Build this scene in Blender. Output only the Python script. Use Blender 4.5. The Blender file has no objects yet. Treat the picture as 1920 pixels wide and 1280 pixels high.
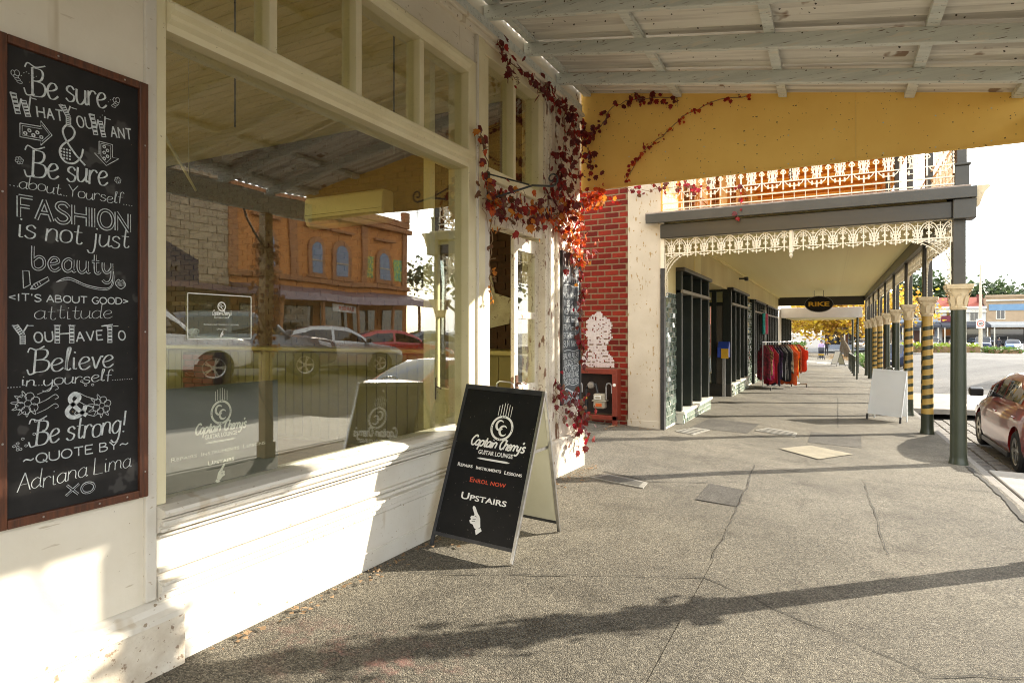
import bpy, bmesh, math, random
from mathutils import Vector, Matrix
random.seed(7)
R = math.radians
scene = bpy.context.scene
COL = scene.collection

# ---------------------------------------------------------------- camera, sky, sun, exposure
YAW = math.atan(600 / 1159.0)
cam_d = bpy.data.cameras.new('camera')
cam = bpy.data.objects.new('camera', cam_d)
COL.objects.link(cam)
cam.location = (0, 0, 1.6)
cam.rotation_euler = (R(90), 0, YAW)
cam_d.sensor_width = 36
cam_d.lens = 1159 / 1920 * 36
cam_d.shift_y = -18 / 1920
cam_d.clip_start = 0.05
cam_d.clip_end = 3000
cam_d.dof.use_dof = True
cam_d.dof.focus_distance = 4.3
cam_d.dof.aperture_fstop = 5.0
scene.camera = cam

SUN_AZ = math.atan2(1.0, 1.06)        # clockwise from +Y (along the street)
SUN_EL = R(22.3)
world = bpy.data.worlds.new('World')
scene.world = world
world.use_nodes = True
nt = world.node_tree
nt.nodes.clear()
def N(tree, kind, **kw):
    n = tree.nodes.new(kind)
    for k, v in kw.items():
        if k.startswith('i_'):
            n.inputs[k[2:].replace('_', ' ')].default_value = v
        else:
            setattr(n, k, v)
    return n
wo = N(nt, 'ShaderNodeOutputWorld')
bg = N(nt, 'ShaderNodeBackground')
sky = N(nt, 'ShaderNodeTexSky', sky_type='NISHITA', sun_disc=False, sun_elevation=SUN_EL, sun_rotation=SUN_AZ)
sky.air_density = 1.0
sky.dust_density = 0.4
sky.ozone_density = 1.0
tc = N(nt, 'ShaderNodeTexCoord')
mp = N(nt, 'ShaderNodeMapping')
mp.inputs['Scale'].default_value = (1, 1, 2.6)
cn = N(nt, 'ShaderNodeTexNoise', i_Scale=2.6, i_Detail=8.0, i_Roughness=0.58, i_Distortion=0.25)
cr = N(nt, 'ShaderNodeValToRGB')
cr.color_ramp.elements[0].position = 0.36
cr.color_ramp.elements[1].position = 0.56
cmix = N(nt, 'ShaderNodeMixRGB', blend_type='MIX')
cmix.inputs['Color2'].default_value = (4.9, 4.75, 4.45, 1)
nt.links.new(tc.outputs['Generated'], mp.inputs['Vector'])
nt.links.new(mp.outputs['Vector'], cn.inputs['Vector'])
nt.links.new(cn.outputs['Fac'], cr.inputs['Fac'])
nt.links.new(cr.outputs['Color'], cmix.inputs['Fac'])
nt.links.new(sky.outputs['Color'], cmix.inputs['Color1'])
nt.links.new(cmix.outputs['Color'], bg.inputs['Color'])
bg.inputs['Strength'].default_value = 0.15
nt.links.new(bg.outputs['Background'], wo.inputs['Surface'])

sun_d = bpy.data.lights.new('sun', 'SUN')
sun_d.energy = 2.75
sun_d.angle = R(0.5)
sun_d.color = (1.0, 0.91, 0.76)
sun = bpy.data.objects.new('sun', sun_d)
COL.objects.link(sun)
sdir = Vector((math.sin(SUN_AZ) * math.cos(SUN_EL), math.cos(SUN_AZ) * math.cos(SUN_EL), math.sin(SUN_EL)))
sun.rotation_euler = sdir.to_track_quat('Z', 'Y').to_euler()
sun.location = (30, 30, 30)

vs = scene.view_settings
vs.view_transform = 'Standard'
vs.look = 'None'
vs.gamma = 1
vs.use_curve_mapping = False
vs.exposure = 2.32
scene.cycles.max_bounces = 10
scene.cycles.diffuse_bounces = 5
scene.cycles.glossy_bounces = 5
scene.cycles.transparent_max_bounces = 16
scene.cycles.sample_clamp_indirect = 8
scene.cycles.caustics_reflective = False
scene.cycles.caustics_refractive = False
scene.cycles.use_denoising = True
scene.cycles.filter_width = 1.0

# ---------------------------------------------------------------- materials
MATS = {}
def mat(name, c1, c2=None, scale=4.0, rough=0.6, bump=0.0, bscale=40.0, metal=0.0, speck=None, spec=0.5,
        streak=None, dots=None, lo=0.35, hi=0.65, coat=0.0, stretch=None, trans=0.0, emit=None):
    """c1/c2 mixed by noise; speck=(colour, scale, threshold) small dirt or chips; bump = fine relief."""
    if name in MATS:
        return MATS[name]
    m = bpy.data.materials.new(name)
    m.use_nodes = True
    t = m.node_tree
    t.nodes.clear()
    out = N(t, 'ShaderNodeOutputMaterial')
    b = N(t, 'ShaderNodeBsdfPrincipled')
    t.links.new(b.outputs[0], out.inputs[0])
    b.inputs['Roughness'].default_value = rough
    b.inputs['Metallic'].default_value = metal
    b.inputs['Specular IOR Level'].default_value = spec
    b.inputs['Coat Weight'].default_value = coat
    b.inputs['Coat Roughness'].default_value = 0.05
    b.inputs['Transmission Weight'].default_value = trans
    co = N(t, 'ShaderNodeTexCoord')
    vec = co.outputs['Object']
    if stretch:
        ma = N(t, 'ShaderNodeMapping')
        ma.inputs['Scale'].default_value = stretch
        t.links.new(vec, ma.inputs[0])
        vec = ma.outputs[0]
    c2 = c2 or tuple(x * 0.86 for x in c1)
    n1 = N(t, 'ShaderNodeTexNoise', i_Scale=scale, i_Detail=6.0, i_Roughness=0.62)
    t.links.new(vec, n1.inputs['Vector'])
    rp = N(t, 'ShaderNodeValToRGB')
    rp.color_ramp.elements[0].position = lo
    rp.color_ramp.elements[1].position = hi
    rp.color_ramp.elements[0].color = (*c1, 1)
    rp.color_ramp.elements[1].color = (*c2, 1)
    t.links.new(n1.outputs['Fac'], rp.inputs[0])
    colr = rp.outputs[0]
    if speck:
        for sp in (speck if isinstance(speck, list) else [speck]):
            sc, ss, th = sp[:3]
            n2 = N(t, 'ShaderNodeTexNoise', i_Scale=ss, i_Detail=3.0, i_Roughness=0.6)
            if len(sp) > 3:
                ma2 = N(t, 'ShaderNodeMapping')
                ma2.inputs['Scale'].default_value = sp[3]
                t.links.new(co.outputs['Object'], ma2.inputs[0])
                t.links.new(ma2.outputs[0], n2.inputs['Vector'])
            else:
                t.links.new(co.outputs['Object'], n2.inputs['Vector'])
            r2 = N(t, 'ShaderNodeValToRGB')
            r2.color_ramp.elements[0].position = th
            r2.color_ramp.elements[1].position = min(1, th + 0.035)
            t.links.new(n2.outputs['Fac'], r2.inputs[0])
            mx = N(t, 'ShaderNodeMixRGB')
            mx.inputs['Color2'].default_value = (*sc, 1)
            t.links.new(r2.outputs[0], mx.inputs['Fac'])
            t.links.new(colr, mx.inputs['Color1'])
            colr = mx.outputs[0]
    for dc, ds, dr, keep in (dots or []):            # fly specks, chips, splashes: small spots with their own shape
        vo = N(t, 'ShaderNodeTexVoronoi', i_Scale=ds)
        wob = N(t, 'ShaderNodeTexNoise', i_Scale=ds * 2.2, i_Detail=2.0)
        va = N(t, 'ShaderNodeVectorMath', operation='MULTIPLY_ADD')
        va.inputs[1].default_value = (0.5 / ds,) * 3
        t.links.new(co.outputs['Object'], wob.inputs['Vector'])
        t.links.new(wob.outputs['Color'], va.inputs[0])
        t.links.new(co.outputs['Object'], va.inputs[2])
        t.links.new(va.outputs[0], vo.inputs['Vector'])
        sp_ = N(t, 'ShaderNodeSeparateColor')
        t.links.new(vo.outputs['Color'], sp_.inputs[0])
        le = N(t, 'ShaderNodeMath', operation='LESS_THAN')
        mu = N(t, 'ShaderNodeMath', operation='MULTIPLY')
        mu.inputs[1].default_value = dr / max(keep, 1e-3)
        su = N(t, 'ShaderNodeMath', operation='SUBTRACT')
        su.inputs[0].default_value = keep
        t.links.new(sp_.outputs[0], su.inputs[1])
        t.links.new(su.outputs[0], mu.inputs[0])
        t.links.new(vo.outputs['Distance'], le.inputs[0])
        t.links.new(mu.outputs[0], le.inputs[1])
        mx = N(t, 'ShaderNodeMixRGB')
        mx.inputs['Color2'].default_value = (*dc, 1)
        t.links.new(le.outputs[0], mx.inputs['Fac'])
        t.links.new(colr, mx.inputs['Color1'])
        colr = mx.outputs[0]
    t.links.new(colr, b.inputs['Base Color'])
    if emit:
        b.inputs['Emission Color'].default_value = (*c1, 1)
        b.inputs['Emission Strength'].default_value = emit
    if bump:
        n3 = N(t, 'ShaderNodeTexNoise', i_Scale=bscale, i_Detail=5.0, i_Roughness=0.65)
        t.links.new(vec, n3.inputs['Vector'])
        bp = N(t, 'ShaderNodeBump', i_Strength=bump, i_Distance=0.02)
        t.links.new(n3.outputs['Fac'], bp.inputs['Height'])
        t.links.new(bp.outputs[0], b.inputs['Normal'])
    MATS[name] = m
    return m

def asphalt(name, dark, light, scale, big=0.7, bump=0.6, tint=None):
    m = bpy.data.materials.new(name)
    m.use_nodes = True
    t = m.node_tree
    b = t.nodes['Principled BSDF']
    b.inputs['Roughness'].default_value = 0.9
    b.inputs['Specular IOR Level'].default_value = 0.25
    co = N(t, 'ShaderNodeTexCoord')
    vo = N(t, 'ShaderNodeTexVoronoi', i_Scale=scale)
    vo.inputs['Randomness'].default_value = 1.0
    t.links.new(co.outputs['Object'], vo.inputs['Vector'])
    sep = N(t, 'ShaderNodeSeparateColor')
    t.links.new(vo.outputs['Color'], sep.inputs[0])
    r1 = N(t, 'ShaderNodeValToRGB')
    e = r1.color_ramp.elements
    e[0].position = 0.0
    e[0].color = (*dark, 1)
    e[1].position = 1.0
    e[1].color = (*light, 1)
    mid = r1.color_ramp.elements.new(0.6)
    mid.color = (*[0.6 * d + 0.4 * l for d, l in zip(dark, light)], 1)
    t.links.new(sep.outputs[0], r1.inputs[0])
    n1 = N(t, 'ShaderNodeTexNoise', i_Scale=big, i_Detail=7.0, i_Roughness=0.65)
    t.links.new(co.outputs['Object'], n1.inputs['Vector'])
    r2 = N(t, 'ShaderNodeValToRGB')
    r2.color_ramp.elements[0].position = 0.3
    r2.color_ramp.elements[0].color = (0.62, 0.61, 0.60, 1)
    r2.color_ramp.elements[1].position = 0.7
    r2.color_ramp.elements[1].color = (1.12, 1.10, 1.06, 1)
    t.links.new(n1.outputs['Fac'], r2.inputs[0])
    mx = N(t, 'ShaderNodeMixRGB', blend_type='MULTIPLY')
    mx.inputs['Fac'].default_value = 1
    t.links.new(r1.outputs[0], mx.inputs['Color1'])
    t.links.new(r2.outputs[0], mx.inputs['Color2'])
    colr = mx.outputs[0]
    n5 = N(t, 'ShaderNodeTexNoise', i_Scale=2.6, i_Detail=6.0, i_Roughness=0.7, i_Distortion=0.6)
    t.links.new(co.outputs['Object'], n5.inputs['Vector'])
    r5 = N(t, 'ShaderNodeValToRGB')
    r5.color_ramp.elements[0].position = 0.28
    r5.color_ramp.elements[0].color = (0.66, 0.65, 0.64, 1)
    r5.color_ramp.elements[1].position = 0.50
    r5.color_ramp.elements[1].color = (1, 1, 1, 1)
    t.links.new(n5.outputs['Fac'], r5.inputs[0])
    m5 = N(t, 'ShaderNodeMixRGB', blend_type='MULTIPLY')
    m5.inputs['Fac'].default_value = 1
    t.links.new(colr, m5.inputs['Color1'])
    t.links.new(r5.outputs[0], m5.inputs['Color2'])
    colr = m5.outputs[0]
    if tint:
        # old chewing gum and spilt paint spots with their own shape
        n4 = N(t, 'ShaderNodeTexVoronoi', i_Scale=3.1)
        t.links.new(co.outputs['Object'], n4.inputs['Vector'])
        r4 = N(t, 'ShaderNodeValToRGB')
        r4.color_ramp.elements[0].position = 0.035
        r4.color_ramp.elements[0].color = (0.55, 0.55, 0.55, 1)
        r4.color_ramp.elements[1].position = 0.075
        r4.color_ramp.elements[1].color = (0, 0, 0, 1)
        t.links.new(n4.outputs['Distance'], r4.inputs[0])
        m4 = N(t, 'ShaderNodeMixRGB')
        m4.inputs['Color2'].default_value = (*tint, 1)
        t.links.new(r4.outputs[0], m4.inputs['Fac'])
        t.links.new(colr, m4.inputs['Color1'])
        colr = m4.outputs[0]
    t.links.new(colr, b.inputs['Base Color'])
    bp = N(t, 'ShaderNodeBump', i_Strength=bump, i_Distance=0.006)
    t.links.new(vo.outputs['Distance'], bp.inputs['Height'])
    bp.invert = True
    t.links.new(bp.outputs[0], b.inputs['Normal'])
    MATS[name] = m
    return m

def glass_mat(name, tint=(0.93, 0.96, 0.92), ior=1.75, dirt=0.03):
    m = bpy.data.materials.new(name)
    m.use_nodes = True
    t = m.node_tree
    t.nodes.clear()
    out = N(t, 'ShaderNodeOutputMaterial')
    tr = N(t, 'ShaderNodeBsdfTransparent')
    tr.inputs[0].default_value = (*tint, 1)
    gl = N(t, 'ShaderNodeBsdfGlossy')
    gl.inputs['Roughness'].default_value = 0.0
    gl.inputs['Color'].default_value = (0.95, 0.95, 0.95, 1)
    wc_ = N(t, 'ShaderNodeTexCoord')
    wn_ = N(t, 'ShaderNodeTexNoise', i_Scale=1.6, i_Detail=1.0)
    wb_ = N(t, 'ShaderNodeBump', i_Strength=0.05, i_Distance=0.03)
    t.links.new(wc_.outputs['Object'], wn_.inputs['Vector'])
    t.links.new(wn_.outputs['Fac'], wb_.inputs['Height'])
    t.links.new(wb_.outputs[0], gl.inputs['Normal'])
    fr = N(t, 'ShaderNodeFresnel')
    ge = N(t, 'ShaderNodeNewGeometry')
    io = N(t, 'ShaderNodeMapRange')                  # the same reflectance from either side of the thin pane
    io.inputs['To Min'].default_value = ior
    io.inputs['To Max'].default_value = 1.0 / ior
    t.links.new(ge.outputs['Backfacing'], io.inputs['Value'])
    t.links.new(io.outputs[0], fr.inputs['IOR'])
    mx = N(t, 'ShaderNodeMixShader')
    t.links.new(fr.outputs[0], mx.inputs[0])
    t.links.new(tr.outputs[0], mx.inputs[1])
    t.links.new(gl.outputs[0], mx.inputs[2])
    df = N(t, 'ShaderNodeBsdfDiffuse')
    df.inputs[0].default_value = (0.5, 0.48, 0.42, 1)
    co = N(t, 'ShaderNodeTexCoord')
    no = N(t, 'ShaderNodeTexNoise', i_Scale=55.0, i_Detail=5.0, i_Roughness=0.7)
    t.links.new(co.outputs['Object'], no.inputs['Vector'])
    rp = N(t, 'ShaderNodeValToRGB')
    rp.color_ramp.elements[0].position = 0.60
    rp.color_ramp.elements[0].color = (dirt * 0.25,) * 3 + (1,)
    rp.color_ramp.elements[1].position = 0.74
    rp.color_ramp.elements[1].color = (dirt * 10,) * 3 + (1,)
    t.links.new(no.outputs['Fac'], rp.inputs[0])
    m2 = N(t, 'ShaderNodeMixShader')
    t.links.new(rp.outputs[0], m2.inputs[0])
    t.links.new(mx.outputs[0], m2.inputs[1])
    t.links.new(df.outputs[0], m2.inputs[2])
    t.links.new(m2.outputs[0], out.inputs[0])
    MATS[name] = m
    return m

def leaf_mat(name, c1, c2, tl=0.45, scale=9.0):
    m = bpy.data.materials.new(name)
    m.use_nodes = True
    t = m.node_tree
    t.nodes.clear()
    out = N(t, 'ShaderNodeOutputMaterial')
    ob = N(t, 'ShaderNodeTexCoord')
    no = N(t, 'ShaderNodeTexNoise', i_Scale=scale, i_Detail=2.0)
    oi = N(t, 'ShaderNodeObjectInfo')
    ad = N(t, 'ShaderNodeVectorMath', operation='ADD')
    t.links.new(ob.outputs['Object'], ad.inputs[0])
    t.links.new(oi.outputs['Random'], ad.inputs[1])
    t.links.new(ad.outputs[0], no.inputs['Vector'])
    rp = N(t, 'ShaderNodeValToRGB')
    rp.color_ramp.elements[0].position = 0.36
    rp.color_ramp.elements[0].color = (*c1, 1)
    rp.color_ramp.elements[1].position = 0.64
    rp.color_ramp.elements[1].color = (*c2, 1)
    t.links.new(no.outputs['Fac'], rp.inputs[0])
    d = N(t, 'ShaderNodeBsdfPrincipled')
    d.inputs['Roughness'].default_value = 0.5
    tr = N(t, 'ShaderNodeBsdfTranslucent')
    t.links.new(rp.outputs[0], d.inputs['Base Color'])
    t.links.new(rp.outputs[0], tr.inputs[0])
    mx = N(t, 'ShaderNodeMixShader')
    mx.inputs[0].default_value = tl
    t.links.new(d.outputs[0], mx.inputs[1])
    t.links.new(tr.outputs[0], mx.inputs[2])
    t.links.new(mx.outputs[0], out.inputs[0])
    MATS[name] = m
    return m

mat('cream_paint', (0.79, 0.73, 0.61), (0.71, 0.64, 0.51), 1.6, 0.55, 0.10, 30, speck=[((0.60, 0.52, 0.38), 5, 0.63, (1, 1, 0.12)), ((0.58, 0.50, 0.37), 14, 0.66, (1, 0.3, 2))], dots=[((0.30, 0.23, 0.14), 24, 0.20, 0.2)])
mat('white_paint', (0.72, 0.685, 0.61), (0.62, 0.57, 0.48), 1.3, 0.5, 0.14, 22, speck=[((0.50, 0.43, 0.33), 30, 0.66, (1, 1, 2)), ((0.58, 0.51, 0.40), 4, 0.64, (1, 1, 0.15))], dots=[((0.32, 0.25, 0.17), 26, 0.22, 0.22), ((0.45, 0.38, 0.28), 7, 0.14, 0.25)])
mat('chipped_paint', (0.78, 0.72, 0.60), (0.66, 0.58, 0.46), 5, 0.6, 0.3, 40, speck=[((0.22, 0.12, 0.07), 13, 0.60, (1, 1, 0.35)), ((0.30, 0.2, 0.13), 45, 0.63)])
mat('frame_paint', (0.80, 0.73, 0.50), (0.73, 0.65, 0.42), 2.5, 0.45, 0.06, 40, speck=((0.35, 0.28, 0.16), 40, 0.70))
mat('old_plaster', (0.72, 0.66, 0.55), (0.55, 0.47, 0.36), 6, 0.8, 0.45, 22, speck=[((0.30, 0.22, 0.15), 16, 0.63), ((0.25, 0.17, 0.10), 60, 0.66)])
mat('dark_timber', (0.14, 0.042, 0.014), (0.055, 0.019, 0.009), 9, 0.45, 0.15, 30, stretch=(8, 8, 0.8))
mat('chalkboard_black', (0.016, 0.015, 0.0145), (0.030, 0.028, 0.027), 3.0, 0.7, 0.03, 60, spec=0.2, speck=((0.060, 0.056, 0.053), 6, 0.60), dots=[((0.34, 0.24, 0.11), 50, 0.20, 0.14)])
mat('chalk', (0.70, 0.73, 0.73), (0.40, 0.43, 0.44), 60, 0.9)
mat('sign_black', (0.006, 0.006, 0.0065), (0.011, 0.011, 0.011), 5, 0.45, 0.02, 60, spec=0.2, dots=[((0.14, 0.12, 0.10), 60, 0.22, 0.2)])
mat('sign_white', (0.84, 0.83, 0.79), (0.78, 0.77, 0.73), 10, 0.5)
mat('sign_red', (0.62, 0.08, 0.03), (0.55, 0.07, 0.03), 10, 0.5)
mat('panel_back', (0.62, 0.60, 0.48), (0.52, 0.50, 0.38), 2, 0.6)
mat('frame_black', (0.018, 0.019, 0.022), (0.04, 0.04, 0.042), 12, 0.4, 0.05)
mat('steel', (0.55, 0.55, 0.55), (0.42, 0.42, 0.42), 20, 0.3, metal=1.0)
mat('galv', (0.50, 0.51, 0.50), (0.36, 0.36, 0.35), 6, 0.5, 0.08, 50, speck=((0.10, 0.06, 0.04), 40, 0.70))
mat('rafter_paint', (0.74, 0.76, 0.71), (0.58, 0.61, 0.57), 3, 0.65, 0.35, 30, stretch=(0.25, 6, 6), speck=[((0.16, 0.12, 0.08), 24, 0.63, (0.3, 3, 3)), ((0.72, 0.70, 0.62), 7, 0.60, (0.4, 2, 2))], dots=[((0.08, 0.06, 0.04), 30, 0.25, 0.25)])
mat('corrugated', (0.80, 0.77, 0.70), (0.50, 0.47, 0.42), 2.2, 0.55, 0.1, 40, stretch=(0.10, 5.5, 1), lo=.42, hi=.60, speck=((0.25, 0.17, 0.11), 3, 0.66), dots=[((0.05, 0.035, 0.025), 20, 0.2, 0.45)])  # lengthwise streaks: grime, and painted shade that brings out the ripples
mat('fascia_yellow', (0.97, 0.66, 0.18), (0.90, 0.58, 0.14), 1.3, 0.5, 0.03, 30, dots=[((0.10, 0.05, 0.018), 16, 0.12, 0.85), ((0.12, 0.06, 0.02), 26, 0.17, 0.7)])
mat('brick_red', (0.19, 0.018, 0.009), (0.135, 0.013, 0.007), 7, 0.62, 0.25, 45)
mat('brick_dark', (0.14, 0.015, 0.008), (0.21, 0.026, 0.012), 9, 0.6, 0.25, 45)
mat('brick_painted', (0.66, 0.60, 0.58), (0.58, 0.51, 0.50), 8, 0.75, 0.4, 40, speck=[((0.27, 0.025, 0.012), 13, 0.545), ((0.20, 0.02, 0.01), 40, 0.60)])
mat('mortar', (0.28, 0.20, 0.12), (0.22, 0.155, 0.09), 20, 0.85, 0.4, 60)
mat('brick_brown', (0.075, 0.023, 0.008), (0.048, 0.015, 0.006), 6, 0.75, 0.3, 30)
mat('mortar_brown', (0.085, 0.04, 0.018), (0.065, 0.03, 0.014), 12, 0.85)
mat('pier_render', (0.60, 0.54, 0.44), (0.52, 0.46, 0.36), 2.0, 0.75, 0.12, 60, speck=((0.36, 0.25, 0.11), 22, 0.64, (1, 1, 0.3)), dots=[((0.33, 0.22, 0.09), 18, 0.25, 0.3)])
mat('soffit_cream', (0.95, 0.85, 0.44), (0.89, 0.77, 0.36), 1.2, 0.6, 0.05, 20, speck=((0.50, 0.40, 0.17), 3, 0.66))
mat('wall_cream', (0.78, 0.68, 0.36), (0.68, 0.57, 0.27), 1.0, 0.65, 0.08, 30, stretch=(1, 1, 0.3))
mat('dark_green', (0.010, 0.0145, 0.011), (0.016, 0.021, 0.016), 4, 0.42, 0.04, 40, spec=0.3)
mat('green_post', (0.024, 0.031, 0.018), (0.034, 0.042, 0.025), 3, 0.30, 0.05, 30, speck=((0.20, 0.17, 0.10), 45, 0.73))
mat('beam_grey', (0.055, 0.052, 0.042), (0.04, 0.038, 0.030), 3, 0.45, 0.06, 30)
mat('beam_dark', (0.022, 0.021, 0.016), (0.036, 0.031, 0.022), 2, 0.35, 0.06, 20, stretch=(0.4, 4, 4))
mat('gold_paint', (0.46, 0.30, 0.07), (0.36, 0.22, 0.05), 3, 0.42, 0.05, 30)
mat('capital_cream', (0.66, 0.55, 0.36), (0.54, 0.43, 0.26), 6, 0.6, 0.15, 30, speck=((0.30, 0.21, 0.12), 30, 0.68))
mat('lace_white', (0.80, 0.74, 0.60), (0.70, 0.63, 0.48), 8, 0.55)
mat('upper_yellow', (0.74, 0.48, 0.08), (0.66, 0.42, 0.07), 1.2, 0.6)
mat('upper_brown', (0.60, 0.29, 0.045), (0.46, 0.20, 0.035), 4, 0.6)
mat('slab_edge', (0.40, 0.34, 0.28), (0.22, 0.17, 0.14), 8, 0.85, 0.3, 30)
mat('tile_glaze', (0.11, 0.15, 0.12), (0.17, 0.21, 0.17), 3, 0.06, spec=0.9)
mat('tile_riser', (0.20, 0.26, 0.21), (0.28, 0.33, 0.27), 3, 0.10, spec=0.8)
mat('grout', (0.66, 0.64, 0.55), (0.56, 0.54, 0.45), 10, 0.8)
mat('sill_white', (0.74, 0.70, 0.60), (0.66, 0.62, 0.52), 3, 0.5)
mat('concrete', (0.31, 0.29, 0.25), (0.24, 0.22, 0.19), 2.5, 0.85, 0.25, 60, speck=((0.25, 0.22, 0.18), 20, 0.66))
mat('concrete_patch', (0.25, 0.22, 0.155), (0.185, 0.165, 0.115), 5, 0.9, 0.5, 30, speck=((0.25, 0.2, 0.13), 16, 0.62))
mat('cover_metal', (0.30, 0.285, 0.25), (0.22, 0.21, 0.18), 10, 0.6, 0.2, 60)
mat('crack_dark', (0.030, 0.027, 0.022), (0.05, 0.045, 0.036), 20, 1.0)
mat('bluestone', (0.20, 0.18, 0.15), (0.13, 0.12, 0.105), 5, 0.8, 0.45, 30)
mat('rubber', (0.016, 0.016, 0.017), (0.024, 0.024, 0.024), 10, 0.75)
mat('alloy', (0.58, 0.56, 0.50), (0.48, 0.46, 0.42), 10, 0.28, metal=0.8)
mat('black_plastic', (0.015, 0.015, 0.016), (0.02, 0.02, 0.02), 10, 0.4)
mat('car_glass', (0.010, 0.012, 0.013), (0.012, 0.014, 0.015), 3, 0.03, spec=0.9)
mat('lamp_lens', (0.75, 0.76, 0.78), (0.65, 0.66, 0.7), 20, 0.08, spec=0.8)
mat('tail_lens', (0.45, 0.012, 0.012), (0.35, 0.01, 0.01), 20, 0.1)
mat('plaster_ceiling', (0.90, 0.77, 0.36), (0.83, 0.70, 0.31), 1.2, 0.6)
mat('room_floor', (0.34, 0.22, 0.12), (0.25, 0.155, 0.08), 3, 0.4, stretch=(1, 8, 1))
mat('plastic_white', (0.78, 0.74, 0.58), (0.74, 0.70, 0.54), 3, 0.35)
mat('card_sage', (0.055, 0.062, 0.042), (0.045, 0.052, 0.035), 3, 0.5)
mat('bark', (0.10, 0.078, 0.053), (0.19, 0.155, 0.105), 5, 0.9, 0.5, 14)
mat('pale_bark', (0.40, 0.33, 0.23), (0.24, 0.19, 0.12), 4, 0.9, 0.4, 10)
mat('vine_stem', (0.20, 0.12, 0.06), (0.30, 0.20, 0.11), 20, 0.9)
leaf_mat('leaf_dark', (0.10, 0.012, 0.014), (0.19, 0.018, 0.012), 0.35)
leaf_mat('leaf_red', (0.36, 0.016, 0.010), (0.24, 0.012, 0.010), 0.45)
leaf_mat('leaf_orange', (0.62, 0.11, 0.015), (0.50, 0.055, 0.012), 0.55)
leaf_mat('leaf_gold', (0.62, 0.25, 0.03), (0.50, 0.15, 0.02), 0.5)
leaf_mat('leaf_crimson', (0.42, 0.014, 0.035), (0.28, 0.010, 0.020), 0.45)
leaf_mat('leaf_brown', (0.20, 0.085, 0.030), (0.12, 0.045, 0.020), 0.3)
leaf_mat('tree_yellow', (0.62, 0.47, 0.045), (0.54, 0.34, 0.03), 0.5, 1.0)
leaf_mat('tree_rust', (0.44, 0.26, 0.035), (0.30, 0.14, 0.025), 0.45, 1.0)
leaf_mat('tree_green', (0.045, 0.075, 0.028), (0.075, 0.105, 0.040), 0.25, 0.5)
leaf_mat('hedge_green', (0.06, 0.13, 0.02), (0.12, 0.21, 0.03), 0.35, 2.0)
leaf_mat('shrub_lime', (0.30, 0.36, 0.03), (0.17, 0.25, 0.03), 0.4, 1.0)
asphalt('footpath_asphalt', (0.066, 0.061, 0.051), (0.325, 0.298, 0.240), 155, 0.55, 0.7, tint=(0.30, 0.275, 0.23))
asphalt('patch_asphalt', (0.045, 0.042, 0.038), (0.19, 0.178, 0.155), 140, 0.9, 0.75)
asphalt('road_asphalt', (0.105, 0.103, 0.098), (0.235, 0.23, 0.22), 60, 0.16, 0.4)
glass_mat('shop_glass', tint=(0.95, 0.96, 0.90), ior=2.05, dirt=0.02)
glass_mat('plain_glass', ior=1.55, dirt=0.01)
glass_mat('warm_light_glass', tint=(1.0, 0.95, 0.60), ior=1.5, dirt=0.01)  # tinted to warm the light entering through the added rear panes

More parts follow.
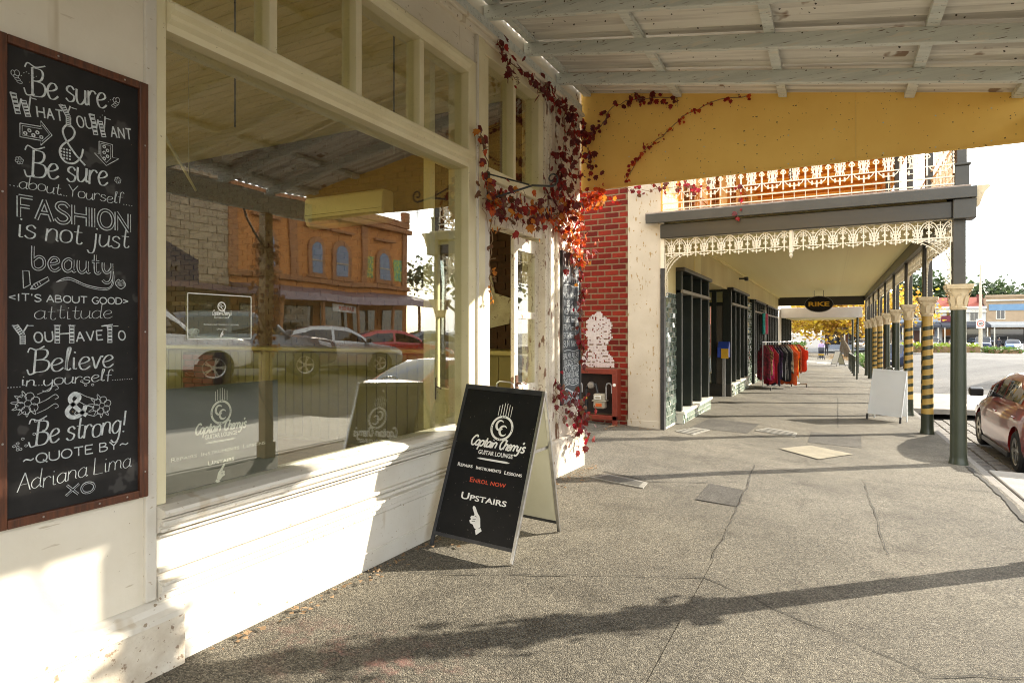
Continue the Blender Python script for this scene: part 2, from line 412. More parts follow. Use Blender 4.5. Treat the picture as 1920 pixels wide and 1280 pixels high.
# ---------------------------------------------------------------- mesh helpers
class MB:
    def __init__(self):
        self.v = []
        self.f = []
        self.m = []
    def add(self, vs_, fs, mi=0):
        o = len(self.v)
        self.v += [tuple(p) for p in vs_]
        self.f += [tuple(i + o for i in q) for q in fs]
        self.m += [mi] * len(fs)
        return self
    def box(self, x0, x1, y0, y1, z0, z1, mi=0):
        p = [(x0, y0, z0), (x1, y0, z0), (x1, y1, z0), (x0, y1, z0), (x0, y0, z1), (x1, y0, z1), (x1, y1, z1), (x0, y1, z1)]
        return self.add(p, [(0, 3, 2, 1), (4, 5, 6, 7), (0, 1, 5, 4), (1, 2, 6, 5), (2, 3, 7, 6), (3, 0, 4, 7)], mi)
    def bar(self, p, q, w, h, up=(0, 0, 1), mi=0):
        p, q = Vector(p), Vector(q)
        d = (q - p).normalized()
        s = d.cross(Vector(up))
        if s.length < 1e-5:
            s = d.cross(Vector((1, 0, 0)))
        s.normalize()
        u = s.cross(d)
        s, u = s * w / 2, u * h / 2
        vs_ = [p - s - u, p + s - u, p + s + u, p - s + u, q - s - u, q + s - u, q + s + u, q - s + u]
        return self.add(vs_, [(0, 3, 2, 1), (4, 5, 6, 7), (0, 1, 5, 4), (1, 2, 6, 5), (2, 3, 7, 6), (3, 0, 4, 7)], mi)
    def tube(self, pts, r, n=6, mi=0, cap=True):
        pts = [Vector(p) for p in pts]
        rs = r if isinstance(r, (list, tuple)) else [r] * len(pts)
        o = len(self.v)
        ref = Vector((0.13, 0.31, 0.94))
        for i, p in enumerate(pts):
            d = (pts[min(i + 1, len(pts) - 1)] - pts[max(i - 1, 0)])
            d = d.normalized() if d.length > 1e-9 else Vector((0, 0, 1))
            a = d.cross(ref)
            if a.length < 0.05:
                a = d.cross(Vector((1, 0, 0)))
            a.normalize()
            b = d.cross(a)
            for k in range(n):
                an = 2 * math.pi * k / n
                self.v.append(tuple(p + (a * math.cos(an) + b * math.sin(an)) * rs[i]))
        for i in range(len(pts) - 1):
            for k in range(n):
                k2 = (k + 1) % n
                self.f.append((o + i * n + k, o + i * n + k2, o + (i + 1) * n + k2, o + (i + 1) * n + k))
                self.m.append(mi)
        if cap:
            self.f.append(tuple(o + k for k in range(n))[::-1])
            self.f.append(tuple(o + (len(pts) - 1) * n + k for k in range(n)))
            self.m += [mi, mi]
        return self
    def lathe(self, prof, n=20, c=(0, 0, 0), axis='z', mi=0, cap=True):
        o = len(self.v)
        for r, z in prof:
            for k in range(n):
                a = 2 * math.pi * k / n
                x, y = r * math.cos(a), r * math.sin(a)
                p = {'z': (x, y, z), 'y': (x, z, y), 'x': (z, x, y)}[axis]
                self.v.append((p[0] + c[0], p[1] + c[1], p[2] + c[2]))
        for i in range(len(prof) - 1):
            for k in range(n):
                k2 = (k + 1) % n
                self.f.append((o + i * n + k, o + i * n + k2, o + (i + 1) * n + k2, o + (i + 1) * n + k))
                self.m.append(mi)
        for i in (0, len(prof) - 1):
            if cap and prof[i][0] > 1e-6:
                self.f.append(tuple(o + i * n + k for k in range(n)))
                self.m.append(mi)
        return self
    def prism(self, poly, fn, d0, d1, mi=0):
        """polygon (a, b) swept from depth d0 to d1; fn(a, b, d) -> point"""
        n = len(poly)
        vs_ = [fn(a, b, d0) for a, b in poly] + [fn(a, b, d1) for a, b in poly]
        fs = [tuple(range(n))[::-1], tuple(range(n, 2 * n))] + [(i, (i + 1) % n, n + (i + 1) % n, n + i) for i in range(n)]
        return self.add(vs_, fs, mi)
    def ribbon(self, pts, w, fn, d=0.0, th=0.0, mi=0):
        """flat painted stroke along 2D points, on the surface fn(a, b, depth); th > 0 gives a bar"""
        P = [Vector((a, b)) for a, b in pts]
        if len(P) < 2:
            return self
        L, Rr = [], []
        for i, p in enumerate(P):
            t = P[min(i + 1, len(P) - 1)] - P[max(i - 1, 0)]
            if t.length < 1e-9:
                t = Vector((1, 0))
            t.normalize()
            nrm = Vector((-t.y, t.x)) * ((w[i] if isinstance(w, list) else w) / 2)
            L.append(p + nrm)
            Rr.append(p - nrm)
        n = len(P)
        if not th:
            vs_ = [fn(q.x, q.y, d) for q in L] + [fn(q.x, q.y, d) for q in Rr]
            return self.add(vs_, [(i, n + i, n + i + 1, i + 1) for i in range(n - 1)], mi)
        vs_ = [fn(q.x, q.y, e) for e in (d, d + th) for q in L + Rr]
        fs = []
        for i in range(n - 1):
            a, b, c_, e = i, i + 1, n + i, n + i + 1
            fs += [(a, b, e, c_), (2 * n + a, 2 * n + c_, 2 * n + e, 2 * n + b), (a, 2 * n + a, 2 * n + b, b), (c_, e, 2 * n + e, 2 * n + c_)]
        fs += [(0, n, 3 * n, 2 * n), (n - 1, 3 * n - 1, 4 * n - 1, 2 * n - 1)]
        return self.add(vs_, fs, mi)
    def mesh(self, name, mats, smooth=None, off=None):
        me = bpy.data.meshes.new(name)
        v = self.v if off is None else [(a - off[0], b - off[1], c - off[2]) for a, b, c in self.v]
        me.from_pydata(v, [], self.f)
        for m in (mats if isinstance(mats, (list, tuple)) else [mats]):
            me.materials.append(MATS[m] if isinstance(m, str) else m)
        if any(self.m):
            me.polygons.foreach_set('material_index', self.m)
        if smooth is not None:
            me.polygons.foreach_set('use_smooth', [True] * len(me.polygons))
            me.set_sharp_from_angle(angle=R(smooth))
        bm = bmesh.new()
        bm.from_mesh(me)
        bmesh.ops.recalc_face_normals(bm, faces=bm.faces)
        bm.to_mesh(me)
        bm.free()
        me.update()
        return me

def thing(name, label, cat, loc=(0, 0, 0), rz=0, group=None, rot=None):
    o = bpy.data.objects.new(name, None)
    COL.objects.link(o)
    o.location = loc
    o.rotation_euler = rot or (0, 0, rz)
    o.empty_display_size = 0.1
    tag(o, label, cat, group)
    return o
def tag(o, label=None, cat=None, group=None, kind=None):
    for k, v in (('label', label), ('category', cat), ('group', group), ('kind', kind)):
        if v:
            o[k] = v
    return o
def put(name, mb, mats, parent=None, smooth=None, bev=0, off=None, kind=None, label=None):
    """link a mesh; with world=off its vertices are given in world space and shifted to the parent's origin"""
    me = mb if isinstance(mb, bpy.types.Mesh) else mb.mesh(name, mats, smooth, off)
    o = bpy.data.objects.new(name, me)
    COL.objects.link(o)
    if parent is not None:
        o.parent = parent
    if bev:
        b = o.modifiers.new('bevel', 'BEVEL')
        b.width = bev
        b.segments = 2
        b.limit_method = 'ANGLE'
        b.angle_limit = R(40)
    if kind:
        o['kind'] = kind
    if label:
        o['label'] = label
    return o
def dup(o, parent=None, loc=None, rz=None, label=None):
    c = o.copy()
    COL.objects.link(c)
    c.parent = parent
    if loc is not None:
        c.location = loc
    if rz is not None:
        c.rotation_euler = (0, 0, rz)
    if label:
        c['label'] = label
    for ch in o.children:
        dup(ch, c)
    return c
def inst(name, me, parent, loc, rot=(0, 0, 0), scale=(1, 1, 1)):
    o = bpy.data.objects.new(name, me)
    COL.objects.link(o)
    o.parent = parent
    o.location = loc
    o.rotation_euler = rot
    o.scale = scale
    return o

def gslope(Y):
    return -0.014 * max(-25.0, min(Y, 90.0))
def fz(X, Y):
    return -0.045 * X + gslope(Y)
PROF = [(1.72, -0.40), (3.4, -0.36), (5.0, -0.16), (8.6, 0.46), (13.0, 0.55), (16.3, 0.42)]
def prof(X):
    if X <= PROF[0][0]:
        return PROF[0][1]
    for (a, b), (c, d) in zip(PROF, PROF[1:]):
        if X <= c:
            return b + (d - b) * (X - a) / (c - a)
    return PROF[-1][1]
def rz_(X, Y):
    return prof(X) + gslope(Y)

# ---------------------------------------------------------------- lettering
GL = {}
def _gl(s):
    for line in s.strip().splitlines():
        ch, w, body = line.split(' ', 2)
        st = []
        for part in body.split('|'):
            part = part.strip()
            sm = part.startswith('~')
            nums = [float(x) for x in part.lstrip('~').split()]
            st.append((sm, list(zip(nums[::2], nums[1::2]))))
        GL[ch] = (float(w), st)
_gl("""
A 6 0 0 3 9 6 0|1.2 3.3 4.8 3.3
B 5.5 0 0 0 9|~0 9 3.6 8.7 4.4 7 3.2 5.2 0 4.8|~0 4.8 4.2 4.4 5.4 2.4 4 .3 0 0
C 6 ~6 7.4 4.4 9 2 8.4 .2 4.5 2 .5 4.4 0 6 1.6
D 6 0 0 0 9|~0 9 4 8.4 6 4.5 4 .6 0 0
E 5 5 9 0 9 0 0 5 0|0 4.6 4 4.6
F 5 5 9 0 9 0 0|0 4.8 4 4.8
G 6 ~6 7.4 4.4 9 2 8.4 .2 4.5 2 .5 4.4 0 6 1.6|6 1.4 6 4 3.8 4
H 6 0 0 0 9|6 0 6 9|0 4.6 6 4.6
I 2 1 0 1 9
J 4.5 ~4.5 9 4.5 2.5 3.4 .3 1.4 .2 0 2
K 5.5 0 0 0 9|5.5 9 0 4|2 5.4 5.5 0
L 5 0 9 0 0 5 0
M 7 0 0 .6 9 3.5 3 6.4 9 7 0
N 6 0 0 0 9 6 0 6 9
O 6.5 ~3.2 9 1 7.8 0 4.5 1 1.2 3.2 0 5.5 1.2 6.5 4.5 5.5 7.8 3.2 9
P 5.5 0 0 0 9|~0 9 4 8.7 5.3 6.7 4 4.6 0 4.2
Q 6.5 ~3.2 9 1 7.8 0 4.5 1 1.2 3.2 0 5.5 1.2 6.5 4.5 5.5 7.8 3.2 9|4 2.4 6.6 -.6
R 5.5 0 0 0 9|~0 9 4 8.7 5.3 6.7 4 4.8 0 4.4|2.4 4.5 5.6 0
S 5.5 ~5.2 7.5 3.6 9 1.2 8.6 .4 6.8 2 5.2 4 4.2 5.3 2.4 4 .4 1.6 .1 0 1.7
T 6 0 9 6 9|3 9 3 0
U 6 ~0 9 0 3 1 .7 3 0 5 .7 6 3 6 9
V 6 0 9 3 0 6 9
W 9 0 9 2.2 0 4.5 7 6.8 0 9 9
X 6 0 0 6 9|0 9 6 0
Y 6 0 9 3 4.4 6 9|3 4.4 3 0
Z 6 0 9 6 9 0 0 6 0
a 5 ~4.3 4.3 2.4 5.2 .3 3.6 .3 1.2 2 0 4.1 1.6 4.3 5|~4.3 5 4.2 1.4 4.6 .2 5.4 .6
b 5 ~.2 9 .1 3 .6 .6 2.6 0 4.6 1.6 4.4 4.2 2.4 5 .3 3.4
c 4.4 ~4.2 4 2.6 5.1 .6 4 .2 2 1.6 0 3.4 .2 4.6 1.2
d 5 ~4.3 4.2 2.4 5.2 .3 3.6 .3 1.2 2 0 4.1 1.6|~4.5 9.4 4.2 3 4.4 .4 5.2 .4
e 4.6 ~.4 2.4 2.6 2.8 4.2 3.8 3.2 5.1 1.4 4.8 .2 2.6 1.2 .3 3 0 4.8 1.2
f 4 ~4.2 8 3.2 9.2 1.9 8.4 1.5 5 1.5 0|0 4.8 3.6 4.9
g 5 ~4.3 4.3 2.4 5.2 .3 3.6 .3 1.2 2 0 4.1 1.6 4.3 5|~4.3 5 4.4 0 3.6 -3 1.6 -3.6 0 -2.4
h 5 .2 0 .3 9|~.3 3 1.6 4.8 3.4 5 4.3 3.6 4.3 1 4.6 0 5.2 .4
i 2.2 ~.6 5 .8 2 1 .3 2.2 .3|.7 6.8 .9 7.3
j 3 ~2 5 2.1 0 1.6 -3 0 -3.4 -1 -2.2|2 6.8 2.2 7.3
k 4.8 .2 0 .3 9|4.2 5 .5 2.2|1.8 3.2 4.8 0
l 2.4 ~.6 .4 .8 8 1.4 9.4 1.9 8.4 1 4 1 .8 1.8 .1 2.6 .8
m 8 .2 0 .3 5|~.3 3.4 1.6 5 3 4.7 3.7 3.4 3.8 0|~3.8 3.4 5 5 6.6 4.7 7.2 3.4 7.2 .8 8 .3
n 5 .2 0 .3 5|~.3 3.2 1.8 5 3.6 4.7 4.2 3.2 4.2 .9 5 .3
o 4.8 ~2.4 5.1 .6 4.4 .1 2.4 .8 .5 2.4 0 4.2 .7 4.7 2.6 4.1 4.4 2.4 5.1
p 5 .3 5 .2 -3.8|~.3 3.4 2 5.1 4.2 4.5 4.7 2.4 3.6 .3 1.6 .1 .3 1.4
q 5 ~4.3 4.3 2.4 5.2 .3 3.6 .3 1.2 2 0 4.1 1.6|4.4 5 4.5 -3.6 5.4 -3
r 3.8 .3 0 .3 5|~.3 3 1.4 4.8 2.8 5.1 3.8 4.2
s 4 ~3.7 4 2.4 5.1 .8 4.6 .6 3.4 2.2 2.6 3.7 1.8 3.2 .3 1.4 -.1 0 .9
t 3.6 ~1.6 8 1.5 2 2 .3 3.2 .2 3.8 1|0 5 3.4 5.1
u 5 ~.3 5 .2 2 1 .2 2.6 .2 4.2 2.2 4.3 5|~4.3 5 4.2 1.6 4.6 .2 5.4 .6
v 4.4 ~.2 5 1 3 2 0 3 2.6 4 5 4.8 4.6
w 6.6 ~.2 5 .8 2 1.8 .1 3.2 3 3.3 4.6 3.8 1 4.8 .1 6.2 3 6.4 5
x 4.4 .2 5 4.2 0|4.2 5 .2 0
y 4.8 ~.3 5 .3 2.4 1.4 .8 3 1.2 4.3 3|~4.4 5 4.4 0 3.4 -3 1.4 -3.6 0 -2.6
z 4.4 .2 5 4.2 5 .2 0 4.4 0
! 2 1 9 1 3|.9 .2 1.1 .7
' 1.4 .8 9.2 .4 7.2
~ 6 ~0 3.4 1.4 5 3 4.4 4.4 3.6 6 5
< 5 5 7 0 4.5 5 2
> 5 0 7 5 4.5 0 2
& 6.5 ~6.4 .2 4 2.4 1.6 5.6 1.2 7.6 2.6 9 4 7.8 3.4 6 1 4 .2 2 1.4 .2 3.6 .2 5.4 2 6 4
. 1.4 .5 .1 .7 .5
: 1.4 .5 1 .7 1.4|.5 4 .7 4.4
- 3.4 .4 4 3 4
/ 4 .2 0 3.8 9
0 5 ~2.5 9 .4 7 .2 2.4 2.5 0 4.7 2.4 4.6 7 2.5 9
1 3 .4 7 1.8 9 1.8 0
2 5 ~.4 7 1.8 9 4.2 8 3.8 5 .2 0|.2 0 5 0
3 5 ~.4 8 2.6 9 4.2 7.4 2 5 4.6 3 3.4 .2 .2 1
4 5 4 0 4 9 0 3 5 3
5 5 4.6 9 .8 9 .6 5.2|~.6 5.2 3 5.6 4.7 3.4 3.4 .2 .2 .8
6 5 ~4.2 8.6 1.6 7 .3 3 1.6 .1 4 .8 4.4 3.6 2.2 4.8 .4 3.4
8 5 ~2.5 9 .7 7.6 2.5 5 4.6 2.4 2.5 0 .4 2.4 2.5 5 4.3 7.6 2.5 9
9 5 ~4.4 6 2.4 4.6 .5 6.4 2.4 9 4.4 7 4.2 3 3 0
""")
def smooth_pts(pts, k=4):
    if len(pts) < 3:
        return pts
    out = []
    n = len(pts)
    closed = pts[0] == pts[-1]
    for i in range(n - 1):
        p0 = pts[i - 1] if i > 0 else (pts[-2] if closed else pts[0])
        p1, p2 = pts[i], pts[i + 1]
        p3 = pts[i + 2] if i + 2 < n else (pts[1] if closed else pts[-1])
        for j in range(k):
            t = j / k
            out.append(tuple(0.5 * (2 * p1[c] + (p2[c] - p0[c]) * t + (2 * p0[c] - 5 * p1[c] + 4 * p2[c] - p3[c]) * t * t
                                    + (3 * p1[c] - p0[c] - 3 * p2[c] + p3[c]) * t ** 3) for c in (0, 1)))
    out.append(pts[-1])
    return out
_seq = [0]
def stroke_text(mb, text, a0, b0, a1, b1, h, w, fn, slant=0.0, gap=1.4, small=None, d=0.0, outline=False, jit=0.0, calli=False):
    """hand lettering: strokes of width w fitted from (a0,b0) to (a1,b1), capitals h tall; small = scale of letters after the first"""
    adv, items = 0.0, []
    for i, ch in enumerate(text):
        if ch == ' ':
            adv += 3.2
            continue
        gw, st = GL[ch]
        k = small if (small and i > 0 and text[i - 1] != ' ') else 1.0
        items.append((adv, k, st))
        adv += (gw + gap) * k
    adv -= gap
    L = math.hypot(a1 - a0, b1 - b0)
    sx, sy = L / adv, h / 9.0
    ux, uy = (a1 - a0) / L, (b1 - b0) / L
    for off, k, st in items:
        dy = random.uniform(-jit, jit)
        for sm, pts in st:
            q = smooth_pts(pts) if sm else pts
            if not sm:                                   # subdivide straight strokes at the corners so widths stay even
                q2 = []
                for p, r_ in zip(q, q[1:]):
                    q2.append([p, r_])
            else:
                q2 = [q]
            for seg in q2:
                loc = []
                for x, y in seg:
                    X = (off + x * k) * sx + slant * y * k * sy
                    Y = y * k * sy + dy
                    loc.append((a0 + X * ux - Y * uy, b0 + X * uy + Y * ux))
                dk = d + 0.00012 * (_seq[0] % 9)
                _seq[0] += 1
                if calli and len(loc) > 1:
                    ww = []
                    for q_ in range(len(loc)):
                        pa, pb = loc[max(q_ - 1, 0)], loc[min(q_ + 1, len(loc) - 1)]
                        dl = math.hypot(pb[0] - pa[0], pb[1] - pa[1]) or 1
                        ww.append(w * (.40 + .75 * abs(pb[1] - pa[1]) / dl))
                    mb.ribbon(loc, ww, fn, dk)
                    continue
                if outline:
                    mb.ribbon(loc, w * 2.6, fn, dk)
                    mb.ribbon(loc, w * 1.3, fn, dk + 0.0014, mi=1)
                else:
                    mb.ribbon(loc, w, fn, dk)
def print_text(name, body, fn_mat, size, mats, parent, small=False, align='CENTER', fit=None, offset=0.0, shear=0.0, stretch=1.0):
    """printed lettering from the built-in font as a flat mesh; fn_mat places local x/y on the sign"""
    cu = bpy.data.curves.new(name, 'FONT')
    cu.body = body
    cu.size = size
    cu.align_x = align
    cu.offset = offset
    cu.shear = shear
    cu.resolution_u = 3
    if small:
        cu.small_caps_scale = 0.78
        for i, ch in enumerate(body):
            if ch.islower():
                cu.body_format[i].use_small_caps = True
    tmp = bpy.data.objects.new(name + '_curve', cu)
    COL.objects.link(tmp)
    dg = bpy.context.evaluated_depsgraph_get()
    me = bpy.data.meshes.new_from_object(tmp.evaluated_get(dg))
    bpy.data.objects.remove(tmp)
    bpy.data.curves.remove(cu)
    xs = [v.co.x for v in me.vertices]
    k = (fit / (max(xs) - min(xs))) if fit else 1.0
    cx = (max(xs) + min(xs)) / 2 if align == 'CENTER' else 0
    for v in me.vertices:
        v.co.x = (v.co.x - cx) * k * stretch
    me.transform(fn_mat)
    me.materials.clear()
    me.materials.append(MATS[mats])
    o = bpy.data.objects.new(name, me)
    COL.objects.link(o)
    o.parent = parent
    return o
def face_matrix(origin, right, up):
    r_, u = Vector(right).normalized(), Vector(up).normalized()
    n = r_.cross(u)
    m = Matrix((r_, u, n)).transposed().to_4x4()
    m.translation = Vector(origin)
    return m

# ================================================================ THE SETTING: ground, road, footpath
class T:
    """a top-level thing whose parts are given in world coordinates"""
    def __init__(self, name, label, cat, loc, group=None):
        self.o = thing(name, label, cat, loc, group=group)
        self.loc = loc
    def part(self, name, mb, mats, parent=None, **kw):
        if parent is not None:
            o = put(name, mb, mats, parent, off=self.loc, **kw)
        else:
            o = put(name, mb, mats, self.o, off=self.loc, **kw)
        return o

def ground_grid(xs, ys, zf):
    mb = MB()
    n = len(xs)
    vs_ = [(x, y, zf(x, y)) for y in ys for x in xs]
    fs = [(j * n + i, j * n + i + 1, (j + 1) * n + i + 1, (j + 1) * n + i) for j in range(len(ys) - 1) for i in range(n - 1)]
    return mb.add(vs_, fs)
YS = [-60, -25] + list(range(-20, 91, 5)) + [140, 300, 700]
ground = put('ground', ground_grid([-900, -300, -60, -12, 60, 300, 900], [-900, -300, -40, 0, 90, 300, 900], lambda x, y: -1.75), 'road_asphalt')
tag(ground, kind='structure')
road = put('road', ground_grid([1.72, 2.2, 3.4, 5, 7, 9, 11, 13, 16.3, 30, 60, 120], YS, rz_), 'road_asphalt')
tag(road, kind='structure')
def foot_z(x, y):
    return fz(x, y) + 0.006 * math.sin(x * 2.1 + y * 0.9) * math.sin(y * 0.7)
fx = [-4.6, -3.6] + [-3.0 + 0.2 * i for i in range(23)] + [1.6, 1.72]
fy = [-12 + 0.4 * i for i in range(100)] + [28 + 2 * i for i in range(33)]
foot = put('footpath', ground_grid(fx, fy, foot_z), 'footpath_asphalt', smooth=60)
tag(foot, kind='structure')
def fq(pts, dz):                      # a sheet laid on the footpath
    return [(x, y, foot_z(x, y) + dz) for x, y in pts]
def sheet(name, pts, matn, dz=0.005, parent=foot, n=6):
    a, b, c, d = [Vector(p) for p in pts]
    mb = MB()
    vs_ = []
    for j in range(n + 1):
        for i in range(n + 1):
            p = a.lerp(b, i / n).lerp(d.lerp(c, i / n), j / n)
            vs_.append((p.x, p.y, foot_z(p.x, p.y) + dz))
    mb.add(vs_, [(j * (n + 1) + i, j * (n + 1) + i + 1, (j + 1) * (n + 1) + i + 1, (j + 1) * (n + 1) + i) for j in range(n) for i in range(n)])
    return put(name, mb, matn, parent)
sheet('asphalt_patch', [(-1.18, 6.16), (-0.80, 6.15), (-0.82, 6.84), (-1.18, 6.92)], 'patch_asphalt')
sheet('asphalt_patch', [(-0.34, 10.75), (0.40, 10.85), (0.45, 12.3), (-0.33, 12.0)], 'patch_asphalt', 0.004)
sheet('asphalt_patch', [(-2.2, 10.95), (-1.25, 10.95), (-1.2, 12.3), (-2.1, 12.4)], 'patch_asphalt', 0.004)
sheet('asphalt_patch', [(-0.75, 1.7), (0.45, 2.0), (0.36, 5.7), (-0.75, 4.6)], 'footpath_asphalt', 0.004)
def crack(pts, w):
    mb = MB()
    P = []
    for (x0, y0), (x1, y1) in zip(pts, pts[1:]):
        k = max(2, int(math.hypot(x1 - x0, y1 - y0) / 0.12))
        for i in range(k):
            P.append((x0 + (x1 - x0) * i / k + random.uniform(-.012, .012), y0 + (y1 - y0) * i / k + random.uniform(-.012, .012)))
    P.append(pts[-1])
    mb.ribbon(P, [w * random.uniform(0.5, 1.5) for _ in P], lambda a, b, d: (a, b, foot_z(a, b) + 0.008))
    put('crack', mb, 'crack_dark', foot)
crack([(-0.86, 8.3), (-0.80, 6.9), (-0.78, 5.96), (-0.76, 4.6)], 0.007)
crack([(0.33, 8.3), (0.36, 6.79), (0.38, 5.5)], 0.007)
crack([(-2.3, 6.75), (-1.75, 6.62), (-1.2, 6.93)], 0.02)
crack([(-1.18, 6.16), (-0.80, 6.13)], 0.012)
crack([(-0.84, 8.25), (0.33, 8.3), (1.6, 8.6)], 0.008)
crack([(-2.4, 3.2), (-0.76, 4.2), (0.42, 3.6), (1.3, 4.1)], 0.007)
crack([(1.62, 10.2), (1.66, 9.0), (1.61, 7.4), (1.6, 5.2)], 0.05)
crack([(-2.3, 12.6), (-0.4, 12.0), (0.5, 12.4), (1.4, 12.1)], 0.012)
crack([(-2.2, 16.5), (1.4, 16.2)], 0.012)
crack([(-2.2, 20.5), (1.4, 20.2)], 0.014)
crack([(0.1, 13), (0.15, 20)], 0.012)
# square concrete patch, and inspection covers lying on the footpath
sheet('concrete_patch', [(-0.68, 9.77), (-0.16, 9.29), (0.27, 10.09), (-0.29, 10.42)], 'concrete_patch', 0.010)
def cover(pts, label, slots=9):
    cx = sum(p[0] for p in pts) / 4
    cy = sum(p[1] for p in pts) / 4
    t = T('inspection_cover', label, 'cover', (cx, cy, foot_z(cx, cy)), 'metal covers set in the footpath')
    a, b, c, d = [Vector(p) for p in pts]
    def Q(u, v):
        p = a.lerp(b, u).lerp(d.lerp(c, u), v)
        return p
    mb = MB()
    mb.add(fq([Q(0, 0), Q(1, 0), Q(1, 1), Q(0, 1)], 0.012) + fq([Q(0, 0), Q(1, 0), Q(1, 1), Q(0, 1)], 0.0), [(0, 1, 2, 3), (0, 4, 5, 1), (1, 5, 6, 2), (2, 6, 7, 3), (3, 7, 4, 0)])
    t.part('plate', mb, 'cover_metal')
    for i in range(slots):
        v0, v1 = 0.08 + i * 0.84 / slots, 0.08 + (i + 0.35) * 0.84 / slots
        m2 = MB()
        m2.add(fq([Q(0.08, v0), Q(0.92, v0), Q(0.92, v1), Q(0.08, v1)], 0.0145), [(0, 1, 2, 3)])
        t.part('slot', m2, 'crack_dark')
cover([(-2.34, 6.36), (-1.73, 6.27), (-1.75, 6.53), (-2.22, 6.63)], 'slotted pale grating in the footpath near the vine covered shop corner')
cover([(-2.31, 10.31), (-1.98, 10.16), (-1.85, 10.88), (-2.13, 10.95)], 'rectangular pale cover beside the tiled pier', 4)
cover([(-1.18, 11.36), (-0.54, 11.13), (-0.53, 11.68), (-1.01, 11.88)], 'pale concrete cover in the middle of the footpath under the verandah', 3)
# kerb of bluestone, pitchers in the gutter, concrete crossings
kerb = tag(put('kerb', MB().add([(1.70, -12, fz(1.7, -12)), (1.80, -12, fz(1.7, -12) - 0.004), (1.80, 62, fz(1.7, 62) - 0.004), (1.70, 62, fz(1.7, 62)),
      (1.70, -12, -1.2), (1.80, -12, -1.2), (1.80, 62, -2.2), (1.70, 62, -2.2)],
      [(0, 1, 2, 3), (1, 5, 6, 2), (4, 0, 3, 7), (0, 4, 5, 1), (3, 2, 6, 7)]), 'bluestone'), kind='structure')
gut = tag(put('gutter', ground_grid([1.80, 2.4, 3.3], [8 + i for i in range(20)], lambda x, y: rz_(x, y) + 0.006), 'crack_dark'), kind='structure')
st_meshes = []
for k in range(6):
    w, l = 0.105, 0.17
    mb = MB()
    j = lambda a: a * random.uniform(0.88, 1.0)
    mb.add([(-w, -l, 0), (w, -l, 0), (w, l, 0), (-w, l, 0), (-j(w) * .93, -j(l) * .95, .035), (j(w) * .93, -j(l) * .95, .035 + random.uniform(-.006, .006)), (j(w) * .93, j(l) * .95, .035), (-j(w) * .93, j(l) * .95, .035 + random.uniform(-.006, .006))],
           [(4, 5, 6, 7), (0, 1, 5, 4), (1, 2, 6, 5), (2, 3, 7, 6), (3, 0, 4, 7)])
    st_meshes.append(mb.mesh('pitcher_stone', 'bluestone'))
for iy in range(24):
    for ix in range(7):
        x = 1.92 + ix * 0.215
        y = 10.35 + iy * 0.352 + (0.17 if ix % 2 else 0) + random.uniform(-.01, .01)
        inst('pitcher_stone', random.choice(st_meshes), gut, (x, y, rz_(x, y) + 0.004), (0, 0, random.uniform(-.03, .03)))
tag(put('concrete_crossing', MB().add([(1.83, 4.5, fz(1.7, 4.5)), (6, 4.5, fz(1.7, 4.5) - .04), (6, 10.15, fz(1.7, 10.15) - .04), (1.83, 10.15, fz(1.7, 10.15)),
      (1.83, 4.5, -.75), (6, 4.5, -.75), (6, 10.15, -.75), (1.83, 10.15, -.75)], [(0, 1, 2, 3), (0, 4, 5, 1), (1, 5, 6, 2), (2, 6, 7, 3), (3, 7, 4, 0)]), 'concrete', bev=0.02), kind='structure')
tag(put('concrete_crossing', MB().add([(1.83, 18.9, fz(1.7, 19) - 0.02), (6.5, 20.3, fz(1.7, 19) - .08), (6.5, 26, fz(1.7, 25) - .08), (1.83, 24.5, fz(1.7, 25) - .02),
      (1.83, 18.9, fz(1.7, 19) - .16), (6.5, 20.3, fz(1.7, 19) - .2), (6.5, 26, -.9), (1.83, 24.5, -.9)], [(0, 1, 2, 3), (0, 4, 5, 1), (1, 5, 6, 2), (2, 6, 7, 3), (3, 7, 4, 0)]), 'concrete', bev=0.02), kind='structure')
fpath2 = tag(put('far_footpath', MB().box(16.3, 20.2, -30, 70, -1.5, 0.40), 'concrete'), kind='structure')

# ================================================================ SHOP with the display window
W = -2.67
shop = T('shop_building', 'cream painted shopfront with large display window and moulded timber frame', 'building', (W, 1.7, 0.08))
B = lambda *a: MB().box(*a)
shop.part('wall', B(-2.95, W, -1.0, 1.70, -0.2, 4.62), 'cream_paint')
shop.part('wall', B(-2.95, W, -7.0, -4.6, -0.2, 4.62), 'cream_paint')
shop.part('wall', B(-2.95, W, -4.6, -1.0, -0.2, 0.84), 'cream_paint')
shop.part('wall', B(-2.95, W, -4.6, -1.0, 3.8, 4.62), 'cream_paint')
shop.part('pane', B(-2.80, -2.79, -4.58, -1.02, 0.84, 3.8), 'plain_glass')  # unseen window opening, added to let more light into the room
shop.part('wall_panel', B(-2.95, W, 1.70, 6.91, 4.12, 4.62), 'cream_paint')
shop.part('wall_panel', B(-2.94, W - 0.004, 1.70, 4.60, 3.86, 4.12), 'cream_paint')
for z0, z1, d in ((4.10, 4.15, .035), (4.15, 4.19, .06)):
    shop.part('cornice', B(-2.9, W + d, 1.66, 6.93, z0, z1), 'cream_paint', bev=0.008)
# pilaster plinth: moulding over a rough block
shop.part('plinth', B(-2.9, W + 0.055, -1.0, 1.82, -0.1, 0.33), 'old_plaster', bev=0.012)
shop.part('plinth_moulding', MB().prism([(W - .02, .33), (W + .07, .33), (W + .07, .355), (W + .045, .37), (W + .035, .395), (W + .012, .41), (W - .02, .42)], lambda a, b, d: (a, d, b), -1.0, 1.80), 'white_paint')
shop.part('pilaster_trim', B(-2.9, W + 0.022, 1.655, 1.705, 0.42, 4.12), 'white_paint', bev=0.006)
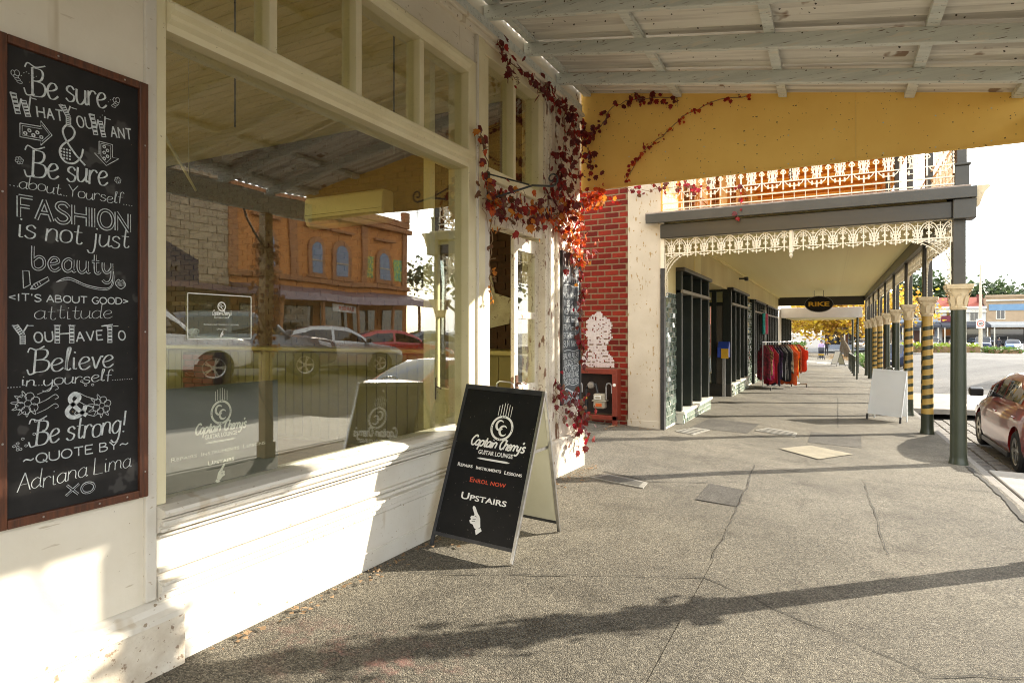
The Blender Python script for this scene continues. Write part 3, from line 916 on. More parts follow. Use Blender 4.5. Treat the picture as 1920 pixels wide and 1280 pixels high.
# stall riser with its mouldings, one profile swept along the window
shop.part('stall_riser', B(-2.9, W + 0.0, 1.70, 4.60, -0.1, 0.80), 'white_paint')
def mould(name, prof_, y0, y1, m='white_paint'):
    return shop.part(name, MB().prism(prof_, lambda a, b, d: (W + a, d, b), y0, y1), m)
mould('window_sill', [(-.16, .835), (-.16, .80), (.045, .775), (.075, .785), (.082, .80), (.075, .815), (.02, .827)], 1.706, 4.60)
mould('sill_moulding', [(0.0, .775), (.06, .775), (.055, .765), (.04, .757), (.04, .745), (.03, .735), (.03, .715), (.012, .705), (0, .70)], 1.706, 4.60)
mould('riser_moulding', [(0, .52), (.018, .515), (.018, .50), (.034, .49), (.05, .475), (.05, .455), (.03, .447), (.03, .41), (.022, .40), (.022, -.1), (0, -.1)], 1.71, 4.60)
for z0, z1, d in ((.742, .762, .058), (.712, .728, .046), (.688, .699, .030), (.532, .552, .030), (.482, .497, .066), (.440, .452, .044), (.180, .190, .030)):
    shop.part('moulding_bead', B(-2.8, W + d, 1.712, 4.598, z0, z1), 'white_paint', bev=.004)
# window frame
FR = 'frame_paint'
shop.part('window_jamb', B(-2.86, W + .012, 1.705, 1.755, 0.83, 3.86), FR, bev=0.006)
shop.part('window_jamb', B(-2.86, W + .012, 4.36, 4.48, 0.83, 3.86), FR, bev=0.008)
shop.part('window_jamb', B(-2.90, W + .03, 4.50, 4.61, 0.05, 4.10), FR, bev=0.01)
shop.part('jamb_bead', B(-2.86, W + .03, 4.475, 4.50, 0.83, 4.10), 'white_paint', bev=0.006)
mould('transom', [(-.17, 2.955), (.012, 2.955), (.02, 2.985), (.045, 3.0), (.045, 3.02), (.07, 3.035), (.07, 3.06), (.03, 3.075), (.012, 3.10), (-.17, 3.115)], 1.755, 4.36, FR)
mould('transom', [(-.15, 3.74), (.012, 3.74), (.02, 3.77), (.045, 3.79), (.045, 3.82), (.01, 3.858), (-.15, 3.858)], 1.755, 4.36, FR)
for y in (2.37, 3.05, 3.73):
    shop.part('mullion', B(-2.80, W - .005, y - .027, y + .027, 3.10, 3.75), FR, bev=0.006)
shop.part('inner_post', B(-3.0, -2.93, 4.20, 4.27, 0.80, 3.9), FR, bev=0.006)
shop.part('pane', B(-2.734, -2.728, 1.75, 4.365, 0.825, 2.96), 'shop_glass')
for y0, y1 in ((1.75, 2.345), (2.395, 3.025), (3.075, 3.705), (3.755, 4.365)):
    shop.part('pane', B(-2.734, -2.728, y0, y1, 3.11, 3.745), 'shop_glass')
# doorway: fanlight, head panel, pair of doors
shop.part('fanlight_rail', B(-2.86, W + .01, 4.612, 5.90, 4.0, 4.10), FR, bev=0.006)
shop.part('fanlight_rail', B(-2.86, W + .03, 4.612, 5.90, 2.93, 3.03), FR, bev=0.008)
shop.part('fanlight_stile', B(-2.82, W - .004, 4.612, 4.72, 3.03, 4.0), FR, bev=0.005)
shop.part('fanlight_stile', B(-2.82, W - .004, 5.76, 5.90, 3.03, 4.0), FR, bev=0.005)
shop.part('fanlight_mullion', B(-2.80, W - .008, 5.205, 5.255, 3.03, 4.0), FR, bev=0.005)
shop.part('pane', B(-2.756, -2.75, 4.715, 5.21, 3.02, 4.01), 'shop_glass')
shop.part('pane', B(-2.756, -2.75, 5.25, 5.765, 3.02, 4.01), 'shop_glass')
shop.part('door_head_panel', B(-2.84, W - .01, 4.612, 5.90, 2.56, 2.928), 'chipped_paint', bev=0.006)
shop.part('door_jamb', B(-2.88, W + .02, 4.612, 4.70, 0.05, 2.56), 'white_paint', bev=0.006)
shop.part('door_jamb', B(-2.88, W + .025, 5.865, 5.93, 0.05, 4.10), 'chipped_paint', bev=0.006)
shop.part('threshold', B(-2.95, W + .06, 4.61, 5.9, -0.05, 0.16), 'concrete', bev=0.01)
def door_leaf(fn, m, handle_side):
    """fn(a, z, d): a 0..0.54 across the leaf, z up, d through it"""
    d = shop.part('door', MB().prism([(0, .17), (.54, .17), (.54, .95), (0, .95)], fn, 0, .036), m, bev=0.004)
    def pc(nm, a0, a1, z0, z1, mm=m, d0=0.0, d1=.042):
        return shop.part(nm, MB().prism([(a0, z0), (a1, z0), (a1, z1), (a0, z1)], fn, d0, d1), mm, parent=d, bev=0.003)
    pc('stile', 0, .075, .95, 2.53)
    pc('stile', .465, .54, .95, 2.53)
    pc('rail', .075, .465, .95, 1.08)
    pc('rail', .075, .465, 1.73, 1.80)
    pc('rail', .075, .465, 2.40, 2.53)
    pc('pane', .075, .465, 1.08, 1.73, 'shop_glass', .016, .020)
    pc('pane', .075, .465, 1.80, 2.40, 'shop_glass', .016, .020)
    pc('raised_panel', .09, .45, .30, .85, m, -.008, .0)
    a = .50 if handle_side else .04
    h = MB()
    h.add([], [])
    pr = MB().prism([(a - .02, .98), (a + .02, .98), (a + .02, 1.18), (a - .02, 1.18)], fn, -.012, -.001)
    shop.part('handle_plate', pr, 'dark_timber', parent=d)
    s = -1 if handle_side else 1
    tb = MB().tube([fn(a, 1.10, 0), fn(a, 1.10, -.05), fn(a + s * .05, 1.105, -.055), fn(a + s * .11, 1.085, -.055)], .008, 6)
    shop.part('handle', tb, 'dark_timber', parent=d, smooth=50)
door_leaf(lambda a, z, d: (W - .06 - d, 5.325 + a, z), 'chipped_paint', False)
door_leaf(lambda a, z, d: (-2.76 - a, 4.74 + d, z), 'frame_paint', True)
# pier at the lane corner
shop.part('corner_pier', B(-2.95, W, 5.93, 6.91, -0.1, 4.12), 'chipped_paint')
for y0, y1, d in ((5.93, 5.99, .035), (6.02, 6.06, .02), (6.18, 6.25, .03)):
    shop.part('pilaster_bead', B(-2.8, W + d, y0, y1, 0.42, 4.10), 'chipped_paint', bev=0.01)
shop.part('corner_plinth', B(-2.9, W + .05, 5.93, 6.96, -0.1, 0.44), 'old_plaster', bev=0.02)
shop.part('lane_wall', B(-12.0, -2.95, 6.76, 6.91, -0.2, 6.5), 'old_plaster')
# interior
shop.part('floor', B(-11, -2.95, -7, 6.75, 0.0, 0.15), 'room_floor')
shop.part('rear_wall', B(-11.2, -11.0, -7, 6.75, 0.0, 0.9), 'frame_paint')
shop.part('rear_wall', B(-11.2, -11.0, -7, 6.75, 3.9, 4.6), 'frame_paint')
for y in (-6.8, -3.4, 0, 3.4, 6.6):
    shop.part('added_rear_post', B(-11.15, -11.05, y - .12, y + .12, .9, 3.9), 'frame_paint')
shop.part('added_rear_pane', B(-11.10, -11.09, -6.9, 6.7, .9, 3.9), 'warm_light_glass')  # unseen rear glazing, added to light the room; its amber tint warms that light
shop.part('side_wall', B(-11, -2.95, -7.2, -7.0, 0.0, 4.6), 'frame_paint')
me = MB().box(-8.0, 0, 0, 0.122, 0, 0.02).mesh('ceiling_board', 'plaster_ceiling')
for i in range(104):
    inst('ceiling_board', me, shop.o, (-2.955 - W, -6.9 + i * 0.1315 - 1.7, 4.44 - 0.08))
shop.part('ceiling_backing', B(-11.2, -2.7, -7.2, 6.9, 4.468, 4.62), 'mortar_brown')
shop.part('roof', B(-12, -2.7, -7.3, 6.95, 4.63, 4.8), 'galv')
ew = shop.part('end_wall', B(-11, -2.96, 6.715, 6.755, 0.15, 4.44), 'mortar_brown')
mb = MB()
for r_ in range(50):
    for c in range(34):
        x0 = -10.95 + c * 0.235 + (0.117 if r_ % 2 else 0)
        if x0 > -3.15:
            continue
        dy = random.uniform(0, .006)
        mb.box(x0, x0 + .222, 6.70 - dy, 6.716, .155 + r_ * .0856, .155 + r_ * .0856 + .075)
shop.part('brick', mb, 'brick_brown', parent=ew, kind='stuff')
shop.part('plaster_patch', MB().prism([(-4.1, 1.75), (-3.9, 1.62), (-3.5, 1.70), (-3.45, 2.0), (-3.7, 2.08), (-3.75, 2.3), (-4.05, 2.22), (-4.0, 1.95)], lambda a, b, d: (a, d, b), 6.68, 6.70), 'old_plaster', parent=ew)

# chalkboard with hand lettering
CHALK = T('chalkboard', 'tall black chalkboard covered in white hand lettering in a brown timber frame', 'chalkboard', (W + .03, 1.40, .89))
CHALK.part('board', B(W + .002, W + .030, 1.125, 1.632, .915, 2.645), 'chalkboard_black')
for a in ((1.105, 1.137, .89, 2.67), (1.614, 1.652, .89, 2.67), (1.137, 1.614, .89, .924), (1.137, 1.614, 2.638, 2.67)):
    CHALK.part('frame_rail', B(W + .001, W + .046, *a), 'dark_timber', bev=0.004)
for y, z in ((1.121, 1.2), (1.121, 2.1), (1.636, 1.0), (1.636, 1.6), (1.636, 2.4), (1.25, .908), (1.45, .908), (1.56, .908), (1.3, 2.652), (1.55, 2.652)):
    CHALK.part('screw', MB().lathe([(.0001, .0475), (.0035, .0475), (.004, .045)], 8, (W, y, z), 'x'), 'steel')
CB = lambda a, b, d: (W + .0308 + d, a, b)
BOARD = [('Be sure', 1.221, 2.479, 1.484, 2.514, 0.104, .0085, 's'), ('WHAT', 1.159, 2.394, 1.318, 2.412, 0.072, .007, 'k'), ('YOU', 1.322, 2.397, 1.424, 2.414, 0.077, .007, 'k'),
 ('WANT', 1.428, 2.393, 1.582, 2.413, 0.079, .007, 'k'), ('Be sure', 1.221, 2.178, 1.488, 2.200, 0.100, .0085, 's'), ('about', 1.177, 2.127, 1.315, 2.127, 0.045, .0035, 's'),
 ('Yourself', 1.340, 2.128, 1.551, 2.135, 0.046, .0035, 's'), ('FASHION', 1.177, 2.020, 1.577, 2.021, 0.076, .0065, 'o'), ('is not just', 1.171, 1.944, 1.573, 1.950, 0.085, .007, 's'),
 ('beauty', 1.221, 1.834, 1.509, 1.835, 0.085, .005, 'o'), ("<IT'S ABOUT GOOD>", 1.147, 1.713, 1.572, 1.715, 0.026, .004, 'n'), ('attitude', 1.226, 1.646, 1.506, 1.655, 0.056, .003, 's'),
 ('YOU', 1.166, 1.554, 1.282, 1.564, 0.069, .007, 'k'), ('HAVE', 1.303, 1.556, 1.463, 1.568, 0.069, .007, 'k'), ('TO', 1.475, 1.555, 1.555, 1.567, 0.069, .007, 'k'),
 ('Believe', 1.226, 1.446, 1.510, 1.458, 0.085, .008, 's'), ('in', 1.184, 1.401, 1.229, 1.401, 0.040, .005, 's'), ('yourself', 1.255, 1.395, 1.506, 1.400, 0.046, .005, 's'),
 ('Be strong!', 1.232, 1.177, 1.559, 1.179, 0.090, .008, 's'), ('~QUOTE BY~', 1.191, 1.111, 1.572, 1.114, 0.034, .0045, 'n'), ('Adriana Lima', 1.172, 1.013, 1.584, 1.030, 0.066, .0035, 's'),
 ('XO', 1.334, 0.965, 1.436, 0.957, 0.040, .004, 'o')]
for tx, a0, b0, a1, b1, h, w, sty in BOARD:
    mb = MB()
    if sty == 'o':
        stroke_text(mb, tx, a0, b0, a1, b1, h, w * .85, CB, outline=True)
    elif sty == 'k':
        stroke_text(mb, tx, a0, b0, a1, b1, h, w * .75, CB, small=.55, gap=2.2)
        g = GL[tx[0]]                      # block capital: a heavy stroke crossed by dark bars, with serifs
        tot = sum((GL[c][0] + 2.2) * (1 if i == 0 else .55) for i, c in enumerate(tx)) - 2.2
        sx = (a1 - a0) / tot
        heavy = 0
        for sm, pts in g[1]:
            for (x0, y0), (x1, y1) in zip(pts, pts[1:]):
                if y0 < y1:
                    (x0, y0), (x1, y1) = (x1, y1), (x0, y0)
                thick = abs(y1 - y0) > 4 and (tx[0] == 'H' or x1 >= x0)
                p0 = (a0 + x0 * sx, b0 + y0 * h / 9)
                p1 = (a0 + x1 * sx, b0 + y1 * h / 9)
                if not thick:
                    continue
                heavy += 1
                mb.ribbon([p0, p1], .019, CB, .0014 + .0002 * heavy)
                for k in range(5):
                    t0 = (k + .35) / 5
                    t1 = (k + .75) / 5
                    q0 = (p0[0] + (p1[0] - p0[0]) * t0, p0[1] + (p1[1] - p0[1]) * t0)
                    q1 = (p0[0] + (p1[0] - p0[0]) * t1, p0[1] + (p1[1] - p0[1]) * t1)
                    mb.ribbon([q0, q1], .013, CB, .0026, mi=1)
        for xx in {'W': (0, 9), 'Y': (0, 6), 'H': (0, 6), 'T': (0, 6)}[tx[0]]:
            mb.ribbon([(a0 + (xx - 1.5) * sx, b0 + h), (a0 + (xx + 1.5) * sx, b0 + h)], .003, CB, .003)
    elif sty == 's':
        stroke_text(mb, tx, a0, b0, a1, b1, h, w * .80, CB, slant=.12, gap=.5, jit=.003, calli=True)
        if tx[0] == 'B':
            k_ = h / 9
            mb.ribbon(smooth_pts([(a0 - 2.2 * k_, b0 + 8.2 * k_), (a0 - 1.4 * k_, b0 + 9.9 * k_), (a0 + .8 * k_, b0 + 9.2 * k_), (a0 + 3.6 * k_, b0 + 10.6 * k_)]), .0045, CB, .0013)
            mb.ribbon(smooth_pts([(a0 - 2.4 * k_, b0 + 1.6 * k_), (a0 - 1.6 * k_, b0 - .4 * k_), (a0 + .6 * k_, b0 + .4 * k_)]), .005, CB, .0013)
    else:
        stroke_text(mb, tx, a0, b0, a1, b1, h, w, CB, jit=.001)
    CHALK.part('chalk_lettering', mb, ['chalk', 'chalkboard_black'], kind='stuff')
# the flourishes around the words
def poly(mb, pts, w=.0028, close=False, sm=False):
    P = list(pts)
    if close:
        P.append(P[0])
    if sm:
        P = smooth_pts(P)
    mb.ribbon(P, w, CB)
def circ(a, b, r, n=14, ry=None):
    return [(a + r * math.cos(2 * math.pi * k / n), b + (ry or r) * math.sin(2 * math.pi * k / n)) for k in range(n + 1)]
mb = MB()
poly(mb, [(1.181, 2.363), (1.181, 2.313), (1.248, 2.318), (1.248, 2.300), (1.286, 2.348), (1.248, 2.392), (1.248, 2.370)], .003, True)
poly(mb, [(1.188, 2.356), (1.188, 2.321), (1.252, 2.326), (1.252, 2.315), (1.277, 2.348), (1.252, 2.378), (1.252, 2.362)], .0018, True)
for k in range(5):
    poly(mb, circ(1.198 + k * .013, 2.337 + (.008 if k % 2 else -.006), .005), .004)
CHALK.part('chalk_arrow', mb, 'chalk', kind='stuff')
mb = MB()
poly(mb, [(1.456, 2.372), (1.509, 2.372), (1.509, 2.320), (1.534, 2.320), (1.484, 2.280), (1.438, 2.320), (1.456, 2.320)], .003, True)
poly(mb, [(1.463, 2.365), (1.502, 2.365), (1.502, 2.314), (1.484, 2.292), (1.463, 2.314)], .002, True)
for k in range(5):
    poly(mb, circ(1.476 + (.013 if k % 2 else 0), 2.355 - k * .012, .005), .004)
CHALK.part('chalk_arrow', mb, 'chalk', kind='stuff')
mb = MB()
stroke_text(mb, '&', 1.31, 2.255, 1.405, 2.258, .150, .007, CB)
for k in range(16):
    poly(mb, circ(1.318 + .03 * (k % 4) / 3, 2.272 + .035 * (k // 4) / 3, .0025, 6), .003)
CHALK.part('chalk_ampersand', mb, 'chalk', kind='stuff')
mb = MB()
stroke_text(mb, '&', 1.335, 1.266, 1.41, 1.266, .092, .016, CB)
CHALK.part('chalk_ampersand', mb, 'chalk', kind='stuff')
def flower(a, b, r, n=6, w=.0022):
    mb = MB()
    for k in range(n):
        an = 2 * math.pi * k / n + .3
        poly(mb, circ(a + r * .6 * math.cos(an), b + r * .6 * math.sin(an), r * .36, 10), w)
    poly(mb, circ(a, b, r * .28), w)
    return mb
for a, b, r in ((1.179, 2.226, .014), (1.53, 2.23, .014), (1.206, 1.336, .042), (1.467, 1.301, .038)):
    m_ = flower(a, b, r)
    if r > .03:
        s = 1 if a < 1.35 else -1
        for k in range(7):
            an = 1.9 + k * .55
            c_, d_ = a + .055 * math.cos(an), b + .05 * math.sin(an)
            poly(m_, smooth_pts([(a + .03 * math.cos(an - .2), b + .03 * math.sin(an - .2)), (c_, d_), (a + .03 * math.cos(an + .25), b + .03 * math.sin(an + .25))]), .002)
        for k in range(3):
            x0, y0 = a + s * .03, b + .03 - k * .035
            poly(m_, [(x0, y0), (x0 + s * .03, y0 + .012), (x0 + s * .06, y0 + .03), (x0 + s * .072, y0 + .018), (x0 + s * .06, y0 + .012)], .002, sm=True)
    CHALK.part('chalk_flower', m_, 'chalk', kind='stuff')
for a, b, s in ((1.168, 2.529, 1), (1.526, 2.549, -1)):
    m_ = MB()
    for k in range(3):
        poly(m_, circ(a + k * .006 * s, b - k * .008, .009, 10, .005), .002)
    poly(m_, circ(a + .004, b + .014, .008, 10, .011), .002)
    poly(m_, circ(a - .009, b + .010, .006, 10, .010), .002)
    for k in range(7):
        poly(m_, [(a + s * (.016 + k * .008), b + .008 + .012 * math.sin(k * .9) + (k * .004 if s > 0 else -k * .013)), (a + s * (.019 + k * .008), b + .010 + .012 * math.sin(k * .9) + (k * .004 if s > 0 else -k * .013))], .0022)
    CHALK.part('chalk_bee', m_, 'chalk', kind='stuff')
m_ = MB()
poly(m_, [(1.300, 1.790), (1.325, 1.806), (1.352, 1.810), (1.412, 1.786), (1.484, 1.778), (1.507, 1.80), (1.507, 1.85)], .0028, sm=True)
poly(m_, [(1.300, 1.790), (1.325, 1.799), (1.352, 1.802), (1.412, 1.779), (1.484, 1.771), (1.513, 1.80), (1.513, 1.85)], .0022, sm=True)
CHALK.part('chalk_swash', m_, 'chalk', kind='stuff')
m_ = MB()
poly(m_, [(1.192, 1.760), (1.190, 1.825), (1.210, 1.825), (1.214, 1.775)], .0028, True)
poly(m_, [(1.214, 1.758), (1.226, 1.778), (1.272, 1.808), (1.276, 1.795), (1.232, 1.760)], .0028, True)
for k in range(4):
    poly(m_, [(1.224 + k * .008, 1.760 + k * .006), (1.218 + k * .008, 1.772 + k * .006)], .002)
CHALK.part('chalk_lipstick', m_, 'chalk', kind='stuff')
m_ = MB()
poly(m_, [(1.520, 1.802), (1.532, 1.818), (1.541, 1.812), (1.552, 1.816), (1.562, 1.796), (1.545, 1.780), (1.530, 1.786)], .0026, True, True)
for k in range(7):
    poly(m_, [(1.526 + k * .005, 1.79), (1.528 + k * .005, 1.81)], .0015)
CHALK.part('chalk_lips', m_, 'chalk', kind='stuff')
m_ = MB()
for a0, a1, b in ((1.139, 1.174, 2.130), (1.555, 1.588, 2.134), (1.318, 1.336, 2.127), (1.144, 1.181, 1.399), (1.232, 1.252, 1.400), (1.510, 1.588, 1.401)):
    n = max(2, int((a1 - a0) / .009))
    for k in range(n + 1):
        a = a0 + (a1 - a0) * k / n
        m_.ribbon([(a - .0015, b), (a + .0015, b)], .003, CB)
for k in range(14):
    a, b = random.choice([(1.16, 1.21), (1.39, 1.40), (1.19, 1.25)])
    a += random.uniform(0, .07)
    b += random.uniform(-.05, .02)
    poly(m_, circ(a, b, .005, 7, .004), .0018)
CHALK.part('chalk_dots', m_, 'chalk', kind='stuff')

# show-times chalkboard on the corner pier
ST = T('chalkboard', 'narrow blue black chalkboard listing show times on the vine grown corner pier', 'chalkboard', (W + .03, 6.57, .79))
ST.part('board', B(W + .004, W + .028, 6.315, 6.835, .79, 2.50), mat('slate_blue', (0.030, 0.040, 0.050), (0.055, 0.068, 0.08), 3, .6, speck=((.16, .18, .19), 5, .66)))
for a in ((6.29, 6.315, .79, 2.50), (6.835, 6.86, .79, 2.50)):
    ST.part('frame_rail', B(W + .003, W + .04, *a), 'frame_black')
SB = lambda a, b, d: (W + .0285 + d, a, b)
for tx, a0, a1, b, h, w in (('LIVE', 6.40, 6.72, 2.33, .10, .018), ('SHOW TIMES', 6.34, 6.82, 2.16, .10, .013), ('MON: NAH', 6.35, 6.70, 1.98, .06, .009), ('TUES:', 6.35, 6.55, 1.89, .06, .009),
        ('WED: 9am-2am', 6.35, 6.80, 1.80, .06, .008), ('THURS: 9am-2am', 6.35, 6.81, 1.71, .06, .008), ('FRI - 9am-2am', 6.35, 6.81, 1.62, .06, .008), ('SAT- 9am-2am', 6.35, 6.80, 1.53, .06, .008), ('SUN. NAH.', 6.35, 6.76, 1.43, .07, .009),
        ('BALMY ALLEY', 6.34, 6.80, 1.30, .06, .008), ('0432529113', 6.37, 6.79, 1.23, .055, .008), ('CAPT CHERRYS', 6.34, 6.81, 1.15, .06, .008), ('GUITAR LOUNGE', 6.34, 6.80, 1.08, .06, .008), ('0433926965', 6.36, 6.80, 1.01, .055, .008)):
    mb = MB()
    stroke_text(mb, tx, a0, b, a1, b + .004, h, w, SB, jit=.003)
    ST.part('chalk_lettering', mb, 'chalk', kind='stuff')
mb = MB()
for yy in (2.12, 1.385, 1.215, .995):
    mb.ribbon(smooth_pts([(6.36, yy), (6.5, yy + .012), (6.65, yy - .006), (6.81, yy + .012)]), .007, SB)
mb.ribbon(smooth_pts([(6.36, .93), (6.42, .965), (6.55, .93), (6.70, .90), (6.80, .955)]), [.004] + [.016] * 15 + [.004], SB)
ST.part('chalk_line', mb, 'chalk', kind='stuff')
for tx, a0, a1, b, h, w in (('UP THE STAIRS', 6.34, 6.82, .855, .045, .008), ('GUITARS + RECORDS', 6.34, 6.82, .805, .036, .007)):
    mb = MB()
    stroke_text(mb, tx.replace('+', '&'), a0, b, a1, b + .004, h, w, SB, jit=.003)
    ST.part('chalk_lettering', mb, 'chalk', kind='stuff')

# ================================================================ verandah over the near footpath
K = 0.178
ver = T('verandah', 'corrugated verandah roof on grey green rafters over the near footpath', 'verandah', (1.5, 6.2, fz(1.5, 6.2)))
def zr(X, base=4.29):
    return base - K * (X + 2.67)
me = MB().add([(-2.66, 0, zr(-2.66)), (1.66, 0, zr(1.66)), (1.66, .055, zr(1.66)), (-2.66, .055, zr(-2.66)),
               (-2.66, 0, zr(-2.66) + .118), (1.66, 0, zr(1.66) + .118), (1.66, .055, zr(1.66) + .118), (-2.66, .055, zr(-2.66) + .118)],
              [(0, 3, 2, 1), (4, 5, 6, 7), (0, 1, 5, 4), (1, 2, 6, 5), (2, 3, 7, 6), (3, 0, 4, 7)]).mesh('rafter', 'rafter_paint')
for i in range(14):
    o = inst('rafter', me, ver.o, (-1.5, 6.18 - .79 * i - 6.2, -ver.loc[2] + random.uniform(-.004, .004)))
    b_ = o.modifiers.new('bevel', 'BEVEL')
    b_.width = .005
    b_.segments = 1
for X in (-2.58, -1.52, -0.45, 0.65, 1.46):
    ver.part('purlin', MB().add([(X - .04, -6.5, zr(X - .04) + .119), (X + .04, -6.5, zr(X + .04) + .119), (X + .04, 6.94, zr(X + .04) + .119), (X - .04, 6.94, zr(X - .04) + .119),
             (X - .04, -6.5, zr(X - .04) + .165), (X + .04, -6.5, zr(X + .04) + .165), (X + .04, 6.94, zr(X + .04) + .165), (X - .04, 6.94, zr(X - .04) + .165)],
             [(0, 3, 2, 1), (4, 5, 6, 7), (0, 1, 5, 4), (1, 2, 6, 5), (2, 3, 7, 6), (3, 0, 4, 7)]), 'rafter_paint')
def corrug(y0, y1, x0, x1, dz):
    mb = MB()
    n = int((y1 - y0) / .0127)
    for i in range(n + 1):
        y = y0 + i * .0127
        z = .014 * math.sin(i * math.pi / 4.5)
        mb.v += [(x0, y, zr(x0) + .176 + dz + z), (x1, y, zr(x1) + .176 + dz + z)]
    mb.f = [(2 * i, 2 * i + 1, 2 * i + 3, 2 * i + 2) for i in range(n)]
    mb.m = [0] * n
    return mb
for k in range(9):
    y0 = 6.95 - .762 * (k + 1)
    ver.part('roof_sheet', corrug(y0, y0 + .80, -2.655, -0.43, .002 * (k % 2)), 'corrugated', smooth=60)
    ver.part('roof_sheet', corrug(y0, y0 + .80, -0.50, 1.80, .012 + .002 * (k % 2)), 'corrugated', smooth=60)
for k in range(7):
    y0 = .092 - .95 * (k + 1)
    ver.part('roof_sheet', corrug(y0, y0 + 1.0, -2.655, 1.80, .002 * (k % 2)), 'corrugated', smooth=60)
ver.part('front_beam', B(1.56, 1.64, -6.5, 6.94, 3.27, 3.535), 'rafter_paint', bev=.006)
ver.part('gutter', MB().prism([(1.72, 3.60), (1.72, 3.48), (1.86, 3.48), (1.87, 3.60), (1.855, 3.60), (1.845, 3.495), (1.735, 3.495), (1.735, 3.60)], lambda a, b, d: (a, d, b), -6.5, 6.99), 'galv')
ver.part('wall_plate', B(-2.668, -2.63, -6.5, 6.9, 4.20, 4.285), 'rafter_paint', bev=.005)
for y in (6.12, 2.9, -0.4, -3.7):
    p = ver.part('post', B(1.53, 1.67, y - .07, y + .07, fz(1.5, y) - .02, 3.268), mat('post_tan', (.36, .24, .10), (.28, .18, .07), 3, .5), bev=.012)
    ver.part('post_base', B(1.51, 1.69, y - .09, y + .09, fz(1.5, y) - .03, fz(1.5, y) + .22), 'post_tan', parent=p, bev=.012)
    ver.part('bracket', MB().tube([(1.6, y - .07, 2.8), (1.6, y - .2, 2.95), (1.6, y - .32, 3.14), (1.6, y - .36, 3.27)], .016, 6), 'frame_black', parent=p, smooth=60)
# yellow gable panel, two sheets with a seam, facing down the street
FY = lambda a, b, d: (a, d, b)
gp = T('gable_panel', 'mustard yellow fascia panel hanging below the end of the verandah roof', 'fascia panel', (-.5, 6.96, 3.29))
gp.part('panel', MB().prism([(-2.665, 3.29), (.208, 3.29), (.208, zr(.208) + .215), (-2.665, zr(-2.665) + .215)], FY, 6.955, 6.985), 'fascia_yellow')
gp.part('panel', MB().prism([(.2105, 3.29), (1.70, 3.29), (1.70, zr(1.70) + .215), (.2105, zr(.2105) + .215)], FY, 6.955, 6.985), 'fascia_yellow')
gp.part('backing_strip', B(.15, .27, 6.9855, 7.0, 3.30, 3.9), 'rafter_paint')
for x in [-2.5 + i * .42 for i in range(10)]:
    for zz in (3.325, 3.62):
        gp.part('nail_head', MB().lathe([(.001, 6.9525), (.006, 6.953), (.007, 6.955)], 8, (x, 0, zz), 'y'), 'rafter_paint')
gp.part('edge_strip', B(-2.665, 1.70, 6.943, 6.955, 3.275, 3.297), 'fascia_yellow', bev=.003)
for x in (-.38, 1.0):
    hk = [MB().tube([(x + .014 * math.cos(t * 1.05), 6.965, 3.262 - k * .035 + .02 * math.sin(t * 1.05)) for t in range(7)], .004, 5) for k in range(3)]
    for h in hk:
        gp.part('chain_link', h, 'frame_black')

pk = bpy.data.materials.new('pink_stain')
pk.use_nodes = True
_t = pk.node_tree
_b = _t.nodes['Principled BSDF']
_b.inputs['Base Color'].default_value = (.42, .20, .17, 1)
_b.inputs['Roughness'].default_value = .9
_c = N(_t, 'ShaderNodeTexCoord')
_n = N(_t, 'ShaderNodeTexNoise', i_Scale=7.0, i_Detail=9.0, i_Roughness=.75)
_r = N(_t, 'ShaderNodeValToRGB')
_r.color_ramp.elements[0].position = .50
_r.color_ramp.elements[1].position = .72
_r.color_ramp.elements[1].color = (.6, .6, .6, 1)
_g = N(_t, 'ShaderNodeTexGradient', gradient_type='SPHERICAL')
_m = N(_t, 'ShaderNodeMapping')
_m.inputs['Location'].default_value = (1.9 / .8, -2.25 / .45, 0)
_m.inputs['Scale'].default_value = (1 / .8, 1 / .45, 0)
_x = N(_t, 'ShaderNodeMath', operation='MULTIPLY')
_t.links.new(_c.outputs['Object'], _n.inputs['Vector'])
_t.links.new(_n.outputs['Fac'], _r.inputs[0])
_t.links.new(_c.outputs['Object'], _m.inputs[0])
_t.links.new(_m.outputs[0], _g.inputs[0])
_t.links.new(_r.outputs[0], _x.inputs[0])
_t.links.new(_g.outputs['Fac'], _x.inputs[1])
_t.links.new(_x.outputs[0], _b.inputs['Alpha'])
MATS['pink_stain'] = pk
sheet('paint_stain', [(-2.6, 1.8), (-1.1, 1.8), (-1.1, 2.7), (-2.6, 2.7)], 'pink_stain', .0085, foot, 6)

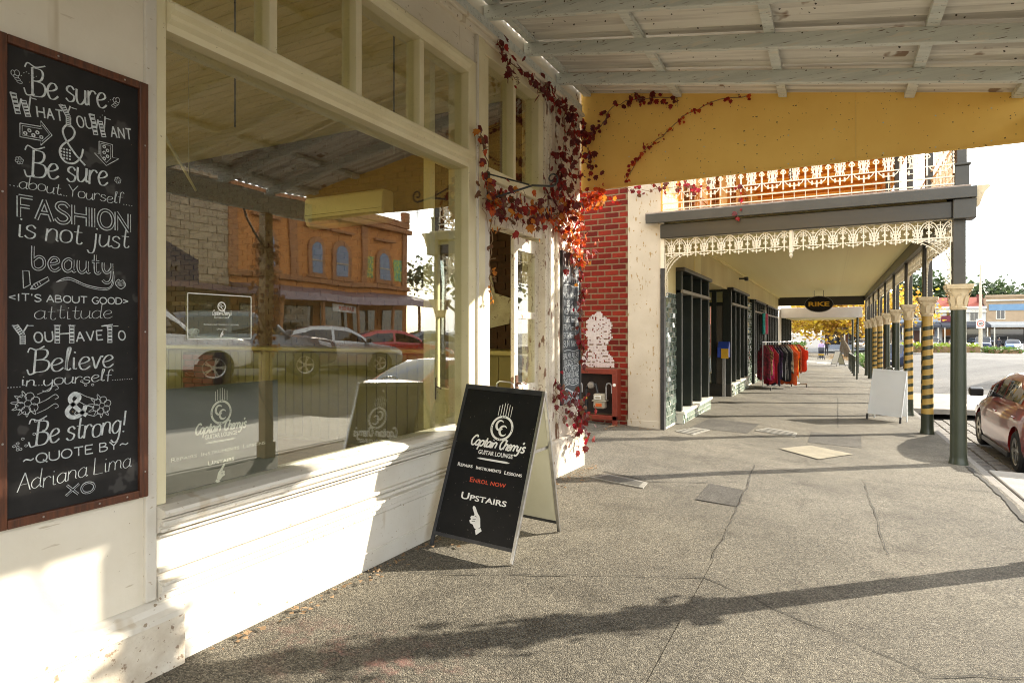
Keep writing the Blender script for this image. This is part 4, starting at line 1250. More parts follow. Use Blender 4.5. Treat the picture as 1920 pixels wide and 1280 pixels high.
# ================================================================ signs by the window
def aframe(t, wd, hgt, spread, panel_z0, fm, pm, backm, legw=.024):
    """A-board in local space: front face at -Y leaning back to a ridge; returns helper for the front face"""
    ln = math.hypot(spread, hgt)
    front = lambda a, b, d: (a, -spread + b / ln * spread - d * hgt / ln, b / ln * hgt + d * spread / ln)
    back = lambda a, b, d: (a, spread - b / ln * spread + d * hgt / ln, b / ln * hgt + d * spread / ln)
    h = wd / 2
    for nm, fn, s in (('front', front, 1), ('back', back, -1)):
        for x0, x1 in ((-h, -h + legw), (h - legw, h)):
            put('leg', MB().prism([(x0, 0), (x1, 0), (x1, ln), (x0, ln)], fn, -.014, .008), fm[1] if (x0 > 0) else fm[0], t, bev=.002)
        put('cross_rail', MB().prism([(-h + legw, panel_z0 - .012), (h - legw, panel_z0 - .012), (h - legw, panel_z0 + .012), (-h + legw, panel_z0 + .012)], fn, -.012, .007), fm[0], t)
        put('cross_rail', MB().prism([(-h + legw, ln - .035), (h - legw, ln - .035), (h - legw, ln - .002), (-h + legw, ln - .002)], fn, -.012, .010), fm[0], t)
        put('panel', MB().prism([(-h + legw, panel_z0 + .012), (h - legw, panel_z0 + .012), (h - legw, ln - .035), (-h + legw, ln - .035)], fn, -.004, .003), pm if nm == 'front' else [pm, backm], t)
        put('panel_back', MB().prism([(-h + legw, panel_z0 + .012), (h - legw, panel_z0 + .012), (h - legw, ln - .035), (-h + legw, ln - .035)], fn, -.009, -.0045), backm, t)
    for s in (-1, 1):
        z = hgt * .62
        y = spread * (1 - .62)
        put('hinge_strap', MB().bar((s * (h - .03), -y, z), (s * (h - .03), y, z), .004, .022), 'steel', t)
    put('carry_handle', MB().tube([(-.075, 0, hgt + .002), (-.07, 0, hgt + .03), (-.045, 0, hgt + .045), (.045, 0, hgt + .045), (.07, 0, hgt + .03), (.075, 0, hgt + .002)], .006, 6), 'steel', t, smooth=60)
    return front, ln
gx, gy = -2.235, 4.09
af = thing('sandwich_board', 'black a-board with white and red lettering standing beside the display window', 'sandwich board', (gx, gy, fz(gx, gy) + .008), rot=(-.014, .045, 0))
FF, LN = aframe(af, .675, 1.13, .41, .085, ('frame_black', 'steel'), 'sign_black', 'panel_back')
def fplace(dx, b, dd=.0042):
    p0 = Vector(FF(dx, b, dd))
    return face_matrix(p0, (1, 0, 0), Vector(FF(0, 1, 0)) - Vector(FF(0, 0, 0)))
def logo(fnA, cx, cy, r, parent, wcol='sign_white', k=1.0):
    mb = MB()
    mb.ribbon([(cx + r * math.cos(2 * math.pi * i / 40), cy + r * math.sin(2 * math.pi * i / 40)) for i in range(41)], r * .20, fnA)
    put('logo_ring', mb, wcol, parent)
    mb = MB()
    for j in range(4):
        for q in (-1, 0, 1):
            an = j * math.pi / 2 + q * .16
            mb.ribbon([(cx + r * .95 * math.cos(an), cy + r * .95 * math.sin(an)), (cx + r * 1.05 * math.cos(an), cy + r * 1.05 * math.sin(an))], r * .06, lambda a, b, d: fnA(a, b, d + .0006))
    put('logo_mark', mb, 'sign_black', parent, kind='stuff')
    for dx, dy in ((-.20, .22), (.20, -.22)):
        mb = MB()
        pts = [(cx + r * (dx + .36 * math.cos(an)), cy + r * (dy + .42 * math.sin(an))) for an in [.7 + .26 * i for i in range(20)]]
        n = len(pts)
        mb.ribbon(pts, [r * (.06 + .16 * math.sin(math.pi * i / (n - 1))) for i in range(n)], fnA)
        put('logo_letter', mb, wcol, parent)
    for i in range(6):
        x = cx + (i - 2.5) * r * .245
        top = cy + r * (1.95 + .32 * (1 - abs(i - 2.5) / 2.5))
        mb = MB()
        mb.ribbon([(x, cy + r * 1.12 - abs(i - 2.5) * r * .03), (x, top)], r * .055, fnA)
        put('logo_string', mb, wcol, parent)
def hand(fnA, cx, cy, s, parent, flip=1):
    P = [(-.38, 1.0), (-.30, 1.02), (-.20, .92), (.02, .52), (.14, .40), (.24, .20), (.30, -.10), (.36, -.36), (.16, -.62), (-.02, -.52), (-.16, -.30), (-.36, -.24), (-.44, -.06), (-.34, .04), (-.42, .16), (-.36, .30), (-.20, .32), (-.18, .42), (-.40, .86)]
    mb = MB()
    mb.prism([(cx + flip * 1.28 * x * s, cy + y * s) for x, y in P], fnA, 0, .0006)
    put('pointing_hand', mb, 'sign_white', parent)
    C = [(.06, -.66), (.38, -.42), (.50, -.62), (.18, -.98)]
    mb = MB().prism([(cx + flip * 1.28 * x * s, cy + y * s) for x, y in C], fnA, 0, .0006)
    put('cuff', mb, 'sign_white', parent)
    mb = MB()
    for a, b in (((-.30, .05), (-.05, .10)), ((-.34, -.10), (-.06, -.04)), ((-.2, .33), (.0, .28))):
        mb.ribbon([(cx + flip * a[0] * s, cy + a[1] * s), (cx + flip * b[0] * s, cy + b[1] * s)], .035 * s, lambda p, q, d: fnA(p, q, d + .0012))
    put('hand_line', mb, 'sign_black', parent, kind='stuff')
FA = lambda a, b, d: FF(a, b, .0040 + d)
logo(FA, .045, .897, .085, af)
mb = MB()
stroke_text(mb, 'Captain', -.190, .750, .028, .745, .072, .0125, FA, slant=.30, gap=.3)
stroke_text(mb, "Cherry's", .052, .745, .255, .742, .072, .0125, FA, slant=.30, gap=.3)
put('script_lettering', mb, 'sign_white', af, kind='stuff')
print_text('lettering', 'GUITAR LOUNGE', fplace(.037, .690), .042, 'sign_white', af, fit=.285, offset=.0012)
put('pencil_rule', MB().prism([(-.109, .658), (-.08, .664), (.14, .663), (.167, .655), (.14, .648), (-.08, .651)], FA, 0, .0005), 'sign_white', af)
print_text('lettering', 'Repairs', fplace(-.190, .580), .036, 'sign_white', af, small=True, fit=.128, offset=.0008)
print_text('lettering', 'Instruments', fplace(.008, .577), .036, 'sign_white', af, small=True, fit=.208, offset=.0008)
print_text('lettering', 'Lessons', fplace(.209, .574), .036, 'sign_white', af, small=True, fit=.140, offset=.0008)
print_text('lettering', 'Enrol now', fplace(.023, .482), .050, 'sign_red', af, small=True, fit=.295, offset=.0006)
print_text('lettering', 'Upstairs', fplace(.018, .356), .068, 'sign_white', af, small=True, fit=.372, offset=.0012)
hand(FA, -.005, .225, .095, af)

# card standing inside the glass and small transparent notice fixed on it
wc = T('window_card', 'sage grey card with white guitar lounge lettering standing inside the window', 'sign', (-2.78, 2.14, .825))
wc.part('card', B(-2.786, -2.781, 1.762, 2.493, .828, 1.330), 'card_sage')
WC = lambda a, b, d: (-2.7806 + d, a, b)
def world_children(t, fn):
    """run fn(parent) that builds children with world vertices, then shift them to the thing's origin"""
    old = set(t.o.children)
    fn(t.o)
    for c in t.o.children:
        if c not in old:
            c.data.transform(Matrix.Translation(-Vector(t.loc)))
def card_print(p):
    k = .72
    logo(WC, 2.129, 1.189, .056, p)
    mb = MB()
    stroke_text(mb, 'Captain', 1.979, 1.094, 2.122, 1.094, .050, .0085, WC, slant=.30, gap=.3)
    stroke_text(mb, "Cherry's", 2.142, 1.094, 2.276, 1.093, .050, .0085, WC, slant=.30, gap=.3)
    put('script_lettering', mb, 'sign_white', p, kind='stuff')
    fm = lambda y, z: face_matrix((-2.7804, y, z), (0, 1, 0), (0, 0, 1))
    print_text('lettering', 'GUITAR LOUNGE', fm(2.130, 1.063), .03, 'sign_white', p, fit=.19, offset=.0008)
    put('pencil_rule', MB().prism([(2.035, 1.043), (2.055, 1.048), (2.195, 1.047), (2.215, 1.043), (2.195, 1.038), (2.055, 1.039)], WC, 0, .0004), 'sign_white', p)
    print_text('lettering', 'Repairs', fm(1.925, .983), .028, 'sign_white', p, small=True, fit=.135)
    print_text('lettering', 'Instruments', fm(2.127, .983), .028, 'sign_white', p, small=True, fit=.221)
    print_text('lettering', 'Lessons', fm(2.334, .982), .028, 'sign_white', p, small=True, fit=.144)
    print_text('lettering', 'Upstairs', fm(2.130, .929), .032, 'sign_white', p, small=True, fit=.153)
    hand(WC, 2.125, .872, .048, p, flip=-1)
world_children(wc, card_print)
wn = T('window_notice', 'small clear notice with white border and logo stuck on the window glass', 'sign', (-2.745, 2.09, 1.56))
wn.part('sheet', B(-2.7278, -2.7266, 1.90, 2.272, 1.56, 1.79), 'plain_glass')
WN = lambda a, b, d: (-2.7262 + d, a, b)
def notice_print(p):
    for a in ([(1.905, 1.565), (1.905, 1.785)], [(2.267, 1.565), (2.267, 1.785)], [(1.905, 1.785), (2.267, 1.785)], [(1.905, 1.565), (2.267, 1.565)]):
        mb = MB()
        mb.ribbon(a, .005, WN)
        put('border', mb, 'sign_white', p)
    mb = MB()
    mb.ribbon(circ(2.09, 1.727, .021, 24), .006, WN)
    mb.ribbon(circ(2.085, 1.731, .007, 10)[1:9], .004, WN)
    mb.ribbon(circ(2.095, 1.723, .007, 10)[1:9], .004, WN)
    put('logo_ring', mb, 'sign_white', p, kind='stuff')
    mb = MB()
    stroke_text(mb, "Captain Cherry's", 2.035, 1.684, 2.145, 1.684, .024, .0032, WN, slant=.3, gap=.3)
    put('script_lettering', mb, 'sign_white', p, kind='stuff')
    fm = lambda y, z: face_matrix((-2.7258, y, z), (0, 1, 0), (0, 0, 1))
    print_text('lettering', 'GUITAR LOUNGE', fm(2.09, 1.667), .012, 'sign_white', p, fit=.085)
    print_text('lettering', 'Repairs Instruments Lessons', fm(2.09, 1.632), .013, 'sign_white', p, small=True, fit=.20)
    print_text('lettering', 'Upstairs', fm(2.09, 1.610), .013, 'sign_white', p, small=True, fit=.055)
    hand(WN, 2.09, 1.588, .018, p, flip=-1)
world_children(wn, notice_print)

# ---------------------------------------------------------------- things inside the shop
ac = T('air_conditioner', 'cream wall air conditioner on the brown brick wall inside the shop', 'air conditioner', (-5.98, 6.70, 3.08))
ac.part('casing', MB().prism([(6.69, 3.50), (6.50, 3.50), (6.47, 3.47), (6.46, 3.22), (6.50, 3.12), (6.56, 3.08), (6.69, 3.08)], lambda a, b, d: (d, a, b), -6.68, -5.28), 'plastic_white', smooth=35, bev=.01)
ac.part('flap', MB().prism([(6.455, 3.20), (6.452, 3.19), (6.495, 3.112), (6.50, 3.118)], lambda a, b, d: (d, a, b), -6.6, -5.36), 'steel')
ac.part('end_cap', B(-5.28, -5.27, 6.48, 6.69, 3.10, 3.49), 'plastic_white', bev=.004)
ac.part('panel_line', B(-6.66, -5.30, 6.456, 6.4605, 3.245, 3.25), 'frame_black')
ctr = T('counter', 'cream boarded counter with cupboard doors along the brick wall inside the shop', 'counter', (-6.0, 6.4, .15))
ctr.part('counter_top', B(-9.6, -3.05, 6.02, 6.70, 1.34, 1.39), mat('counter_top_olive', (.40, .33, .13), (.33, .27, .10), 2, .5), bev=.008)
ctr.part('carcass', B(-9.5, -3.1, 6.10, 6.69, .15, 1.34), mat('counter_olive', (.19, .15, .05), (.15, .12, .04), 2, .5))
for i in range(40):
    x = -9.48 + i * .158
    if -8.6 < x < -7.9:
        continue
    ctr.part('board', B(x, x + .150, 6.085, 6.10, .20, 1.32), 'counter_olive', bev=.004)
br = T('brick_chimney', 'stub of dark red bricks showing between the counter boards', 'brickwork', (-8.3, 6.05, .15))
br.part('core', B(-8.62, -7.92, 5.95, 6.08, .15, 1.30), 'mortar_brown')
bm_ = MB().box(0, .215, 0, .012, 0, .072).mesh('brick', 'brick_red')
for r_ in range(13):
    for c in range(3):
        inst('brick', bm_, br.o, (-8.60 + c * .228 + (.05 if r_ % 2 else 0) + 8.3 - .02, 5.94 - 6.05, .01 + r_ * .086))
sp = T('soap_bottle', 'white pump soap bottle on the counter seen through the open doorway', 'bottle', (-3.62, 6.2, 1.39))
sp.part('bottle', MB().lathe([(.001, 1.39), (.05, 1.39), (.052, 1.41), (.052, 1.52), (.03, 1.54), (.02, 1.55)], 14, (-3.62, 6.2, 0)), 'sign_white', smooth=40)
sp.part('pump', MB().lathe([(.02, 1.55), (.02, 1.575), (.008, 1.58), (.008, 1.61), (.022, 1.612), (.022, 1.628), (.001, 1.63)], 10, (-3.62, 6.2, 0)).tube([(-3.62, 6.2, 1.62), (-3.67, 6.2, 1.615), (-3.68, 6.2, 1.60)], .007, 6), 'sign_white', smooth=40)
cam_ = T('spotlight', 'small white spotlight on the ceiling of the shop', 'spotlight', (-5.25, 3.72, 4.43))
cam_.part('stem', MB().tube([(-5.25, 3.72, 4.44), (-5.25, 3.72, 4.30)], .012, 8), 'plastic_white')
cam_.part('head', MB().lathe([(.03, 4.30), (.055, 4.28), (.06, 4.16), (.055, 4.155), (.048, 4.19), (.001, 4.19)], 16, (-5.25, 3.72, 0)), 'plastic_white', smooth=40)
sb_ = T('ceiling_bracket', 'dark bracket hanging from the shop ceiling behind the transom', 'bracket', (-4.9, 4.2, 4.43))
sb_.part('arm', MB().tube([(-4.9, 4.2, 4.44), (-4.9, 4.2, 4.12), (-4.95, 4.12, 4.05), (-5.1, 3.95, 4.06)], .03, 8), 'frame_black', smooth=50)
for x, y, lab in ((-3.5, 4.45, 'dark pendant cord hanging behind the right upper pane'), (-4.15, 3.3, 'thin dark cord hanging behind the left upper pane')):
    pc_ = T('pendant_cord', lab, 'cord', (x, y, 4.43))
    pc_.part('rose', MB().lathe([(.03, 4.44), (.03, 4.41), (.008, 4.36)], 10, (x, y, 0)), 'frame_black')
    pc_.part('cord', MB().tube([(x, y, 4.38), (x, y, 3.2)], .008, 6), 'frame_black')
rod = T('ceiling_rod', 'slim pale rod hung across the ceiling inside the window', 'rod', (-4.5, 3.0, 3.0))
rod.part('rod', MB().tube([(-3.6, 2.2, 3.02), (-5.6, 4.0, 3.0)], .012, 6), 'plastic_white')
rod.part('hanger', MB().tube([(-4.0, 2.56, 3.02), (-4.0, 2.56, 4.44)], .003, 4), 'plastic_white')
rod.part('hanger', MB().tube([(-5.2, 3.64, 3.0), (-5.2, 3.64, 4.44)], .003, 4), 'plastic_white')
hk = T('scroll_bracket', 'green wrought iron scroll bracket above the doorway', 'bracket', (W + .02, 4.64, 2.75))
hk.part('plate', B(W + .031, W + .045, 4.62, 4.66, 2.72, 2.98), 'green_post')
hk.part('arm', MB().tube([(W + .04, 4.64, 2.74), (W + .45, 4.66, 2.82), (W + .62, 4.68, 2.80)], .009, 6), 'frame_black')
hk.part('scroll', MB().tube([(W + .62 + .06 * (1 - i / 16) * math.cos(i * .55 - 1.57), 4.68, 2.86 + .06 * (1 - i / 16) * math.sin(i * .55 - 1.57)) for i in range(14)], .008, 6), 'frame_black', smooth=60)
hk.part('brace', MB().tube([(W + .04, 4.64, 2.96), (W + .42, 4.66, 2.83)], .007, 6), 'frame_black')

# ================================================================ creeper with red autumn leaves
STR = [('w', [(4.731, 4.143), (4.88, 4.038), (5.037, 3.905)], .065, 18, 0), ('w', [(5.037, 4.051), (5.316, 4.057), (5.558, 4.014), (5.818, 4.105)], .058, 22, 0),
 ('w', [(5.558, 4.014), (6.027, 4.037), (6.402, 4.013), (6.564, 3.912)], .074, 36, 0), ('w', [(6.248, 4.023), (6.278, 3.712), (6.15, 3.416), (6.0, 3.201), (5.85, 3.01)], .17, 120, 0),
 ('f', [(-2.658, 4.086), (-2.577, 3.758), (-2.524, 3.499)], .089, 32, 0), ('w', [(4.453, 3.25), (4.543, 3.05), (4.516, 2.819), (4.683, 2.739)], .044, 22, 1),
 ('w', [(4.498, 2.726), (4.88, 2.729), (5.435, 2.752), (6.099, 2.865), (6.482, 3.02)], .115, 190, 1), ('w', [(4.635, 2.616), (4.635, 2.387), (4.607, 2.064), (4.626, 1.838)], .023, 18, 3),
 ('w', [(6.172, 2.877), (6.402, 2.738), (6.482, 2.511), (6.564, 2.459)], .15, 130, 2), ('f', [(-2.645, 3.184), (-2.478, 3.149), (-2.379, 3.17)], .082, 50, 2),
 ('w', [(6.66, 2.465), (6.74, 2.166), (6.70, 1.735), (6.80, 1.3)], .073, 50, 4), ('w', [(5.956, 1.052), (6.248, 0.798), (6.564, 0.765), (6.68, 0.611), (6.50, 0.467)], .13, 95, 4),
 ('f', [(-2.577, 3.884), (-2.379, 4.042), (-2.25, 4.208), (-1.936, 4.246), (-1.517, 4.185)], .050, 45, 0), ('f', [(-2.123, 3.328), (-1.936, 3.61), (-1.693, 3.787), (-1.458, 3.958), (-1.12, 4.076), (-0.796, 4.076)], .026, 55, 5),
 ('p', [(-3.091, 4.041), (-2.726, 3.958), (-2.503, 3.978), (-2.071, 3.949), (-1.737, 3.93)], .072, 45, 4), ('p', [(-1.294, 3.865), (-1.255, 3.653), (-1.31, 3.409)], .041, 10, 4)]
def leaf_mesh(m):
    pts = [(0, 0, 0), (.30, .10, .06), (.50, .32, .02), (.34, .42, .03), (.36, .72, .0), (.16, .70, .02), (0, 1.0, -.10), (-.16, .70, .02), (-.36, .72, 0), (-.34, .42, .03), (-.50, .32, .02), (-.30, .10, .06), (0, .45, -.06)]
    mb = MB().add(pts, [(12, i, i + 1) for i in range(11)] + [(12, 11, 0)])
    return mb.mesh('leaf', m)
LM = {k: leaf_mesh(k) for k in ('leaf_dark', 'leaf_red', 'leaf_orange', 'leaf_gold', 'leaf_crimson', 'leaf_brown')}
BIAS = {0: ['leaf_dark', 'leaf_dark', 'leaf_red'], 1: ['leaf_red', 'leaf_dark', 'leaf_orange', 'leaf_gold', 'leaf_brown', 'leaf_dark'], 2: ['leaf_orange', 'leaf_orange', 'leaf_red', 'leaf_gold'],
        3: ['leaf_brown', 'leaf_gold'], 4: ['leaf_crimson', 'leaf_dark', 'leaf_dark', 'leaf_red', 'leaf_brown'], 5: ['leaf_orange', 'leaf_red']}
VN = {'w': 'red and orange creeper trailing over the doorway and shop corner', 'f': 'creeper strands climbing across the mustard yellow panel', 'p': 'pink red creeper sprays hanging by the balcony edge'}
vines = {k: T('creeper_vine', VN[k], 'vine', {'w': (-2.6, 6.3, .1), 'f': (-2.6, 6.9, 3.2), 'p': (-2.6, 10.2, 3.5)}[k]) for k in VN}
rest = {k: {} for k in VN}
nleaf = {'w': 0, 'f': 0, 'p': 0}
def vpos(pl, a, b, d):
    return {'w': (-2.60 + d, a, b), 'f': (a, 6.92 - d, b), 'p': (a, 10.20 - d, b)}[pl]
for pl, pts, spd, n, cb in STR:
    v = vines[pl]
    sm = smooth_pts(pts, 6)
    stem = MB().tube([vpos(pl, a + random.uniform(-.01, .01), b + random.uniform(-.01, .01), .0 + random.uniform(-.01, .02)) for a, b in sm], .005, 5)
    v.part('stem', stem, 'vine_stem', smooth=60)
    for k in range(max(2, n // 14)):
        a, b = random.choice(sm)
        P = [(a, b)]
        for q in range(4):
            P.append((P[-1][0] + random.gauss(0, spd * .45), P[-1][1] + random.gauss(-spd * .25, spd * .4)))
        v.part('stem', MB().tube([vpos(pl, x, y, random.uniform(0, .06)) for x, y in smooth_pts(P, 3)], .0025, 4), 'vine_stem')
    for i in range(int(n * (1.35 if pl == 'w' and spd > .05 else 1.15))):
        t = random.random() * (len(sm) - 1)
        j = int(t)
        a = sm[j][0] + (sm[min(j + 1, len(sm) - 1)][0] - sm[j][0]) * (t - j) + random.gauss(0, spd * .75)
        b = sm[j][1] + (sm[min(j + 1, len(sm) - 1)][1] - sm[j][1]) * (t - j) + random.gauss(0, spd * .75)
        big = pl == 'w' and spd > .1
        dpt = abs(random.gauss(.02, .09 if big else .03))
        p = vpos(pl, a, b, dpt)
        s = random.uniform(.04, .10) * (1.0 if spd > .03 else .62)
        face = {'w': 0.0, 'f': -math.pi / 2, 'p': -math.pi / 2}[pl]
        m = Matrix.Rotation(face + random.gauss(0, .5), 4, 'Z') @ Matrix.Rotation(math.pi / 2 + random.gauss(0, .35), 4, 'Y') @ Matrix.Rotation(random.gauss(0, .6), 4, 'Z')
        # leaf plane faces outward, tip hanging down
        mm = Matrix.Rotation(face + math.pi / 2 + random.gauss(0, .6), 4, 'Z') @ Matrix.Rotation(-math.pi / 2 + random.gauss(0, .4), 4, 'X') @ Matrix.Rotation(random.gauss(0, .7), 4, 'Z') @ Matrix.Scale(s, 4)
        key = random.choice(BIAS[cb])
        nleaf[pl] += 1
        if (pl == 'w' and i % 3 == 0 and nleaf['w'] < 900) or pl != 'w':
            o = bpy.data.objects.new('leaf', LM[key])
            COL.objects.link(o)
            o.parent = v.o
            o.matrix_local = Matrix.Translation(Vector(p) - Vector(v.loc)) @ mm
        else:
            mb = rest[pl].setdefault(key, MB())
            M4 = Matrix.Translation(Vector(p)) @ mm
            src = LM[key]
            mb.add([tuple(M4 @ q.co) for q in src.vertices], [tuple(f.vertices) for f in src.polygons])
for pl, d in rest.items():
    for key, mb in d.items():
        vines[pl].part('leaves', mb, key, kind='stuff')
# the same creeper on the verandah post beside the kerb
pv = T('creeper_vine', 'creeper wound around the verandah post beside the kerb', 'vine', (1.6, 6.12, -.1))
pv.part('stem', MB().tube([(1.6 + .09 * math.cos(i * .5), 6.12 + .09 * math.sin(i * .5), -.1 + i * .085) for i in range(40)], .01, 5), 'vine_stem', smooth=60)
mb = MB()
for i in range(230):
    z = random.uniform(1.3, 2.85)
    an = random.uniform(0, 6.28)
    rr = .09 + min(.17, abs(random.gauss(0, .04 + .04 * math.sin(z * 2.1) ** 2)))
    p = (1.6 + rr * math.cos(an), 6.12 + rr * math.sin(an), z)
    M4 = Matrix.Translation(p) @ Matrix.Rotation(random.uniform(0, 6.28), 4, 'Z') @ Matrix.Rotation(random.uniform(-1.9, -1.1), 4, 'X') @ Matrix.Scale(random.uniform(.05, .09), 4)
    mb.add([tuple(M4 @ q.co) for q in LM['leaf_red'].vertices], [tuple(f.vertices) for f in LM['leaf_red'].polygons])
pv.part('leaves', mb, 'leaf_brown', kind='stuff')

# ================================================================ HOTEL: brick return wall, pier, tiled shopfronts, verandah with balcony
hotel = T('corner_building', 'two storey building with red brick return wall, tiled shopfronts and yellow upper floor', 'building', (-2.55, 10.3, -.05))
HX = -2.5
bw = hotel.part('brick_wall', B(-5.2, -3.115, 10.36, 10.6, -.3, 6.9), 'mortar')
BL, BH = .256, .1005
GH = [(-3.955, 1.031), (-3.965, 1.147), (-3.843, 1.283), (-3.853, 1.514), (-3.914, 1.562), (-3.843, 1.629), (-3.883, 1.725), (-3.853, 1.802), (-3.741, 1.897), (-3.631, 1.968), (-3.551, 1.894), (-3.492, 1.837), (-3.433, 1.799), (-3.394, 1.704), (-3.433, 1.629), (-3.394, 1.497), (-3.462, 1.44), (-3.492, 1.326), (-3.462, 1.232), (-3.403, 1.157), (-3.354, 1.083), (-3.364, 0.992), (-3.945, 0.983)]
def inside(x, y, poly_):
    r_ = False
    j = len(poly_) - 1
    for i in range(len(poly_)):
        if (poly_[i][1] > y) != (poly_[j][1] > y) and x < (poly_[j][0] - poly_[i][0]) * (y - poly_[i][1]) / (poly_[j][1] - poly_[i][1]) + poly_[i][0]:
            r_ = not r_
        j = i
    return r_
bcache = {}
BM = [mat('brick_tone%d' % i, c, tuple(x * .72 for x in c), 8, .7, .3, 45, spec=.2, dots=[((.07, .012, .008), 40, .2, .2)]) .name for i, c in enumerate(((.22, .014, .006), (.18, .012, .005), (.26, .024, .010), (.14, .010, .005), (.23, .018, .007), (.19, .022, .010)))]
def brick(w, m):
    k = (round(w, 3), m)
    if k not in bcache:
        e = .004
        mb = MB().add([(0, .03, 0), (w, .03, 0), (w, .03, BH - .017), (0, .03, BH - .017), (e, 0, e), (w - e, 0, e), (w - e, 0, BH - .017 - e), (e, 0, BH - .017 - e)],
                      [(4, 5, 6, 7), (0, 1, 5, 4), (1, 2, 6, 5), (2, 3, 7, 6), (3, 0, 4, 7)])
        bcache[k] = mb.mesh('brick', m)
    return bcache[k]
for r_ in range(46):
    z = -.13 + r_ * BH
    x = -4.42 - (BL / 2 if r_ % 2 else 0)
    while x < -3.13:
        x1 = min(x + BL - .014, -3.118)
        if x1 - x > .03:
            me = brick(x1 - x, random.choice(BM))
            inst('brick', me, bw, (x - hotel.loc[0], 10.350 + random.uniform(0, .004) - hotel.loc[1], z - hotel.loc[2]))
        x += BL
# remains of white paint on the bricks: irregular patches of paint, a coat of 1 mm
mb = MB()
for i in range(24):
    for j in range(40):
        x0, z0 = -3.98 + i * .027, .98 + j * .0255
        cx_, cz_ = x0 + .0135, z0 + .0128
        if inside(cx_, cz_, GH) and random.random() > .10:
            rr = (cz_ + .13) % BH
            if rr > BH - .02 and random.random() < .45:
                continue
            n_ = 7
            pl_ = [(cx_ + (.016 + random.uniform(-.003, .006)) * math.cos(6.283 * q / n_), cz_ + (.0155 + random.uniform(-.003, .006)) * math.sin(6.283 * q / n_)) for q in range(n_)]
            mb.prism(pl_, lambda a, b, d: (a, d, b), 10.3475 - random.uniform(0, .0012), 10.3495)
hotel.part('paint_remnant', mb, mat('old_white_paint', (.62, .56, .54), (.54, .47, .46), 9, .8, .3, 40), parent=bw, kind='stuff')
hotel.part('corner_pier', B(-3.112, -2.545, 10.33, 10.9, -.3, 4.65), 'pier_render', bev=.01)
hotel.part('pier_base', B(-3.118, -2.54, 10.322, 10.9, -.3, .10), 'pier_render', bev=.006)
hotel.part('corner_strip', B(-2.544, HX + .02, 10.30, 10.42, -.2, 2.66), 'frame_black')
hotel.part('corner_strip', B(-2.544, HX + .02, 10.302, 10.42, 2.66, 3.42), 'lace_white')
# street wall over the shopfronts
hotel.part('street_wall', B(-3.0, HX, 10.42, 35.5, 2.74, 3.40), 'wall_cream')
hotel.part('street_wall', B(-3.0, HX, 10.42, 11.24, 2.28, 2.74), 'wall_cream')
hotel.part('wall_stripe', B(-2.6, HX + .012, 12.9, 13.6, 2.76, 3.39), 'soffit_cream')
hotel.part('upper_wall', B(-3.0, HX - .02, 10.36, 35.5, 3.56, 6.9), 'upper_yellow')
for y in (11.6, 14.6, 17.6, 20.6, 23.6, 27, 31):
    f_ = hotel.part('window_frame', B(-2.6, HX + .05, y, y + 1.2, 3.70, 6.1), 'upper_brown', bev=.01)
    hotel.part('pane', B(-2.5, HX + .055, y + .12, y + .56, 3.9, 6.0), 'car_glass', parent=f_)
    hotel.part('pane', B(-2.5, HX + .055, y + .64, y + 1.08, 3.9, 6.0), 'car_glass', parent=f_)
def tiles(name, y0, y1, z0, z1, X, tw, th, m, tilt=.035, gap=.006, parent=None, facing='x', x0=None, x1=None):
    mb = MB()
    ny, nz = max(1, round((y1 - y0) / tw)), max(1, round((z1 - z0) / th))
    tw, th = (y1 - y0) / ny, (z1 - z0) / nz
    for j in range(nz):
        for i in range(ny + 1):
            a0 = y0 + (i - (.5 if j % 2 else 0)) * tw
            a1 = min(a0 + tw - gap, y1)
            a0 = max(a0, y0)
            if a1 - a0 < .01:
                continue
            b0, b1 = z0 + j * th, z0 + (j + 1) * th - gap
            s, q = random.gauss(0, tilt) * tw, random.gauss(0, tilt) * th
            mb.add([(X + .006 - s - q, a0, b0), (X + .006 + s - q, a1, b0), (X + .006 + s + q, a1, b1), (X + .006 - s + q, a0, b1),
                    (X, a0, b0), (X, a1, b0), (X, a1, b1), (X, a0, b1)], [(0, 1, 2, 3), (4, 5, 1, 0), (5, 6, 2, 1), (6, 7, 3, 2), (7, 4, 0, 3)])
    return hotel.part(name, mb, m, parent=parent, kind='stuff')
def pier(y0, y1, ztop):
    p = hotel.part('tiled_pier', B(-2.7, HX + .008, y0, y1, -.45, ztop), 'grout')
    tiles('tile', y0 + .01, y1 - .01, gslope(y0) + .14, ztop - .01, HX + .009, .14, .085, 'tile_glaze', parent=p)
    return p
pier(10.42, 11.24, 2.28)
pier(21.3, 23.0, 2.6)
pier(27.6, 28.2, 2.6)
